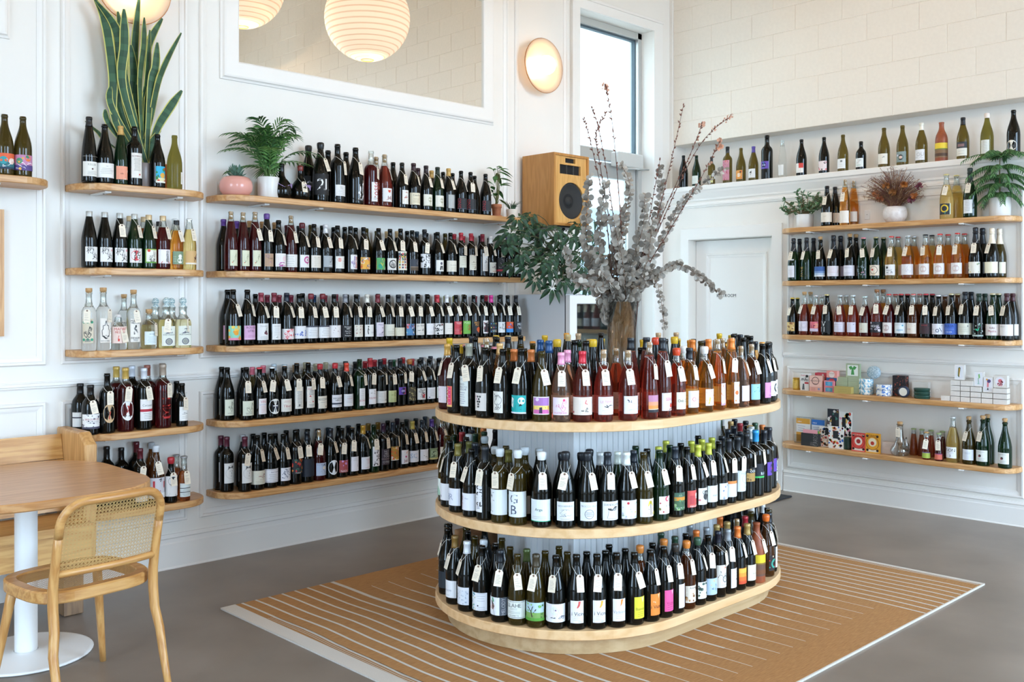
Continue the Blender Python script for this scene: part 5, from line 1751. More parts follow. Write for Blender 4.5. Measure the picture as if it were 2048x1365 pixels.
wall_rows('''
1587 s g f1a1c22;with black foil and white label;C ecebf0|l 3 .3 .6 bbc|r -.9 1.45 .9 1.55 ddd
1599 s g f1a1c22 bk;with black foil behind the first;-
1613 s g f1a1c22;with gold print on bare glass;90:30:110 -|t PATHE .5 .3 c9a04a -.5 r|k c9a04a .02 -.6,.1 .8,.1
1627 s g f1a1c22 bk;with black foil behind the gold print;-
1641 s k m888;with wired cork and blue sky label;B b8cbe0|r -1 .55 1 1 3a62a5|r -1 .35 1 .55 7a9ac8|r -1 0 1 .15 e8ecf0
1667 s1.02 k f1a1c22;with black foil and pink typed label;B ece6ec|l 4 .35 .8 d5a5b5|k c27a8a .02 .8,.3 .9,.6
1681 s1.02 k f1a1c22 bk;with black foil behind pink typed label;A b8b0c8|t U .5 .4 a5304a -.7
1700 s1.03 k m888;with wired cork and grey typed label;B e6e4ee|l 2 .75 .85 aab|l 2 .2 .3 bbc
1712 s1.03 k m888 bk;with wired cork behind;A d0d0e0
1727 s g be08a94;with pink crown cap and flower burst print;100:30:105 -|b 26 6 .07 8a9aa0 5a6a72 b58a9a 9ab0a5 6a7a8a
1752 s g bb5a878;with ring and teal bird label;A eadcc8|o 0 .52 .36 333 .02|p 3a9a8a -.6,.3 .2,.4 .6,.8 .1,.65|c -.2 .55 .1 c2483a|p e8cc6a -.8,.1 .3,.05 .1,.25
1767 s g bb5a878 bk;with green neck behind the bird label;-
1783 s W bd84a44;with red crown cap and black cartoon label;A ecebea|c -.4 .72 .12 222|t PRINT .45 .15 9a9a9a|s .1 .25 .6 .1 3 333 3|l 1 .12 .12 e0b0b0
1796 s W bd84a44 bk;with red crown cap behind the cartoon label;A d8d0d8|t O .5 .2 333 -.5
1816 s O bdfe2e2;with clear cap and dotted white label;B ece8ea|s 0 .5 .8 .4 4 b5b0c0 3 .008
1828 s O bdfe2e2 bk;with clear cap behind the dotted label;B e0d0c8
1851 s O b2a2a2a;with black crown cap and pink rosette label;A ebe6e4|c 0 .5 .28 d8c5c0|o 0 .5 .28 c9aaa5
1864 s W b2a2a2a bk;with black crown cap behind;-
1880 s O bd84a44;with red crown cap and pink rosette label;A ebe6e4|c 0 .5 .28 d8c5c0|o 0 .5 .28 c9aaa5
1896 s O bd84a44 bk;with red crown cap behind the rosette;A e8c5b0
1915 s O bd04a44;with red cap, rosette label and two tags;A ebe6e4|c 0 .5 .28 d8c5c0|o 0 .5 .28 c9aaa5
1929 s O bd04a44 bk;with red cap behind the two tags;A e6b8a0
1951 s1.03 k f1a1c22;with black foil and lemon sprig label;A ece8dc|b 6 4 .07 d9c86a a5b08a 7a9a8a
1965 s1.03 k f1a1c22 bk;with black foil at shelf end;A b5b8b5
1984 s1.0 k fefe3cc;with cream foil and yellow hill label;B f2ecd2|p ecd48a -1,.1 1,.1 1,.45 .2,.6 -.4,.45 -1,.5
1999 s1.0 o fefe3cc bk;with cream foil behind yellow hill label;B f2ecd2|p ecd48a -1,.1 1,.1 1,.45 .2,.6 -.4,.45 -1,.5
''', RSZ[1], 'on the second right shelf', 'sparkling bottles on the second right shelf', 'sparkling_bottle', 'X', lim=(2.3, 4.02))
wall_rows('''
1585 s.92 k be0b83a;with yellow crown cap and brown painted label;A d8b874|b 16 3 .1 8a4a34 b5844a e8d0a0 6a3a2a
1595 s.92 g be0b83a bk;with yellow crown cap behind;-
1609 s R pca7;with bare cork and contour line label;A e4dfea|o .3 .6 .3 a59ab0|o .3 .6 .18 b5aac0|o -.7 .1 .3 8a8094
1621 s O pca7 bk;with bare cork behind;-
1632 s.98 R be6dede;with black cow on pink label;A e0707f|c .7 .6 .25 f0a58a|p 222 -.4,.5 .3,.5 .45,.62 .2,.66 -.35,.66|r -.35 .36 -.25 .52 222|r .1 .36 .2 .52 222|r -1 0 1 .3 d5c5d8
1644 s.98 R be6dede bk;with clear cap behind the cow;-
1654 s k bdcc88a;with huge white letters on black glass;115:22:112 12181a|t N .28 .4 e6e8ea -.4|t V .74 .42 e6e8ea -.2
1680 s.98 R be0e6e6;with plain lilac label;B e2ddea|l 3 .3 .75 b8b0c5
1692 s.98 O be0e6e6 bk;with clear cap behind lilac label;-
1706 s.98 R be0e6e6;with lilac label and pink speckle;A e4e0ee|b 8 4 .04 d98aa5 8a8aa5 c5a5b5
1732 s.95 D bd8ecec;with pale label and green hill;A dcd8c8|p b8bd8a -1,.55 1,.6 1,.85 -1,.8|c -.2 .35 .05 d96a5a|t HARI .9 .08 aaa -.4
1756 s1.04 R pa5724a;with cork and black and white bubble label;B 24242c|t NIGHT .6 .2 ece8f0|c -.5 .9 .1 ece8f0|c .55 .22 .13 ece8f0|s 0 .35 .8 .2 4 d8d0e0 3 .02
1770 s1.04 O pa5724a bk;with cork behind the bubble label;-
1783 s D bd84a44;with red cap and rosette label;A eae4e0|c 0 .5 .28 c9b0b0|o 0 .5 .28 b59a9a
1796 s C bd84a44 bk;with red cap and empty neck;-
1808 s k bc23a3c;with red cap and turquoise brush label;B e6edf0|t cappa .35 .2 3a9ac0|c .4 .75 .08 5ab0d0|l 2 .8 .9 aaa
1820 s k bc23a3c bk;with red cap behind turquoise brush label;-
1832 s A bd8706a;with pink strip and cream label;A ebe0d2|t DAI .42 .18 c98a7a -.3|k a5603a .015 .3,.7 .8,.75|l 1 .85 .85 bbb
1844 s A bd8706a bk;with pink strip behind;-
1855 s k bc23a44;with red cap and dark red lettered label;B 2a2428|t AVOC .8 .14 b5343f|l 5 .1 .6 6a2a34
1866 s k bc23a44 bk;with red cap behind dark red label;-
1879 s.97 k be6e6ee;with white cap and blue swirl label;B eaeaf2|k 2f4a6a .04 .6,.85 .3,.6 .55,.3 .2,.1|o .05 .35 .14 2f4a6a .03|t vent .5 .1 666 -.5
1890 s.97 a be6e6ee bk;with white cap behind swirl label;-
1903 s k bd8cca0;with pale cap and bright blue label;B 3f66c0|t AGUA .78 .22 1f3a78|t CIDER .22 .16 b8c8ea|l 1 .48 .48 9ab0e0
1914 s a bd8cca0 bk;with pale cap behind blue label;-
1927 s1.04 k c22262c;with tall black capsule and grey green label;B dcdccc|c .5 .75 .05 555|l 3 .3 .65 b5b5a5
1937 s1.04 k c22262c bk;with tall black capsule behind;-
1950 s k c24382c;with teal bird printed on bare glass;110:20:112 -|p 2fb58a -.9,.35 -.3,.55 .3,.9 .5,.85 .2,.55 .7,.45 0,.42|b 12 3 .05 cfd8d4 8a9a94|r -.9 .02 .9 .14 a5b5b0
1965 s k c24382c bk;with green foil behind bird print;-
1977 s g bd8c8a0;with white strip and maroon lettered label;B e9e2de|c -.9 .55 .14 8a2034|t Matta .38 .2 a54454 .2|t Bulles .68 .14 7a3a44 .2
1990 s g bd8c8a0 bk;with white strip behind maroon lettered label;-
2006 s k c4a2a30;with brown foil and pink hill label;B ece6e2|p d8aaa8 -1,.08 1,.08 1,.48 -.2,.42 -1,.3|t VIRELLI .8 .1 999 -.3
2021 s k c4a2a30 bk;with brown foil behind pink hill label;B ece6e2|p d8aaa8 -1,.08 1,.08 1,.48 -.2,.42 -1,.3
''', RSZ[2], 'on the middle right shelf', 'sparkling bottles on the middle right shelf', 'sparkling_bottle', 'X', lim=(2.3, 4.02))
wall_rows('''
1830 n1.0 A b9aa878 bk nt;small red with gold foot label;-
1841 n1.0 A b9aa878 bk nt;small red behind;-
1853 n1.0 R bb08a58;small red with green foot label;150:10:50 a5b84a|r -1 .9 1 1 6a5aa0
1862 n1.0 R b9aa878 bk nt;small red with violet foot label;-
1878 n1.0 D b9aa878;small red with coral foot label;150:10:50 d9705a|r -1 .85 1 1 a54a7a
1885 n1.0 D b9aa878 bk nt;small dark red behind;-
1906 s1.0 W bdcdede nt;with black lettered white label;A eeeef0|t NON .72 .27 222|t 3 .22 .2 222|l 1 .48 .48 aac
1938 s.96 o m888;with wired cork and small white label;A dfe2ea|l 2 .6 .7 9aa5b5
1966 s1.0 g m888;with wired cork and cherry label;A e2e2dc|c -.2 .5 .12 333|c -.3 .45 .07 a53a44|l 1 .85 .85 888|l 2 .12 .25 999
1975 s1.0 g m888 bk nt;with wired cork behind the cherry label;-
2010 s.98 g m888 nt;with cherry label at the shelf end;A e2e2dc|c -.1 .5 .12 333|c -.2 .45 .07 a53a44|l 1 .85 .85 888|l 2 .12 .25 999
''', RSZ[4], 'on the lowest right shelf', 'drinks on the lowest right shelf', 'sparkling_bottle', 'X', lim=(2.3, 4.02))
# ---------------------------------------------------------------- island tiers
def ring_path(d, n=400):
    """points of the tier outline moved in by d: (s, x, y, nx, ny), starting at the middle of the far side"""
    r = IR - d
    per = 4 * IL + 2 * PI * r
    out = []
    for i in range(n):
        s = per * i / n
        q = s
        if q < IL:
            p = (-q, r, 0, 1)
        elif q < IL + PI * r:
            a = PI / 2 + (q - IL) / r
            p = (-IL + r * math.cos(a), r * math.sin(a), math.cos(a), math.sin(a))
        elif q < 3 * IL + PI * r:
            p = (-IL + (q - IL - PI * r), -r, 0, -1)
        elif q < 3 * IL + 2 * PI * r:
            a = -PI / 2 + (q - 3 * IL - PI * r) / r
            p = (IL + r * math.cos(a), r * math.sin(a), math.cos(a), math.sin(a))
        else:
            p = (IL - (q - 3 * IL - 2 * PI * r), r, 0, 1)
        out.append((s, IX + p[0], IY + p[1], p[2], p[3]))
    return out, per


def ring_at(path, per, s):
    s %= per
    i = int(s / per * len(path)) % len(path)
    a, b = path[i], path[(i + 1) % len(path)]
    t = (s - a[0]) / (per / len(path))
    return [a[k] + (b[k] - a[k]) * t for k in range(1, 5)]


def ring_rows(block, z, d, where, group, lean=0.0):
    rows = parse(block)
    path, per = ring_path(d)
    vis = [p for p in path if p[3] * -p[1] + p[4] * -p[2] > -.02 and .15 * per < p[0] < .9 * per]
    px = [(pxof(p[1], p[2]), p[0]) for p in vis]
    px.sort()
    for r in rows:
        x = max(px[0][0], min(px[-1][0], r['px']))
        for a, b in zip(px, px[1:]):
            if a[0] <= x <= b[0]:
                r['s'] = a[1] + (b[1] - a[1]) * (x - a[0]) / max(1e-6, b[0] - a[0])
                break
    spread(rows, 's', gap=.002)
    rng = random.Random(hash_(where))
    used = []
    for r in rows:
        x, y, nx, ny = ring_at(path, per, r['s'])
        used.append((x, y, rmax(r)))
        rz = math.atan2(nx, -ny) + rng.uniform(-.14, .14)
        tg = False if 'nt' in r['fl'] else rng.uniform(-.35, .45)
        put_bottle((x, y, z + .0004), rz, r['ty'], r['gl'], r['cap'], r['spec'], 'wine_bottle', f"{GNAME[r['gl']]} bottle {r['desc']} {where}", group, r['sc'], tg, rng)
    return used


VIC = '|t i_Vicini .42 .17 222 .15|p {0} .2,.98 .55,.98 .4,.78 .1,.66|k {0} .02 .3,.9 .0,.68|l 3 .14 .3 ccc|t 2021 .07 .06 888 .4'
U3 = ring_rows('''
879 b D n nt;with pale pink label half hidden;B e9dfe8|t G .7 .2 d9a5b8 -.2
892 b1.03 D cd2a14f;with gold capsule and pink script label;B efe6ee|t ROSE .78 .12 d9a0b8|k c2303f .03 -.9,.5 -.6,.45|l 2 .2 .35 ddc5d0
913 b1.04 k n;with letters up an orange pink label;C f07a5a|t CABRO .5 .46 fff -.6 r|r .2 .1 .8 .95 e8487a|l 4 .2 .8 f5b8a5 .3 .7|r -1 0 1 .1 f2c07a
938 d1.06 k c9a9a8a;with tall typed pale green label;T e6ebe6|t RUCOL .9 .07 667|t ROSSO .73 .07 667 -.3|t CERRATO .64 .06 889|t ANTICHE .56 .06 889|l 6 .1 .45 aab
970 b1.03 k n;with grapes drawn as a bunch;A e2ddd8|c .3 .8 .06 333|c .0 .8 .06 333|c -.3 .8 .06 c9a5b5|c .15 .66 .06 333|c -.15 .66 .06 c9a5b5|c .0 .52 .06 333|c .25 .52 .06 333|c .1 .38 .06 333|c .1 .24 .06 333
1006 b1.02 k n;with pencil portrait label;C e9e8e0|s .1 .5 .6 .35 8 888 4 .01|k 555 .02 -.5,.9 -.3,.8|o .1 .6 .22 999
1043 b1.03 k n;with turquoise comic animals label;A 1fb0b0|c .5 .7 .2 f0f0ee|p 222 -1,.1 -.3,.2 -.1,.45 -.6,.35|p f0f0ee -.9,.4 -.5,.3 -.4,.8 -.8,.9|r -1 0 1 .08 eef|p 222 .2,.4 .6,.45 .4,.55|p 333 -1,.08 1,.08 .4,.25 -.4,.2
1084 b1.0 o n;with couple at sunset on violet label;A f4efe6|r -.92 .5 .92 .95 b07ac0|r -.92 .28 .92 .5 f2d87a|r -.92 .05 .92 .28 d870b0|p e0b02a -.92,.2 -.4,.4 -.92,.5|p e0b02a .92,.2 .4,.4 .92,.5|p 3a2a4a -.2,.08 .15,.08 .12,.42 -.15,.4|c -.4 .85 .1 e6d5ee
1122 b.98 P cec9fbf;with pink capsule and rosy woman label;A efe2ee|s .1 .55 .6 .35 6 e58ab0 3 .014|t WATERSKIN .12 .1 d8709a|c .4 .85 .07 e8487a
1165 b1.0 R cd0303f;with red capsule and wide cream label;B eee4d8|k d9404a .02 .3,.85 .2,.65 .4,.6|s .2 .25 .3 .15 4 555 3|r -.9 .1 -.75 .2 c2303a
1207 b1.0 R k;with cork and signature label;A f0e9f0|t LE_TEMPS .72 .13 d88aa8|s .1 .45 .6 .08 3 333 5 .016|l 2 .12 .22 ccc
1256 b1.0 R k;with cork and winking eyes label;A efeef4|k 445 .03 -.6,.8 -.4,.72|s -.3 .68 .2 .08 3 556 3|s .1 .4 .6 .2 3 ccd8e4 4
1299 r.98 R k;with cork and sunset photograph label;A f0984a|r -1 .62 1 1 c78aa8|r -1 .4 1 .62 eaa07a|p b58ac0 -1,.8 .2,.6 1,.85 1,.95 -1,1|r -1 0 1 .16 2a2a30|r -1 .16 1 .2 e8d5c0
1325 r1.03 R c26282c;with tall black capsule and rose label;A e6e0e4|t SERIO .65 .16 d24a5a .1|c .3 .28 .12 e0503f|s .2 .25 .3 .2 3 a56a5a 4
1353 b1.0 R we0502a;with orange wax and cream script label;A ede8d2|t Only_Zen .5 .16 333
1379 b1.0 O c26282c;with black capsule and white lettered label;A f0eeec|t O .5 .25 e0707a -.3|t ran .5 .12 aaa .25|o .3 .3 .12 ddd
1409 b1.0 O wf0ece6;with white wax and pink ribbon label;A efe9ea|k e08a8a .05 -.9,.8 -.2,.9 .3,.6 -.1,.2 .6,.1|k eac25a .05 -.9,.3 -.4,.5 -.6,.1|k 333 .02 .0,.5 .7,.3|c .5 .8 .1 eac25a
1435 r.98 O k;with cork and slim lilac label;E eadcea|b 6 3 .12 f0a06a c59ac8 f2d0b0|r -.9 .02 .9 .06 c58ab0
1464 r.98 O cf08a3a;with orange capsule and slim white label;E efeae6|c -.2 .5 .1 f07a3a|b 5 4 .06 e0945a f2c5a0|l 3 .75 .9 ccc
1481 b.98 P k;with cork and white and pink label;A f0e6ee|t I .75 .1 d8709a|l 4 .15 .6 e5b0c8
1503 b1.0 A k;with cork and pale blue kite label;A 9fd8e4|p d8a5a0 -.2,.2 .6,.1 .3,.45|k 3a5a7a .02 -.6,.5 -.1,.8 .5,.7 .2,.5 -.4,.6
1525 b1.0 k n;with lilac lettered label;A e69ad8|t K .55 .45 8a4a8a .2|t CLOS .15 .13 8a4a8a
1540 b1.0 k n;with black ring on white label;A efeeea|o .1 .55 .25 222 .07|t H .2 .12 222 -.4
1555 b1.0 k n;with yellow dotted pale label;A eeece4|c .3 .6 .08 f0c03a|s 0 .5 .6 .3 2 888 3
1566 b1.0 k n;with white label at the far curve;A eeece6|l 3 .2 .6 ccc
''', ITOP[2], .056, 'on the top island tier', 'front bottles on the top island tier')
U2 = ring_rows(f'''
886 b1.05 o n;with green arcs on white label;B ecf4ee|o -.3 .1 .5 2fae74 .025|o -.3 .1 .38 2fae74 .025|o -.3 .1 .26 2fae74 .025|o -.3 .1 .14 2fae74 .03|c -.3 .1 .05 2fae74
899 b1.03 k n;with white label behind the arcs;B eceef4|s 0 .3 .3 .2 2 445 3
916 b1.03 k c7d7234;with olive capsule and grey numerals label;B ebeef8|t 8R .5 .36 9aa5c0|s -.6 .5 .2 .2 2 99a 3
943 b1.0 k n;with parrot sketch label;B ecf0f8|s -.5 .5 .3 .35 5 a5708a 3|k 333 .03 -.9,.75 -.7,.65|t Vinya .7 .08 8a90b0 .2|p c27a6a -.6,.2 -.3,.15 -.5,.5
970 d1.05 k c2b2f34;with letters up a slim white label;62:34:185 eef0f4|t eliborri .62 .5 2a2e34 0 r|l 2 .1 .14 aab
1000 d1.04 o wd2dade;with white wax and two stencilled letters;G eaf2f4|t X .72 .34 2a3448 -.3|t L .28 .34 2a3448 -.3
1036 d1.04 o wdfe4e6;with white wax and patchwork letters;G eaf2f4|t G .72 .36 5a6480 0|t B .28 .36 46506c 0
1083 b1.05 k we6e8e8;with white wax and green diamond label;150:24:112 e6eff2|p 25b585 -.75,.55 0,.78 .75,.55 0,.32|t Arga .55 .12 14503a|r -1 .0 1 .03 25b585|l 2 .14 .22 ccc
1131 b1.06 k w20242a;with black wax and engraved mountain label;A ebf0f4|t NOVARRIBAS .78 .1 888|s 0 .42 .6 .2 6 999 4 .008|l 1 .1 .1 aaa
1175 b1.05 k w20242a;with black wax and round barrel label;A ebf0f4|t TIROCCO_VELLO .78 .1 999|o 0 .36 .24 556 .012|l 4 .26 .46 889 -.4 .4
1216 b1.05 k c262c34;with dandelion head label;A eef0f2|t DANDELION .83 .11 666|s .1 .62 .55 .1 10 333 3 .014|k 999 .01 -.5,.1 -.35,.5|k 999 .01 .5,.1 .5,.5|l 1 .08 .08 999
1252 b1.04 k ce6ece8;with pale capsule and scattered colour sketches;A eef0f2|c -.3 .85 .07 c8303f|b 14 4 .06 b8c0cc d0d4dc a5b8a5 d8d0e0|c .6 .35 .06 d8c86a|t pas .12 .09 aaa .5
1287 b1.02 o n;with pineapple cocktail label;A f2f0ea|p e8b43a -.1,.1 .65,.1 .7,.5 -.1,.5|k 5a4a2a .015 -.05,.15 .6,.45|k 5a4a2a .015 .6,.15 -.05,.45|k 5a4a2a .015 .25,.1 .25,.5|p f0d83a -.15,.6 .6,.6 .3,.9 .0,.88|k 333 .015 .22,.5 .22,.9|p f0d83a .7,.1 1,.1 1,.25 .8,.3
1319 b1.02 g n;with coconut and shrimp label;A f2f0ea|p 8a7a3a -.2,.45 .5,.45 .4,.85 -.05,.85|c .0 .85 .15 e0506a|c .05 .85 .09 f2f0ea|p e85a5a .1,.4 .8,.25 .95,.1 .3,.2|b 6 4 .06 b52a3a 222 8a7a3a|k 333 .015 -.2,.45 .5,.45
1350 b1.03 k c222a34;with painted field at dusk label;A 4a6a4a|r -1 .55 1 .75 d8943a|r -1 .75 1 1 4a6a58|b 18 4 .08 6a9a6a 3a5a4a a5c08a|t AFI .84 .12 9ab08a -.3|d 4 1 .03 eee
1375 b1.0 k n;with red label and white mushroom;A d95a54|r -.7 .2 -.1 .7 c2464a|c .3 .72 .12 f2e6e0|r .15 .5 .4 .66 f2e6e0|t MARGOTIN .07 .1 f2e6e0
1400 b1.0 k cc9cf4a;with yellow capsule and grey grape label;A eceee8|c .1 .62 .24 3a3d40|c .0 .48 .2 3a3d40|o -.3 .75 .1 333|r -1 .24 -.7 .34 d98a94|t mata .29 .12 777 .2
1419 b1.0 k cc9cf4a;with yellow capsule and lower case letters;A eceee8|t mata .42 .14 555
1439 b1.0 k n;with blue paint splash label;A eaf0f6|b 6 3 .08 8a94b0 b8c4d8|k a8d4ea .05 .4,.1 .4,.4|c .4 .12 .08 a8d4ea
1454 d1.0 k c22262c;with orange topped white label;A f0eff4|r -1 .82 1 1 e8904a|t Verma .45 .09 bbb
1473 d1.0 k c262a2e;with pale sage label;110:45:145 e2ebe8|t PARED .85 .08 aab|o .2 .6 .2 c0d0c8|o .2 .28 .1 c0d0c8
1491 d1.03 k c25282c;with brown photographic label;120:80:140 b08a4a|r -1 .66 1 1 23262a|t OGNA .8 .18 e6e6e0|b 8 4 .1 7a5a34 c9a86a
1511 d1.06 k c2f9ad8;with blue capsule and jagged blue label;150:85:150 1a1e26|p 3a86d0 -.6,.3 .3,.1 1,.2 1,.95 .2,1 -.1,.6|r -1 0 1 .12 3fc060|t RADIX .3 .2 e6f0fa .3
1528 d1.02 k c2a2c32;with purple square label;100:85:150 6a46b0|c .1 .5 .35 15151c|t MOU .5 .15 e0503a .1
1543 d1.02 k c2a2c32;with violet label and blue rings;100:85:150 6a46b0|c .1 .5 .36 15151c|o .1 .5 .22 3a86d0 .04
1557 b1.0 k n;with dark leaf sketch on white label;E efeef0|b 4 3 .1 333 444|l 1 .1 .1 e0a5a5
''', ITOP[1], .056, 'on the middle island tier', 'front bottles on the middle island tier')
U1 = ring_rows(f'''
879 b1.03 k n;with hatched green label;A e9eff2|s -.2 .7 .6 .25 7 3a8a6a 3 .02|o .4 .3 .15 333
892 b1.03 k n;with blank slate blue label;B 27323c
910 b1.03 k c8a6a34;with brown capsule and white estate label;B ebeef2|t PENNA_HOPE .42 .1 8a8fa5|l 1 .15 .15 bbb
934 b1.03 k ce6ebf0;with white capsule and grey snow scene label;B dfe6f0|b 40 3 .05 b5c2d5 a5b5c8 c8d2e0|r -1 .82 1 1 e6ebf2
964 b1.03 k n;with mosaic and text split label;B eaeef4|b 60 5 .045 6aa5b8 b8c86a 8ac0c8 e0d87a 4a8a9a|r .05 0 1 1 eaeef4|l 4 .55 .95 b8bccc .15 .85|c .25 .28 .045 334|l 2 .1 .2 bbc .15 .9
1005 b1.02 k c20262c;with woman in profile on grey split label;B eaeef2|r .3 0 1 1 5a626c|p 4a3a3a -.9,.55 -.4,.85 -.1,.5 -.3,.3 -.8,.3|p d8b0a0 -.5,.35 -.2,.3 -.1,.55 -.4,.6|p 2a3240 -1,0 -.1,0 -.2,.3 -.9,.25|k 3a9a6a .04 -.3,.98 -.2,.75|t MELODY .5 .2 b8bcc4 .6 r
1037 b1.0 o n;with large serif letters and border;B e6ebe6|r -.94 .93 .94 .95 445|r -.94 .05 .94 .07 445|t LLAHE .74 .22 5a6460|r -.3 .48 .3 .6 d5dcd5|l 2 .3 .38 a5b0a8|t WILLAMETTE .17 .07 7a8a80
1079 b1.02 o c4a4232;with spreading tree in a meadow;B 7fa85a|r -1 .45 1 1 b8d4de|p 4f8a3f -1,.5 -.6,.9 0,1 .6,.95 1,.6 1,.42 -1,.42|k 3a3228 .03 0,.2 -.1,.5 -.4,.75|k 3a3228 .025 0,.35 .3,.65|k 3a3228 .02 -.1,.5 .05,.8|b 20 4 .06 6aa84a 8ac05a 4a7a3a|r -1 0 1 .16 5aa03a
1123 b1.02 k n;with pale horned animal label;B eeeff2|c .0 .62 .22 dfeadf|p e8d5d5 -.15,.3 .2,.3 .3,.6 .0,.8|s .3 .25 .6 .1 5 556 3|c .1 .66 .04 7a5a8a|t bez .25 .1 555 -.8|c .55 .6 .14 eef0d8
1162 b1.04 k n;with red comet on white slim label;C eeeef2{VIC.format('d9605a')}
1203 b1.04 k n;with yellow comet on white slim label;C eeeef2{VIC.format('e8b43a')}
1243 b1.04 k n;with orange comet and grey script label;C eeeef2|t Vadelevi .42 .15 a5a8b5|p e0903a .2,.98 .55,.98 .4,.78 .1,.66|l 3 .14 .3 ccc
1274 b1.02 k n;with acid yellow label;C e0d83a|p f2f2c8 .2,.98 .7,.98 .4,.72|t Bianco .45 .13 a59a2a|l 3 .12 .3 b5ac2a
1302 b1.02 k n;with orange label and black lettering;C f08a35|t i_Vicini .4 .16 222|p f6d0a0 .2,.98 .7,.98 .4,.75|s -.4 .65 .2 .1 2 f6d0a0 3
1331 b1.02 k n;with hot pink label;C e8589a|t Vicino .4 .12 b02a6a|p f4c0d8 .2,.98 .7,.98 .4,.75|l 3 .1 .3 c03a7a
1351 b1.0 k w33302c;with narrow blank white label;E eeeef2
1369 b1.0 A wd8843a;with orange wax and brown woodcut label;A e6dccc|t Renardis .88 .1 444|b 16 4 .08 b5824a 8a5a34 d8b08a efe6d8
1390 b1.0 k w3a5a44;with green wax and green woodcut label;A eceaea|t Renardis .88 .11 444|b 18 6 .08 3a5a4a 5a7a6a 26382f efeae6
1409 b1.0 k n;with blond head on blue label;A b8d0e4|k f0c03a .06 -.5,.6 -.1,.85 .4,.75|s 0 .4 .4 .25 3 5a7a9a 3
1430 d1.0 k c222634;with flourished cream letters;120:45:150 ebe8de|t AgS .6 .3 9a958a|o .1 .38 .14 777 .02|p e0703a -.1,.85 .1,.92 .3,.85|l 1 .12 .12 bbb
1452 b1.0 k c9aa0a4;with silver capsule and tall typed white label;C eeeef0|l 3 .6 .9 bbc|s 0 .4 .5 .06 2 666 2
1468 b1.0 k cf0823a;with orange capsule and orange striped label;A f0a03a|r -1 .7 1 .95 f4c04a|r -1 .2 1 .45 e8702f|r -1 0 1 .2 d9502a
1490 b1.0 k cb89a5a;with gold capsule and cream stepped label;A ece4d0|t Emozi .45 .1 a59a84|r .7 .8 1 1 d8ccb0
1512 q1.0 q n;with yellow band;G 6a4a3a|r -1 .62 1 1 e8cc2a|r -1 .1 1 .3 7a4a2a|r -1 .55 1 .62 8a6a2a
1532 b1.02 a we8742a;with orange wax and red dragon label;A 2a2224|p d8344a -.9,.6 .9,.9 .9,1 -.9,.95|o -.1 .45 .25 3fae98 .06|c .2 .25 .12 e0403a|b 6 5 .06 e8502f 3fae98 f0d0a0
1548 b1.0 k c22262c;with narrow white label near the far end;E eeeef0
1562 b1.0 o n;with white label at the far end;A efeef0
''', ITOP[0], .056, 'on the lowest island tier', 'front bottles on the lowest island tier')


def inner_ring(z, d, caps, where, group, ty='b', used=()):
    """second row: caps = 'px cap glass' triples in picture order"""
    txt = []
    for q in caps.split(','):
        p = q.split()
        cp, gl = p[1], p[2] if len(p) > 2 else 'k'
        t = p[3] if len(p) > 3 else ty
        nm = {'n': 'without capsule', 'k': 'with bare cork'}.get(cp, None)
        if nm is None:
            hx = C(cp[1:])
            nm = 'with %s %s' % (colname(hx), {'c': 'capsule', 'w': 'wax', 'b': 'crown cap', 'm': 'wire'}[cp[0]])
        txt.append(f"{p[0]} {t} {gl} {cp} nt;{nm};A e6e6e2|l 3 .2 .6 aaa")
    deep = txt[1::2] if len(txt) > 40 else txt[3::4]
    near = [q for q in txt if q not in deep]
    ring_rows('\n'.join(near), z, d, where, group)
    ring_rows('\n'.join(deep), z, d + .09, where.replace('second', 'third'), group.replace('second', 'third'))


def colname(c):
    r, g, b = c
    mx, mn = max(c), min(c)
    if mx < .035:
        return 'black'
    if mx - mn < .18 * mx + .02:
        return 'white' if mn > .45 else 'grey'
    if r == mx:
        if g > .75 * r:
            return 'yellow'
        if g > .45 * r:
            return 'gold'
        if b > .45 * r:
            return 'pink' if r > .3 else 'maroon'
        return 'orange' if g > .12 * r and r > .4 else 'red'
    return 'green' if g == mx else ('purple' if r > .5 * b else 'blue')


inner_ring(ITOP[2], .146, '889 bd88a98,902 k P r.97,917 n,931 bd88a98,945 n,960 k P r.97,975 n,990 bd88a98,1004 ce0b070 O r.95,1018 n o,1036 ce88a4a,1052 n o,1066 ce88a4a,1082 c1f4a7a k r,1098 c1f4a7a k r,1112 wd8b02a k r,1128 cec9fbf P,1146 n k r,1164 n k r,1186 wd8b02a k r,1204 k R,1232 k R,1262 c26282c R r1.03,1282 n,1293 c26282c R r1.03,1311 wd0452a k r,1330 n k r,1349 wd8b02a k r,1367 wefece6 O,1385 cf08a3a O r.95,1402 n o r.95,1417 cf08a3a O r.95,1431 k O r.95,1445 k O r.95,1460 ce0b878 W r.95,1473 k O r.95,1487 n k r.97,1501 n k r,1516 n,1530 n,1545 n',
           'in the second row of the top island tier', 'second row on the top island tier')
inner_ring(ITOP[1], .146, '898 wd8dee0,914 n,930 n k d,945 wc8d2d6 o d,961 c6a6a34,978 c22262c k d,996 n o,1012 n o,1030 wd2dade o d,1045 c7d7a3a o,1060 wd2dade o d1.04,1078 wcfd8dc k,1096 wcfd8dc k,1138 w20242a,1163 w20242a,1179 w20242a,1198 cdfe6e8,1237 ce0e8dc g,1256 c262c34,1271 n g,1284 n k,1298 cc9cf4a g,1316 n g,1332 cc9cf4a g,1348 n k,1363 cc9cf4a,1381 cc9cf4a,1396 n k,1412 cc9cf4a,1427 c22262c,1442 n,1456 c22262c k d,1471 c22262c k d,1487 c22262c k d,1503 cc8ccc8 k d,1518 c22262c k d,1534 cd0d0cc k d,1548 cd8a83a',
           'in the second row of the middle island tier', 'second row on the middle island tier')
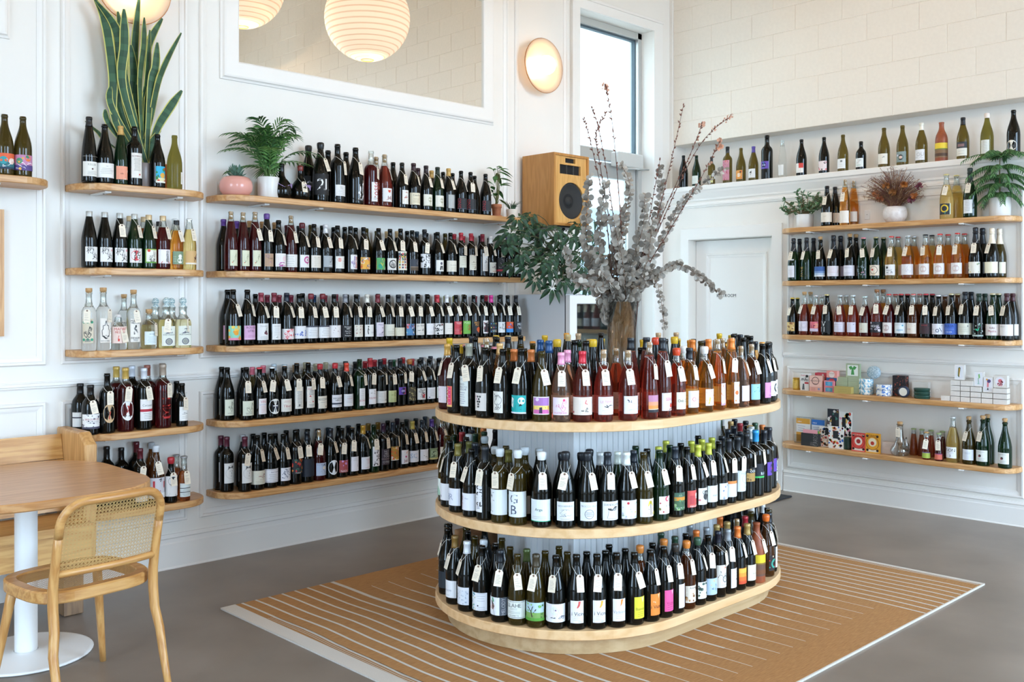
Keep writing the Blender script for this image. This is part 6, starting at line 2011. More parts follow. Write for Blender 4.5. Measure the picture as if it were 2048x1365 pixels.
inner_ring(ITOP[0], .146, '893 n,905 n o,920 n,936 n k,952 n o,968 we0e6ea,986 n,1004 n o,1024 n o,1052 c5a6a3a o,1087 n o,1118 n o,1140 n o,1176 n,1203 n,1218 n,1251 n,1284 wd8843a A,1306 n,1322 c2f4a38,1336 wd8843a,1350 c2f4a38,1364 n,1380 c9aa0a4,1396 cf0823a,1412 c9aa0a4,1426 cb89a5a,1440 cf0823a,1456 cb89a5a,1472 k D,1490 cb02a34,1508 c22262c,1526 n o,1544 wd8d0c4',
           'in the second row of the lowest island tier', 'second row on the lowest island tier')

# ---------------------------------------------------------------- past the limit: the hidden back rows, one object
bk = MB()
BKM = [DARKG, GLASS['o'], GLASS['g'], WINE['O'], THIN]
CAPI = {}


def stuff_bottle(x, y, z, cap, gi=0, ty='b', sc=1.0):
    p = [(r * sc, h * sc) for r, h in PROF[ty]]
    bk.lathe(p[2:], 10, m=gi, ctr=(x, y, z + .0004))
    if cap:
        if cap not in CAPI:
            CAPI[cap] = len(BKM)
            BKM.append(mat('capsule_' + cap, cap, .32, .15))
        H = p[-1][1]
        bk.lathe([(rad(ty, .25) * sc * 0 + .0155, H - .046), (.0148, H - .016), (.0165, H - .014), (.0165, H - .002), (.0145, H + .0015), (.0005, H + .002)], 10, m=CAPI[cap], ctr=(x, y, z + .0004))


rb = random.Random(11)
BACK = {
    1: ('461 5d3a86,484 5d3a86,514 b98c5a,529 b98c5a,546 b98c5a,574 5a1a22,602 1c1c1c,626,657,669,682,713,739,748,764,772 c9a878,786 c9a878,807,816 22303a,831 22303a,848,872,884,893 b2303c,908 b2303c,928 b2303c,946 22242a,965,984 4a3f8a,1003 4a3f8a'),
    2: ('477,487 7a2a38,505 8a3340,517 8a3340,533 7a2a38,560,584 1a3050,607 7a2530,618 7a2530,632 7a2530,642,657,675 77808a,684,703,719 d8d2c2,739 7a2a34,747,766 262a34,785 262a34,805,825,844 b8303c,861 b8303c,881 9a9a3a,898 9a9a3a,917,935,950 8a2a34,972 a5303c,990,1010'),
    3: ('467,480 d8707e,493 d8707e,507 cfdce2,521 cfdce2,535 a5825a,547 a5825a,562 b5a98a,576 b5a98a,586 b5a98a,602 b5a98a,613 222,625 222,638 b5333a,653 b5333a,670 c0343c,678 c0343c,700 2a5a3a,715 b5343a,727 b5343a,737 22262c,747 22262c,770 22262c,788,806,824,841 cfcf9a,859,877'),
    4: ('470 c8c8c8,488,508,522,534,556,580,597,617 1a1c20,629 1f3038,642,653,667 1a1c20,675,685 8a6a2a,695 8a6a2a,710,722 2e1e28,738 2e1e28,746 1c2420,757 1c2420,774 2a3a44,785 4a4a2a,797 4a4a2a,805 1c2420,816 b5a04a,832,843 b5905a,859 b5905a,874'),
}
for i, t_ in BACK.items():
    xs = []
    for q in t_.split(','):
        a = q.split()
        X = on_Y(float(a[0]), 600, YA - .053).x
        xs.append([X, a[1] if len(a) > 1 else None])
    lo_, hi_ = {1: 2.74, 2: 2.96, 3: 2.88, 4: 2.88}[i], 4.97
    nmax = int((hi_ - lo_) / .0845) + 1
    if len(xs) > nmax:
        xs = [xs[int(k * (len(xs) - 1) / (nmax - 1))] for k in range(nmax)]
    for _ in range(300):
        for a, b_ in zip(xs, xs[1:]):
            d_ = .084 - (b_[0] - a[0])
            if d_ > 0:
                a[0] -= d_ / 2
                b_[0] += d_ / 2
        xs[0][0] = max(xs[0][0], lo_)
        xs[-1][0] = min(xs[-1][0], hi_)
    for X, cp in xs:
        stuff_bottle(X, YA - .053, SHZ[i], cp if cp is None or len(cp) != 3 else cp * 1, 1 if rb.random() < .12 else 0, sc=rb.choice((.98, 1.0, 1.02)))
# far side of the island: outer and second rows that face the walls, and a third row on top
for ti, z in enumerate(ITOP):
    for d in (.056, .146) + ((.236,) if ti == 2 else ()):
        path, per = ring_path(d)
        n = int(per / .0905)
        for k in range(n):
            x, y, nx, ny = ring_at(path, per, per * k / n)
            face = nx * -x + ny * -y
            if face > (-.45 if d < .2 else -.6):
                continue
            if ti == 0 and abs(x - 3.305) < .15 and abs(y - 3.615) < .15:
                continue
            if abs(x - 3.87) < .15 and abs(y - 3.19) < .15:
                continue
            g_ = rb.random()
            cp = rb.choice((None, None, '22262c', '22262c', 'd8b070', 'e88a4a', 'd8dcdc', 'b03a3f', '3a5a44')) if ti != 2 else rb.choice((None, None, '22262c', 'd8b02a', 'e8a03a', 'e0c890', 'cfb08a'))
            gi = 3 if (ti == 2 and x > 4.1 and g_ < .5) else (1 if g_ < .25 else (2 if g_ < .33 else 0))
            stuff_bottle(x, y, z, cp, gi, 'r' if (ti == 2 and g_ > .6) else 'b', .97)
bo = bk.build('back_row_bottles', BKM, None)
tag(bo, 'rows of dark wine bottles behind the labelled front rows', 'bottles', kind='stuff')
# ================================================================ PLANTS
WPOT = noisy('white_glaze', 'eceae6', 'e2e0dc', rough=.25, nscale=5)
SOIL = noisy('potting_soil', '3a2c22', '54402f', rough=.95, nscale=60, bump=.8)


def rnd_dir(r, lo=-1, hi=1):
    return Vector((r.uniform(lo, hi), r.uniform(lo, hi), r.uniform(lo, hi)))


def leaf_blade(pts, widths, side, c_mid, c_edge=None, fold=.15, edge=.22):
    """a strip leaf along pts; side: sideways direction; optional paler margins"""
    m = MB()
    n = len(pts)
    rows = []
    for i, p in enumerate(pts):
        p = Vector(p)
        t = (Vector(pts[min(i + 1, n - 1)]) - Vector(pts[max(i - 1, 0)])).normalized()
        s_ = side - t * side.dot(t)
        s_ = s_.normalized() if s_.length > 1e-6 else t.orthogonal().normalized()
        nn = t.cross(s_).normalized()
        w_ = widths[i]
        rows.append([p + s_ * (w_ * k) + nn * (fold * w_ * (abs(k) * 2)) for k in (-.5, -.5 + edge / 2, 0, .5 - edge / 2, .5)])
    v = [q for r_ in rows for q in r_]
    for i in range(n - 1):
        for k in range(4):
            c = (c_edge if (k in (0, 3) and c_edge) else c_mid[i % len(c_mid)])
            m.add([rows[i][k], rows[i][k + 1], rows[i + 1][k + 1], rows[i + 1][k]], [(0, 1, 2, 3)], c=c, sm=True)
    return m


def bez(p0, p1, p2, n=10):
    return [p0 * (1 - t) ** 2 + p1 * (2 * t * (1 - t)) + p2 * t * t for t in [k / n for k in range(n + 1)]]


def pot(name, prof, mt, parent, soil=None, seg=32):
    o = MB().lathe(prof, seg).build(name, mt, parent)
    if soil:
        MB().lathe([(.0005, soil[1]), (soil[0], soil[1])], seg).build('soil', SOIL, parent)
    return o


def cyl_pot(r, h, t=.006, taper=.0):
    return [(.0005, .001), (r * (1 - taper) - .003, 0), (r * (1 - taper), .004), (r, h - .003), (r - .001, h), (r - t, h), (r - t - .001, h - .02), (.0005, h - .022)]


# snake plant
P0 = on_Y(283, 360, 5.165)
sn = thing('snake_plant', 'tall snake plant with yellow edged leaves in a taupe pot', 'plant', (P0.x, 5.165, SHZ[0]))
pot('pot', cyl_pot(.062, .135), mat('taupe_glaze', '8c7f7a', .3), sn, (.055, .118))
SN = [[(231, 243), (226, 147), (211, 44), (188, -6)], [(237, 205), (239, 117), (230, 55), (192, 2)], [(246, 176), (249, 88), (248, 18)], [(252, 164), (249, 103), (236, 23)], [(272, 187), (270, 103), (279, -8)],
      [(281, 176), (289, 88), (289, 35)], [(296, 147), (299, 88), (325, 37)], [(302, 176), (312, 132), (315, 85)], [(300, 250), (322, 152), (363, 66)], [(293, 205), (309, 147)], [(313, 262), (337, 220), (364, 181)], [(287, 234), (289, 173)],
      [(246, 250), (245, 202)], [(226, 220), (221, 173)], [(252, 211), (258, 173)], [(274, 262), (273, 218)], [(223, 255), (210, 219)], [(217, 284), (195, 262), (170, 242)], [(298, 290), (322, 261)], [(262, 240), (268, 150), (262, 90)], [(283, 250), (296, 160), (300, 60)]]
r = random.Random(3)
for i, L in enumerate(SN):
    yy = 5.165 + r.uniform(-.03, .03)
    base = Vector((r.uniform(-.03, .03), yy - 5.165, .115))
    pts = [base] + [on_Y(x, y, yy - (.05 * k / len(L) if i % 3 else -.03 * k / len(L))) - Vector((P0.x, 5.165, SHZ[0])) for k, (x, y) in enumerate(L)]
    fine = []
    for k in range(len(pts) - 1):
        a0, a1 = pts[max(0, k - 1)], pts[k]
        b0, b1 = pts[k + 1], pts[min(len(pts) - 1, k + 2)]
        for q in range(6):
            t = q / 6
            fine.append(.5 * ((2 * a1) + (b0 - a0) * t + (2 * a0 - 5 * a1 + 4 * b0 - b1) * t * t + (3 * a1 - a0 - 3 * b0 + b1) * t ** 3))
    fine.append(pts[-1])
    n = len(fine)
    big = .05 if len(L) > 2 else .036
    wd = [big * (.45 + .55 * min(1, 2.2 * k / n)) * (1 if k < .72 * n else max(.02, (1 - (k / n - .72) / .28) ** .8)) for k in range(n)]
    ang = r.uniform(-.7, .7)
    mid = [C('2f5238'), C('375b3e'), C('2d4f37'), C('3d6344')]
    leaf_blade(fine, wd, Vector((math.cos(ang), math.sin(ang), 0)), mid, C('c9c46a'), .1).build('leaf', LEAFM, sn, recalc=False)

# succulent in a pink bowl
q = on_Y(472, 380, 5.14)
su = thing('succulent', 'small rosette succulent in a round pink pot', 'plant', (q.x, 5.14, SHZ[0]))
pot('pot', [(.0005, .001), (.055, 0), (.075, .008), (.09, .03), (.0945, .055), (.09, .082), (.075, .104), (.055, .112), (.05, .111), (.05, .1), (.0005, .098)], mat('pink_glaze', 'e8a79a', .15), su, (.049, .103))
for k in range(26):
    a = k * 2.399
    e = .25 + 1.1 * (1 - k / 26)
    d = Vector((math.cos(a) * math.sin(e), math.sin(a) * math.sin(e), math.cos(e)))
    L = .055
    b0 = Vector((.01 * math.cos(a), .01 * math.sin(a), .105 + .03 * k / 26))
    pts = [b0 + d * L * t for t in (0, .3, .6, .85, 1)]
    leaf_blade(pts, [.012, .018, .019, .012, .001], d.cross(Vector((0, 0, 1))) if d.cross(Vector((0, 0, 1))).length > .01 else Vector((1, 0, 0)), [C('5d7d6c'), C('6d8d7a')], None, .3).build('leaf', LEAFM, su, recalc=False)


def frond(parent, p0, p1, p2, n, L, c1, c2, droop=.4, name='frond', wd=.011):
    m = MB()
    sp = bez(p0, p1, p2, n)
    m.tube(sp, [.0022 - .0016 * k / n for k in range(n + 1)], 5, c=C('6a8a4a'))
    for k in range(2, n + 1):
        t = (sp[k] - sp[k - 1]).normalized()
        side = t.cross(Vector((0, 0, 1)))
        side = side.normalized() if side.length > .05 else Vector((1, 0, 0))
        f = k / n
        ll = L * (.55 + .9 * math.sin(PI * min(1, f * .95)) * .6)
        for s_ in (-1, 1):
            d = (side * s_ * .8 + t * .75 + Vector((0, 0, .15))).normalized()
            q0 = sp[k]
            q2 = q0 + d * ll + Vector((0, 0, -droop * ll))
            b_ = leaf_blade(bez(q0, q0 + d * ll * .55, q2, 4), [wd * .3, wd, wd, wd * .6, .0006], t, [C(c1), C(c2)], None, .15)
            m.v, off = m.v + b_.v, len(m.v)
            m.f += [[i + off for i in f_] for f_ in b_.f]
            m.m += b_.m
            m.c += b_.c
            m.sm += b_.sm
    m.colored = True
    return m.build(name, LEAFM, parent, recalc=False)


q = on_Y(537, 385, 5.135)
pl = thing('parlour_palm', 'feathery parlour palm in a white cylinder pot', 'plant', (q.x, 5.135, SHZ[0]))
pot('pot', cyl_pot(.063, .125), WPOT, pl, (.056, .108))
r = random.Random(8)
for k in range(30):
    a = r.uniform(0, 2 * PI)
    rr = r.uniform(.08, .33)
    zz = .17 + .26 * (1 - (rr / .36) ** 2) + r.uniform(-.07, .05)
    end = Vector((rr * 1.12 * math.cos(a), max(-.2, min(.06, .6 * rr * math.sin(a) - .03)), zz))
    p0 = Vector((r.uniform(-.025, .025), r.uniform(-.025, .025), .105))
    p1 = p0 + Vector((end.x * .25, end.y * .25, zz * .85))
    frond(pl, p0, p1, end, 13, .095, ('3d6b32', '4f7f3c', '2f5a2c')[k % 3], ('4c7c3a', '5f8f47', '39682f')[k % 3])

# leafy plant in terracotta
q = on_Y(993, 432, 5.12)
lp = thing('leafy_houseplant', 'drooping broad leaved houseplant in a terracotta pot', 'plant', (q.x, 5.12, SHZ[0]))
TERRA = noisy('terracotta', 'c07a56', 'ad6745', rough=.8, nscale=30)
pot('pot', [(.0005, .001), (.026, 0), (.028, .003), (.034, .066), (.038, .067), (.0385, .092), (.035, .093), (.034, .08), (.0005, .078)], TERRA, lp, (.034, .082))
pot('saucer', [(.0005, .0), (.034, 0), (.041, .012), (.039, .012), (.033, .003)], TERRA, lp)
r = random.Random(5)
for k in range(22):
    a = r.uniform(0, 2 * PI)
    h = r.uniform(.12, .36)
    p0 = Vector((r.uniform(-.01, .01), r.uniform(-.01, .01), .08))
    j = Vector((.03 * math.cos(a), .02 * math.sin(a), h))
    rr = r.uniform(.06, .13)
    e = j + Vector((rr * math.cos(a), min(.08, .7 * rr * math.sin(a)) - .02, -r.uniform(-.03, .08)))
    lf_ = leaf_blade(bez(j, j + (e - j) * .5 + Vector((0, 0, .03)), e, 8), [.004, .02, .032, .038, .036, .03, .02, .009, .001], (e - j).cross(Vector((0, 0, 1))) + Vector((.001, 0, 0)), [C('3f6e35'), C('4a7c3d'), C('38652f')], None, .2)
    lf_.build('leaf', LEAFM, lp, recalc=False)
    MB().tube([p0, p0 * .5 + j * .5 + Vector((.008, 0, 0)), j], .0016, 5).build('stem', mat('green_stem', '6a6a3a', .6), lp)
q = on_Y(1024, 436, 5.15)
gp = thing('spiky_plant', 'small dark grassy plant in a cream pot', 'plant', (q.x, 5.15, SHZ[0]))
pot('pot', cyl_pot(.045, .07, .004, .12), mat('cream_pot', 'd9cfc2', .6), gp, (.04, .055))
r = random.Random(6)
for k in range(34):
    a = r.uniform(0, 2 * PI)
    L = r.uniform(.07, .12)
    p0 = Vector((.02 * math.cos(a), .02 * math.sin(a), .05))
    e = p0 + Vector((.7 * L * math.cos(a), .6 * L * math.sin(a), L * r.uniform(.5, .95)))
    leaf_blade(bez(p0, p0 + Vector((0, 0, L * .6)), e, 5), [.006, .007, .006, .005, .003, .0005], Vector((-math.sin(a), math.cos(a), 0)), [C('2c4630'), C('3b5a3c')], None, .3).build('blade', LEAFM, gp, recalc=False)

# umbrella plant on the fridge
UX, UY, UZ = 5.42, 4.98, FZ + .0005
up_ = thing('umbrella_plant', 'dark green umbrella plant in a white pot on top of the fridge', 'plant', (UX, UY, UZ))
pot('pot', cyl_pot(.09, .15, .007, .15), WPOT, up_, (.08, .13))
lm = MB()
for s_, L in ((0, .115), (.75, .11), (-.75, .11), (1.5, .1), (-1.5, .1), (2.25, .085), (-2.25, .085)):
    d = Vector((math.cos(s_), math.sin(s_), -.35)).normalized()
    b_ = leaf_blade(bez(d * .018, d * L * .5 + Vector((0, 0, .012)), d * L + Vector((0, 0, -.03)), 6), [.004, .022, .034, .037, .03, .017, .001], Vector((-math.sin(s_), math.cos(s_), 0)), [C('1b3d22'), C('244a2a'), C('17331d')], None, .18)
    o_ = len(lm.v)
    lm.v += b_.v
    lm.f += [[i + o_ for i in f_] for f_ in b_.f]
    lm.m += b_.m
    lm.c += b_.c
    lm.sm += b_.sm
lm.colored = True
LEAFU = lm.mesh('leaf', LEAFM, recalc=False)
r = random.Random(21)
spots = [(1035, 435), (1060, 445), (1022, 462), (1045, 475), (1075, 470), (1015, 490), (1040, 505), (1065, 500), (1090, 490), (1110, 505), (1030, 530), (1055, 535), (1080, 525), (1100, 535), (1070, 560), (1120, 480), (1140, 470), (1155, 450), (1165, 480), (1180, 465),
         (1135, 505), (1160, 510), (1185, 500), (1195, 525), (1150, 540), (1175, 545), (1125, 530), (1105, 575), (1125, 560), (1112, 460), (1185, 440), (1200, 485), (1145, 560), (1090, 550), (1050, 455), (1085, 455), (1170, 570), (1010, 475), (1062, 430), (1205, 510), (1095, 515), (1165, 530), (1046, 520)]
stem = MB()
for i, (x, y) in enumerate(spots):
    Yp = r.uniform(4.60, 4.84) if y > 455 else r.uniform(4.7, 4.86)
    p = on_Y(x, y, Yp)
    p.x += 0
    if p.z < FZ + .03:
        p = on_Y(x, y, 4.62)
    rel = p - Vector((UX, UY, UZ))
    dv = Vector((rel.x * .6, rel.y - .35, .55)).normalized()
    qv = Vector((0, 0, 1)).rotation_difference(dv)
    l_ = link('leaf', LEAFU, up_, rel)
    l_.rotation_mode = 'QUATERNION'
    from mathutils import Quaternion
    l_.rotation_quaternion = qv @ Quaternion((0, 0, 1), r.uniform(0, 6.28))
    k_ = r.uniform(.75, 1.1)
    l_.scale = (k_, k_, k_)
    s0 = Vector((r.uniform(-.03, .03), r.uniform(-.03, .03), .13))
    stem.tube(bez(s0, s0 + Vector((rel.x * .35, rel.y * .3, max(.18, rel.z * .9))), rel, 6), .003, 5)
stem.build('stems', mat('woody_green_stem', '5a5a38', .7), up_, kind='stuff')

# ---------------------------------------------------------------- vase of eucalyptus and twigs on the island
VX, VY, VZ = 3.885, 3.19, ITOP[2] + .0005
va = thing('glass_vase', 'tall clear glass cylinder vase on top of the island', 'vase', (VX, VY, VZ))
MB().lathe([(.0005, .001), (.07, .0), (.073, .004), (.073, .505), (.0705, .505), (.0705, .014), (.0005, .012)], 36).build('cylinder', pane_mat('vase_glass', (.90, .93, .93), .10), va)
EL = MB()
n = 10
rim = [(.5 * math.cos(2 * PI * k / n) * .9, .5 + .5 * math.sin(2 * PI * k / n)) for k in range(n)]
EL.add([(0, .5 * 1.0, .03)] + [(x, y, .06 * (x * x) * 2) for x, y in rim], [(0, 1 + k, 1 + (k + 1) % n) for k in range(n)], c=C('a69e93'))
EL2 = MB()
EL2.add([(0, .5, .03)] + [(x, y, .06 * (x * x) * 2) for x, y in rim], [(0, 1 + k, 1 + (k + 1) % n) for k in range(n)], c=C('bcb4a8'))
EL3 = MB()
EL3.add([(0, .5, .03)] + [(x, y, .06 * (x * x) * 2) for x, y in rim], [(0, 1 + k, 1 + (k + 1) % n) for k in range(n)], c=C('8b847a'))
EUC = [e.mesh('leaf', LEAFM, recalc=False) for e in (EL, EL2, EL3)]
BARK = mat('twig_bark', '5a3a2e', .75)
GBARK = mat('eucalyptus_stem', '8a6a55', .75)


def at(x, y, depth):
    """pixel to point at a chosen distance (m) in front of / behind the vase axis along the line of sight"""
    d = ray(x, y)
    t = (VX * FWD[0] + VY * FWD[1]) + depth
    return Vector((d[0] * t, d[1] * t, CAMH + d[2] * t))


def smooth(pts, n=8):
    out = []
    for k in range(len(pts) - 1):
        a0, a1 = pts[max(0, k - 1)], pts[k]
        b0, b1 = pts[k + 1], pts[min(len(pts) - 1, k + 2)]
        for q_ in range(n):
            t = q_ / n
            out.append(.5 * ((2 * a1) + (b0 - a0) * t + (2 * a0 - 5 * a1 + 4 * b0 - b1) * t * t + (3 * a1 - a0 - 3 * b0 + b1) * t ** 3))
    return out + [pts[-1]]


def in_vase(r):
    a, q = r.uniform(0, 6.28), r.uniform(.0, .05)
    return Vector((VX + q * math.cos(a), VY + q * math.sin(a), VZ + .02))


r = random.Random(12)
EU = [([(1190, 560), (1172, 470), (1180, 350)], .05, 'upright left', 1.0), ([(1200, 520), (1205, 420), (1212, 365)], -.05, 'leaning on the left twigs', 1.0), ([(1225, 520), (1252, 420), (1260, 370), (1240, 325)], .1, 'rising behind the twigs', .85),
      ([(1260, 540), (1285, 460), (1290, 390)], -.08, 'upright in the middle', 1.0), ([(1270, 560), (1300, 480), (1320, 400), (1322, 330)], .06, 'leaning slightly right', .85), ([(1210, 560), (1150, 560), (1140, 520), (1124, 498)], -.12, 'curling left over the umbrella plant', .95),
      ([(1230, 580), (1190, 575), (1150, 565)], -.15, 'drooping low on the left', 1.0), ([(1265, 590), (1330, 540), (1360, 530), (1400, 555), (1444, 590)], -.05, 'arching right towards the restroom door', .85), ([(1265, 590), (1305, 560), (1320, 590), (1330, 660)], -.1, 'hanging down on the right', .7),
      ([(1285, 560), (1330, 470), (1370, 400), (1452, 335)], .1, 'reaching far right in front of the ledge', .75), ([(1250, 560), (1235, 480), (1225, 430)], -.12, 'short and dense in front', 1.0), ([(1275, 570), (1295, 520), (1305, 440)], -.14, 'dense in front right', 1.0),
      ([(1240, 560), (1240, 500), (1250, 440)], .12, 'dense behind', .9), ([(1235, 590), (1215, 560), (1200, 540)], -.16, 'short at the vase rim', 1.0), ([(1260, 590), (1280, 570), (1290, 555)], -.16, 'short right of the vase rim', 1.0)]
for pxs, dep, nm, ls in EU:
    b0 = in_vase(r)
    pts = smooth([b0, Vector((VX + (b0.x - VX) * .6, VY + (b0.y - VY) * .6, VZ + .30))] + [at(x, y, dep * (k + 1) / len(pxs)) for k, (x, y) in enumerate(pxs)], 9)
    root = thing('eucalyptus_branch', f'grey silver dollar eucalyptus branch {nm}', 'branch', tuple(b0), group='eucalyptus branches in the vase')
    MB().tube([p - b0 for p in pts], [.0027 - .0015 * k / len(pts) for k in range(len(pts))], 5).build('stem', GBARK, root)
    # leaf pairs every 1.7 cm above the rim
    acc, last = 0.0, None
    tot = sum((pts[k + 1] - pts[k]).length for k in range(len(pts) - 1))
    run = 0.0
    for k in range(len(pts) - 1):
        seg = pts[k + 1] - pts[k]
        run += seg.length
        acc += seg.length
        if pts[k].z < VZ + .40 and run < .45:
            continue
        while acc > .0145:
            acc -= .0145
            t = seg.normalized()
            a = r.uniform(0, 6.28)
            o1 = t.orthogonal().normalized()
            o2 = t.cross(o1)
            sz = ls * (.058 - .028 * run / tot) * r.uniform(.75, 1.15)
            for s_ in (0, PI, 1.7):
                d = (o1 * math.cos(a + s_) + o2 * math.sin(a + s_) + t * r.uniform(.0, .35)).normalized()
                z_ = (t * .25 + d.cross(t) * .9 + rnd_dir(r) * .55)
                x_ = d.cross(z_).normalized()
                z_ = x_.cross(d)
                M = Matrix((x_, d, z_)).transposed().to_4x4()
                M.translation = pts[k] - b0 + seg * r.random()
                l_ = link('leaf', r.choice(EUC), root)
                l_.matrix_local = M @ Matrix.Scale(sz, 4)
TW = [([(1225, 560), (1210, 420), (1185, 300), (1168, 238)], 'left with dark buds'), ([(1240, 560), (1222, 400), (1200, 270), (1184, 215)], 'left of centre with small buds'), ([(1245, 560), (1240, 420), (1225, 250), (1210, 170)], 'tallest with pale blossom tip'), ([(1235, 560), (1200, 330), (1192, 270), (1212, 225)], 'crossing the others'),
      ([(1262, 590), (1310, 450), (1345, 310), (1367, 210)], 'right with red buds'), ([(1265, 590), (1320, 440), (1380, 310), (1405, 245)], 'right with peach blossom'), ([(1270, 590), (1330, 430), (1400, 290), (1462, 232)], 'rightmost with drooping blossom'), ([(1270, 590), (1340, 460), (1400, 360), (1440, 282)], 'right ending in withered leaves'), ([(1280, 560), (1300, 430), (1320, 320)], 'short right of centre')]
BUD = MB().lathe([(.0005, 0), (.003, .004), (.0035, .008), (.002, .013), (.0005, .016)], 6).mesh('bud', mat('twig_bud', '7a4a3a', .7))
PET = MB().add([(0, 0, 0), (.008, .004, .004), (.012, .014, .002), (0, .022, .006), (-.012, .014, .002), (-.008, .004, .004)], [(0, 1, 2, 3), (0, 3, 4, 5)], c=C('d8a58a')).mesh('blossom', LEAFM, recalc=False)
for i, (pxs, nm) in enumerate(TW):
    b0 = in_vase(r)
    dep = r.uniform(-.06, .08)
    pts = smooth([b0] + [at(x, y, dep * (k + 1) / len(pxs)) for k, (x, y) in enumerate(pxs)], 8)
    root = thing('budding_twig', f'thin brown budding twig, {nm}', 'twig', tuple(b0), group='budding twigs in the vase')
    MB().tube([p - b0 for p in pts], [.0034 - .0026 * k / len(pts) for k in range(len(pts))], 5).build('stem', BARK, root)
    N_ = len(pts)
    for k in range(N_ // 3, N_ - 1):
        for _ in range(2):
            t = (pts[k + 1] - pts[k]).normalized()
            d = (t + rnd_dir(r) * .8).normalized()
            l_ = link('bud', BUD, root, pts[k] + (pts[k + 1] - pts[k]) * r.random() - b0)
            l_.rotation_mode = 'QUATERNION'
            l_.rotation_quaternion = Vector((0, 0, 1)).rotation_difference(d)
    if i in (2, 5, 6, 7):
        for _ in range(14):
            k = r.choice((N_ - 1, N_ - 2, N_ - 3, N_ - 6 if i != 2 else N_ - 2))
            l_ = link('blossom', PET, root, pts[k] - b0 + rnd_dir(r) * .012)
            l_.rotation_euler = (r.uniform(0, 6), r.uniform(0, 6), r.uniform(0, 6))
            s_ = r.uniform(.45, .85 if i != 7 else 1.5)
            l_.scale = (s_, s_, s_)

# ---------------------------------------------------------------- plants on the restroom wall shelf
PXW = XB - .095
q = on_X(1610, 440, PXW)
jd = thing('jade_plant', 'bushy jade plant in a white pot', 'plant', (PXW, q.y, RSZ[0]))
pot('pot', cyl_pot(.066, .105, .006, .06), WPOT, jd, (.058, .09))
r = random.Random(31)
JL = MB()
for s_ in (0,):
    b_ = leaf_blade([Vector((0, .03 * t, .004 * math.sin(3 * t))) for t in (0, .25, .5, .75, 1)], [.004, .013, .017, .014, .003], Vector((1, 0, 0)), [C('4d7048'), C('5f8557')], None, .25)
    JLM = b_.mesh('leaf', LEAFM, recalc=False)
    JLM2 = leaf_blade([Vector((0, .03 * t, .004 * math.sin(3 * t))) for t in (0, .25, .5, .75, 1)], [.004, .013, .017, .014, .003], Vector((1, 0, 0)), [C('7d9a78'), C('a9bda2')], None, .25).mesh('leaf', LEAFM, recalc=False)
for k in range(34):
    u, v = r.uniform(-1, 1), r.uniform(-.4, 1)
    e = Vector((r.uniform(-.09, .05), -.16 * u, .12 + .13 * (v + .4) * (1 - .3 * abs(u))))
    p0 = Vector((r.uniform(-.02, .02), r.uniform(-.02, .02), .085))
    sp = bez(p0, Vector((e.x * .3, e.y * .4, .15)), e, 8)
    MB().tube(sp, .003, 5).build('stem', mat('jade_stem', '7a6a4a', .7), jd)
    for j in range(11):
        c_ = sp[r.choice((4, 5, 6, 7, 8, 8, 8))]
        l_ = link('leaf', JLM if r.random() < .7 else JLM2, jd, c_ + rnd_dir(r) * .008)
        l_.rotation_euler = (r.uniform(-.6, 1.2), r.uniform(-.6, .6), r.uniform(0, 6.28))
        s_ = r.uniform(.9, 1.35)
        l_.scale = (s_, s_, s_)

q = on_X(1790, 440, PXW)
db = thing('bowl_vase', 'rounded white marbled bowl holding dried flowers', 'vase', (PXW, q.y, RSZ[0]))
pot('bowl', [(.0005, .001), (.04, 0), (.06, .008), (.078, .035), (.083, .065), (.079, .095), (.072, .115), (.067, .115), (.074, .09), (.0005, .085)], noisy('marbled_glaze', 'ece4df', 'd8cdc6', rough=.3, nscale=18, dist=2.0), db)
fl = thing('dried_bouquet', 'bouquet of brown dried flowers and grasses in the white bowl', 'dried flowers', (PXW, q.y, RSZ[0] + .09))
r = random.Random(41)
gm = MB()
cols = [C('8a5f45'), C('a07a58'), C('6f4a3a'), C('b08d6a'), C('7a4a4a')]
for k in range(260):
    u = r.uniform(-1, 1)
    e = Vector((r.uniform(-.10, .05), -.20 * u + r.gauss(0, .02), .05 + r.uniform(.05, .25) * (1.05 - .5 * u * u)))
    p0 = Vector((r.uniform(-.03, .03), r.uniform(-.04, .04), .0))
    c_ = r.choice(cols)
    sp = bez(p0, Vector((e.x * .2, e.y * .3, e.z * .7)), e, 5)
    gm.tube(sp, .0014, 4, c=c_)
    for j in range(12):
        b0 = sp[r.choice((2, 3, 4, 5))]
        d = rnd_dir(r)
        gm.tube([b0, b0 + d * r.uniform(.012, .03)], .0009, 3, c=c_)
gm.build('dried_grasses', LEAFM, fl, recalc=False, kind='stuff')
for k, (x, y, cc) in enumerate([(1752, 388, 'b5754a'), (1772, 372, 'a86a34'), (1808, 370, 'b5702f'), (1828, 392, 'b06a34'), (1760, 398, '9a5a3a'), (1785, 385, 'a5703f'), (1822, 400, '7a4450'), (1838, 372, '8a4a58')]):
    p = on_X(x, y, PXW - .06) - Vector((PXW, fl.location.y, fl.location.z))
    m = MB()
    for j in range(30):
        d = rnd_dir(r).normalized()
        m.add([p, p + d * .022 + d.orthogonal() * .009, p + d * .03, p + d * .022 - d.orthogonal() * .009], [(0, 1, 2, 3)], c=C(cc))
    m.build('flower_head', LEAFM, fl, recalc=False)

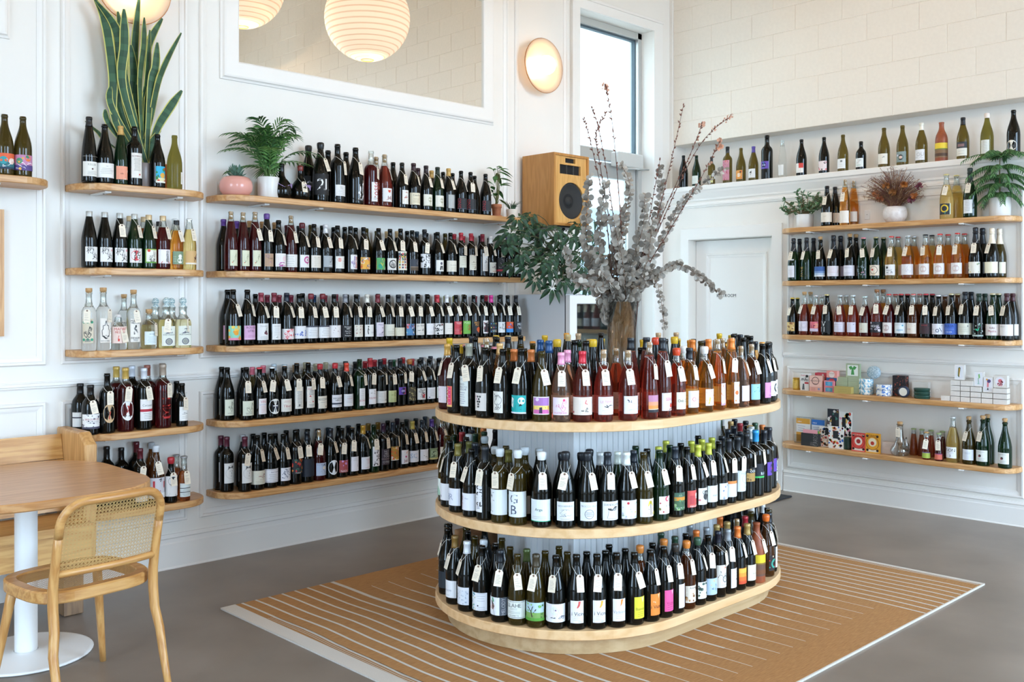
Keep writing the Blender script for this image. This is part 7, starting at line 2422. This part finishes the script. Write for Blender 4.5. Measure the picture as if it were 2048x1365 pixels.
q = on_X(2000, 425, PXW)
np_ = thing('norfolk_pine', 'feathery norfolk pine in a white pot at the shelf end', 'plant', (PXW, q.y, RSZ[0]))
pot('pot', cyl_pot(.068, .125, .006, .04), WPOT, np_, (.06, .108))
MB().tube([(0, 0, .1), (.004, .004, .3), (0, 0, .42)], [.006, .004, .002], 6).build('trunk', mat('pine_trunk', '6a5a3a', .8), np_)
r = random.Random(51)
for tier, (z, L, nb) in enumerate(((.15, .15, 7), (.21, .19, 7), (.27, .21, 7), (.33, .22, 7), (.39, .23, 6), (.41, .12, 3))):
    for k in range(nb):
        a = 2 * PI * k / nb + tier * .5
        d = Vector((math.cos(a), math.sin(a), 0))
        p0 = Vector((0, 0, z))
        e = p0 + Vector((max(-.22, min(.03, L * d.x)), L * d.y, -.07 if tier < 4 else -.01))
        m = MB()
        sp = bez(p0, p0 + (e - p0) * .5 + Vector((0, 0, .075)), e, 14)
        m.tube(sp, .0022, 5, c=C('4a6a3a'))
        for i in range(1, 15):
            t = (sp[i] - sp[i - 1]).normalized()
            sd = t.cross(Vector((0, 0, 1))).normalized()
            for s_ in (-1, 1):
                dd = (sd * s_ + t * .7 + Vector((0, 0, -.7))).normalized()
                ll = .06 * (1 - .55 * i / 14)
                m.tube([sp[i], sp[i] + dd * ll * .5 + Vector((0, 0, .002)), sp[i] + dd * ll + Vector((0, 0, -.006))], [.0036, .0038, .0012], 4, c=C(('4c7a45', '3a6438', '5c8a4e')[i % 3]))
        m.build('frond', LEAFM, np_, recalc=False)
# ================================================================ GOODS ON THE RESTROOM WALL SHELVES
class Panel(Label):
    """flat print on a face looking to -x, local origin at the face's bottom middle"""

    def __init__(s, w, h, spec, off=.0006):
        s.m, s.lay, s.w, s.h, s.off2 = MB(), 0, w / 2, h, off
        s.ha, s.ty = 1.0, 'k'
        ops = spec.split('|')
        if ops[0].strip() != '-':
            s.quad(-1, 0, 1, 1, C(ops[0].strip()))
        for op in ops[1:]:
            s.lay += 1
            getattr(s, 'op_' + op.strip()[0])(op.split()[1:])

    def pt(s, x, y):
        return (-s.off2 - .0003 * s.lay, -x * s.w, y * s.h)


def carton(name, px0, px1, ytop, ybot, side, spec, label, cat='box', front=None, depth=.05, z=None, rz=0.0, group=None, zlift=0.0, lean=0.0, gap=0.0):
    front = front if front is not None else XB - .155
    y0, y1 = on_X(px0, 600, front).y, on_X(px1, 600, front).y
    w_ = y0 - y1 - gap
    h_ = (on_X((px0 + px1) / 2, ytop, front) - on_X((px0 + px1) / 2, ybot, front)).z
    o = MB().bevbox(0, depth, -w_ / 2, w_ / 2, 0, h_, .0015).build(name, mat('card_' + side, side, .6), None, (front, (y0 + y1) / 2, z + .0005 + zlift), label=label, cat=cat, group=group)
    if rz or lean:
        o.rotation_euler = (0, lean, rz)
    if spec:
        Panel(w_ * .995, h_, spec).m.build('printed_face', PRINT, o, recalc=False)
    return o, h_, w_


z4, z5 = RSZ[3], RSZ[4]
F4 = XB - .15
# gold jar
q = on_X(1592.5, 778, F4 + .03)
o = MB().lathe([(.0005, .001), (.024, 0), (.026, .004), (.026, .075), (.024, .08), (.022, .082)], 24).build('spice_jar', mat('gold_tin', 'c9a03a', .35, .4), None, (F4 + .03, q.y, z4 + .0005), label='gold jar with a dark printed emblem beside the small boxes', cat='jar')
MB().lathe([(.0005, .092), (.024, .092), (.0255, .089), (.0255, .08), (.024, .079)], 24).build('lid', mat('gold_lid', 'b58a2f', .3, .6), o)
m = Label('k', '130:12:66 d2ac4a|t SALSA .82 .12 7a5a1a|p 3a2a1a -.5,.3 .4,.35 .6,.5 -.2,.55 -.6,.45|k 3a2a1a .03 -.4,.2 .5,.6')
mm = m.m
mm.v = [(p[0] * .0265 / .0389, p[1] * .0265 / .0389, p[2]) for p in mm.v]
mm.build('paper_label', PRINT, o, rz=-PI / 2, recalc=False)
carton('tin_box', 1601, 1618, 747, 781, 'd8d5d2', 'e9e6e2|s 0 .7 .7 .2 4 333 3|t PAPA .88 .1 d05a6a -.2|c .55 .85 .08 222|t ANZO .62 .12 333|r .0 .4 .9 .5 c23a3f|p 555b60 -.6,.05 .0,.05 -.1,.4 -.4,.4', 'white and black illustrated small box beside the gold jar', front=F4, depth=.035, z=z4)
carton('tin_box', 1619, 1643, 752, 783, 'e0a898', 'efc4b4|r -1 0 1 .3 e3a796|o 0 .68 .24 6a3a34 .02|t ANCHOVY .68 .1 5a2f2a|t SEEDS .5 .07 5a2f2a|r .4 .1 .75 .22 8a9ab8|l 2 .1 .2 b5705f -.8 .1', 'pink box with a round brown emblem', front=F4 - .01, depth=.05, z=z4)
carton('tin_box', 1630, 1652, 740, 760, 'b5303f', 'd04a5c|l 4 .2 .8 f0b8c0|r .3 .5 .6 .9 f2e6e6', 'crimson box set on end behind the pink one', front=F4 + .065, depth=.05, z=z4, zlift=.06)
carton('tin_box', 1630, 1652, 760, 784, '9a2a34', 'b5384a', 'crimson box under its twin behind the pink one', front=F4 + .065, depth=.05, z=z4)
carton('tin_box', 1648, 1668, 773, 784.5, 'd8808a', 'e08a94|r -.7 .1 .7 .8 5aa0c0|c 0 .45 .3 7ab8d0', 'pink and blue flat tin at the bottom of its pair', front=F4 - .005, depth=.05, z=z4)
carton('tin_box', 1648, 1668, 761.5, 773, 'd8808a', 'e08a94|r -.7 .1 .7 .8 4a9ac8|c 0 .45 .3 6ab0d0', 'pink and blue flat tin on top of its twin', front=F4 - .005, depth=.05, z=z4, zlift=.0445)
carton('tin_box', 1653, 1674, 742, 761.5, 'e8a298', 'ec9a90|c 0 .62 .32 f0ddd4|r -1 0 1 .3 2a5a8a|p c23a44 -.6,.0 .6,0 .3,.2 -.3,.2|t ATUN .72 .12 8a5a54', 'salmon box with a round window standing on the blue tins', front=F4 + .0, depth=.04, z=z4, zlift=.0885)
for k in range(4):
    for j in range(2):
        if k == 0 and j == 0:
            continue
        carton('sage_box', 1672 + j * 23.5, 1695 + j * 23.5, 779.5 - k * 8, 787.5 - k * 8, 'a9b596', '-|l 1 .5 .5 94a082', 'sage green flat box in the stack under the fish card' if j else 'sage green flat box stacked behind the olive tray', front=F4 + .01, depth=.07, z=z4, zlift=k * .0298, group='sage green boxes', gap=.001)
carton('sage_box', 1668, 1702, 776, 790, 'b5a05a', 'b8a45e|l 2 .3 .6 9a8848', 'olive gold long box lying before the sage stack', front=F4 - .035, depth=.042, z=z4)
carton('sage_box', 1692, 1719, 726, 753.5, '9aa886', 'a5b292|r -.78 .12 .78 .9 e9eee8|p 4a9a54 -.6,.75 -.2,.85 0,.7 .2,.85 .6,.75 .3,.55 .15,.6 .25,.2 -.25,.2 -.15,.6 -.35,.55', 'sage green box with a green fish tail, standing on the stack', front=F4 + .02, depth=.025, z=z4, zlift=.1195)
# wrapped round tins
FLW = noisy('floral_wrap', 'f0efe8', '5aa6c8', rough=.5, nscale=60, detail=2, lo=.45, hi=.56)
FLW2 = noisy('floral_wrap_small', 'efeee6', '4a7ac0', rough=.5, nscale=85, detail=2, lo=.5, hi=.6)
for k in range(3):
    q = on_X(1732, 790, XB - .105)
    MB().lathe([(.0005, 0), (.048, 0), (.051, .003), (.051, .035), (.048, .038), (.0005, .038)], 28).build('round_tin', FLW, None, (XB - .105, q.y, z4 + .0005 + k * .0385), label='round tin in blue floral paper, %s of three' % ('lowest', 'middle', 'top')[k], cat='tin', group='tins in floral paper')
q = on_X(1745, 757, XB - .1)
m = MB().lathe([(.0005, 0), (.045, 0), (.047, .003), (.047, .03), (.044, .033), (.0005, .033)], 28)
m.v = [(p[2], p[0], p[1] + .047) for p in m.v]
m.build('round_tin', noisy('silver_floral', 'c9d8de', '8aa8b8', rough=.4, nscale=120, lo=.45, hi=.55), None, (XB - .115, q.y - .01, z4 + .1165), label='round tin standing on edge upon the floral stack', cat='tin')
for k in range(2):
    q = on_X(1767, 792, XB - .115)
    MB().lathe([(.0005, 0), (.052, 0), (.055, .003), (.055, .037), (.052, .04), (.0005, .04)], 28).build('round_tin', FLW2, None, (XB - .115, q.y - .006, z4 + .0005 + k * .0405), label='round tin in small flowered paper, %s one' % ('lower', 'upper')[k], cat='tin', group='tins in floral paper')
# dark bag and navy tin
DKF = noisy('dark_floral', '211f24', 'b5553f', rough=.5, nscale=60, lo=.56, hi=.66)
carton('gift_bag', 1785, 1810, 750, 791, '241f22', None, 'dark floral paper bag behind the navy tin', cat='bag', front=XB - .08, depth=.06, z=z4)[0].data.materials[0] = DKF
q = on_X(1808, 795, XB - .135)
m = MB().lathe([(.0005, 0), (.037, 0), (.04, .003), (.04, .024), (.037, .027), (.0005, .027)], 28)
m.v = [(p[2], p[0], p[1] + .04) for p in m.v]
o = m.build('round_tin', mat('navy_tin', '23324a', .35), None, (XB - .15, q.y, z4 + .0005), label='navy round tin on edge with a pale round label', cat='tin')
m = MB().lathe([(.0005, 0), (.029, 0)], 24, c=C('e4e0d4'))
m.v = [(-.0006, p[0], p[1] + .04) for p in m.v]
m.build('paper_label', PRINT, o, recalc=False)
# green oval tins
for k in range(3):
    q = on_X(1844, 797, XB - .12)
    m = MB().lathe([(.0005, 0), (.044, 0), (.047, .004), (.0465, .014), (.049, .016), (.049, .020), (.045, .024), (.0005, .024)], 28)
    m.v = [(p[0] * .9, p[1] * 1.15, p[2]) for p in m.v]
    m.build('casserole_tin', mat('bottle_green_enamel', '23493f', .3), None, (XB - .12, q.y, z4 + .0005 + k * .0245), label='bottle green ribbed oval tin, %s of three' % ('lowest', 'middle', 'top')[k], cat='tin', group='green oval tins')
carton('butter_dish', 1824, 1856, 764, 795, 'dcd9d2', None, 'off white tin behind the green oval ones', cat='tin', front=XB - .055, depth=.045, z=z4)
# white fish tin boxes
WB = 'd9d4cc'
pos = [(1882, 1900, 1), (1901, 1920, 4), (1921, 1940, 4), (1941, 1962, 3), (1963, 1985, 2), (1986, 2014, 3)]
hgt = {}
for ci, (a, b_, n_) in enumerate(pos):
    for k in range(n_):
        yb = 800 + ci * 1.6 - k * 9.8
        _, hh, _w = carton('sardine_box', a, b_ if ci != 2 or k < 3 else b_ + 6, yb - 9.6, yb, WB, 'e2ddd6|l 2 .35 .65 b5aca4 -.85 -.05|l 2 .3 .6 c5bdb4 .2 .8', 'white fish tin box, %s' % (['lying alone beside the stacks', 'in the stack under the mussel card', 'in the second stack from the mussel card', 'in the stack under the green fish card', 'in the low stack under the pink fish card', 'in the stack under the octopus card'][ci]), front=F4 + .0, depth=.055, z=z4, zlift=k * .0365, group='white fish tin boxes', gap=.001)
    hgt[ci] = n_ * .0365
CARDS = [(1909, 1928, 736, 766, 1, 'eceae8|r -.75 .1 .75 .92 e4e6ec|p 2f5a44 -.3,.25 .0,.15 .3,.8 .1,.85 -.2,.8|p d8a03a -.1,.3 .05,.2 .15,.75 -.05,.8', 'white card box with a green and orange mussel', .02), (1948, 1967, 747, 776.5, 3, 'eceae8|r -.75 .1 .75 .92 e4e6ec|p 7ab86a .0,.5 .3,.6 .2,.85 -.1,.8|k 9ab8b0 .03 0,.2 -.1,.55|p a5c8c0 -.3,.15 .2,.15 0,.3', 'white card box with a green fish', .012),
         (1966, 1986, 758, 788, 4, 'eceae8|r -.75 .1 .75 .92 e6e4ea|p e0808a -.2,.35 .15,.35 .2,.75 -.15,.75|c .2 .75 .12 5a4a7a|p 333 -.2,.15 .15,.15 .0,.35|c -.2 .85 .06 d8a03a', 'white card box with a pink fish', .012), (1987, 2014, 758, 782, 5, 'e2dcd4|c 0 .5 .4 eeeaf0|c 0 .55 .16 d8707a|s 0 .35 .4 .2 7 d8707a 3 .03', 'white card box with a pink octopus', .03)]
for a, b_, t_, u_, ci, sp_, lb, dp in CARDS:
    carton('sardine_box', a, b_, t_, u_, 'd2ccc4', sp_, lb + ' standing on a stack', front=F4 + .012, depth=dp + .012, z=z4, zlift=hgt[ci] + .001)

# ---- lowest shelf
F5 = XB - .12
ACR = pane_mat('acrylic', (.93, .95, .96), .1)
for k, (a, b_, c1, c2, nm) in enumerate(((1588, 1622, 'e0a23a', 'e9e6e2', 'yellow'), (1619, 1651, '2f74c8', 'e4e9f2', 'blue'))):
    f = XB - .075
    y0, y1 = on_X(a, 600, f).y, on_X(b_, 600, f).y
    h_ = thing('card_holder', f'clear acrylic holder with {nm} leaflets', 'holder', (f, (y0 + y1) / 2, z5 + .0005))
    w2 = (y0 - y1) / 2 - .001
    MB().box(.04, .043, -w2, w2, 0, .2).build('back_plate', ACR, h_)
    MB().box(0, .003, -w2, w2, 0, .065).build('front_plate', ACR, h_)
    MB().box(.003, .04, -w2, w2, 0, .003).build('base', ACR, h_)
    lf2 = MB().box(.012, .02, -w2 * .82, w2 * .82, .004, .19).build('leaflet', mat('leaflet_edge', 'e9e9e6', .6), None, (f, (y0 + y1) / 2, z5 + .001), label=f'{nm} and white leaflets standing in the acrylic holder', cat='leaflet')
    pn = Panel(w2 * 1.64, .186, f'{c2}|r -1 .78 1 1 {c1}|r -1 0 1 .42 {c1}|l 3 .5 .68 aab -.8 .3|t MENU .86 .05 fff -.5')
    pn.m.v = [(p[0] + .012, p[1], p[2] + .004) for p in pn.m.v]
    pn.m.build('printed_face', PRINT, lf2, recalc=False)
cb, hh, ww = carton('card_box', 1602, 1635, 868, 893, '26282a', '2a2c2e|l 3 .1 .3 8a8a8a .1 .8|t CARDS .5 .4 777 .75 r', 'black open box of coloured cards', front=XB - .175, depth=.085, z=z5)
for k, cc in enumerate(('f0a5ac', '5ab85a', 'e8d03a', 'e6e2d2')):
    MB().box(.012 + k * .017, .0135 + k * .017, -ww / 2 + .006, ww / 2 - .01 - k * .004, hh - .03, hh + .028 - k * .006).build('card', mat('card_' + cc, cc, .6), cb)
PAT = ['f2f0ea|b 46 3 .05 2a3038 4a8a7a e89ab0 f0c86a 222 d8553f|r -.5 .55 .1 .85 1d2126', 'efece6|b 40 7 .055 e9955a 3a6ab0 222 f0d0b8 c23a3f|r .0 .6 .6 .92 1d2126', 'f2efe8|b 44 5 .055 d8442f 2f6ac0 f0b84a 1d2126 e88a6a|r -.4 .45 .3 .8 1d2126', '2a3038|b 40 9 .045 e8e4dc 4a8a7a d8a0a8 f0c86a|r -.3 .5 .4 .8 111418']
BK = [(1655, 1678, 817, 893, 3, .06, 'tall dark patterned chocolate bar at the back'), (1678, 1703, 820, 893, 0, .055, 'tall pastel patterned chocolate bar at the back'), (1639, 1662, 854, 894, 1, .028, 'short patterned chocolate bar by the black box'), (1657, 1687, 855, 899, 2, .004, 'red and blue tile patterned chocolate bar in front')]
for a, b_, t_, u_, pi_, ff, lb in BK:
    carton('chocolate_bar', a, b_, t_, u_, 'e6e2da', PAT[pi_], lb, cat='chocolate', front=XB - .17 + ff + .018, depth=.011, z=z5, group='patterned chocolate bars')
q = on_X(1696, 896, XB - .115)
o = MB().lathe([(.0005, 0), (.028, 0)] + [(.03 + (.0015 if k % 2 else 0), .004 + k * .011) for k in range(8)] + [(.028, .09), (.0005, .09)], 24).build('storage_tin', mat('dark_green_tin', '1f3a30', .35), None, (XB - .12, q.y, z5 + .0005), label='dark green ribbed tin behind the red box', cat='tin')
carton('card_deck', 1703, 1731, 865, 902, 'b8323a', 'd9483f|r -.85 .05 .85 .17 ebdcd0|c 0 .55 .22 ecdccf|c 0 .55 .12 a52a2a|d 2 2 .07 2a1a1a|t NATURALISTA .9 .07 f2d8c8|o 0 .5 .34 7a1f1f', 'red illustrated card box leaning by the yellow one', cat='box', front=XB - .165, depth=.022, z=z5)
carton('card_deck', 1731, 1759, 866, 905, 'c98a1f', 'e6a52f|r -.85 .05 .85 .17 ebdcc0|c 0 .55 .22 efe0c0|c 0 .5 .1 c23a2a|d 2 2 .07 2a1a1a|t NATURALISTA .9 .07 7a4a1a|o 0 .5 .34 8a4a1a', 'yellow illustrated card box beside the red one', cat='box', front=XB - .165, depth=.022, z=z5)
for k in range(2):
    carton('sardine_box', 1761 + k * 3, 1792, 881 + (1 - k) * 13, 905 - k * 12, 'd8ccc4', 'e2d6d0|l 3 .3 .7 b5a49c', 'pale pink flat box beside the decanter, %s' % ('lower', 'upper')[k], front=XB - .12, depth=.05, z=z5, zlift=k * .04)
# glass decanter
q = on_X(1800, 910, XB - .125)
dc = thing('glass_decanter', 'blown glass duck shaped decanter with a cork', 'decanter', (XB - .125, q.y, z5 + .0005))
DGL = pane_mat('smoky_glass', (.80, .80, .78), .12)
m = MB().lathe([(.0005, .002), (.04, 0), (.056, .006), (.066, .025), (.066, .042), (.055, .062), (.04, .08), (.03, .105), (.024, .14), (.02, .19), (.0195, .215), (.024, .217), (.024, .224), (.018, .224)], 28)
m.v = [(p[0], p[1] + .03 * max(0, min(1, (p[2] - .05) / .12)) * 0, p[2]) for p in m.v]
m.build('body', DGL, dc)
m = MB()
m.tube([(-.01, -.035, .05), (-.012, -.05, .085), (-.012, -.045, .115), (-.012, -.052, .135)], [.032, .022, .01, .004], 16)
m.build('spout', DGL, dc)
MB().lathe([(.0005, .212), (.0165, .212), (.0195, .24), (.0005, .2405)], 16).build('cork', CORK, dc)
t = link('price_tag', TAGS[1], dc, (-.026, .004, .195), rz=-PI / 2)
link('eyelet', EYE, t)

# ---------------------------------------------------------------- odds and ends
q = on_z(945, 1087, .26)
bx_ = thing('wine_crate', 'brown cardboard wine box at the back of the lowest island tier', 'box', (3.305, 3.615, ITOP[0] + .0005))
MB().bevbox(-.095, .095, -.095, .095, 0, .235, .003).build('carton', noisy('corrugated_board', 'a98560', '9a7450', rough=.85, nscale=20), bx_)
V, Fc, wd = text2d('ROUN', .03)
MB().add([(x - wd / 2, -.0956, .15 + y) for x, y in V], Fc).build('printing', mat('box_ink', '3a2a22', .8), bx_, recalc=False)
for (x, y, ax) in ((439, 376, 'Y'), (1735, 430, 'X')):
    p = on_Y(x, y, YA) if ax == 'Y' else on_X(x, y, XB)
    ot = thing('wall_outlet', 'small white wall plate beside the %s' % ('pink pot' if ax == 'Y' else 'dried bouquet'), 'outlet', tuple(p), -PI / 2 if ax == 'X' else 0)
    MB().bevbox(-.02, .02, -.006, -.0005, -.035, .035, .0015).build('plate', WHITEMET, ot)
    MB().lathe([(.0005, 0), (.004, 0), (.004, .002)], 10, ctr=(0, -.0075, 0)).build('sensor', DARKMET, ot)
p0, p1 = on_Y(321, 372, 5.2), on_Y(333, 306, 5.2)
MB().bevbox(-.035, .035, -.03, .03, 0, .15, .002).build('orange_carton', mat('orange_card', 'd97a4a', .6), None, (p1.x - .03, 5.22, SHZ[0] + .0005), label='orange carton behind the blue landscape bottle', cat='box')
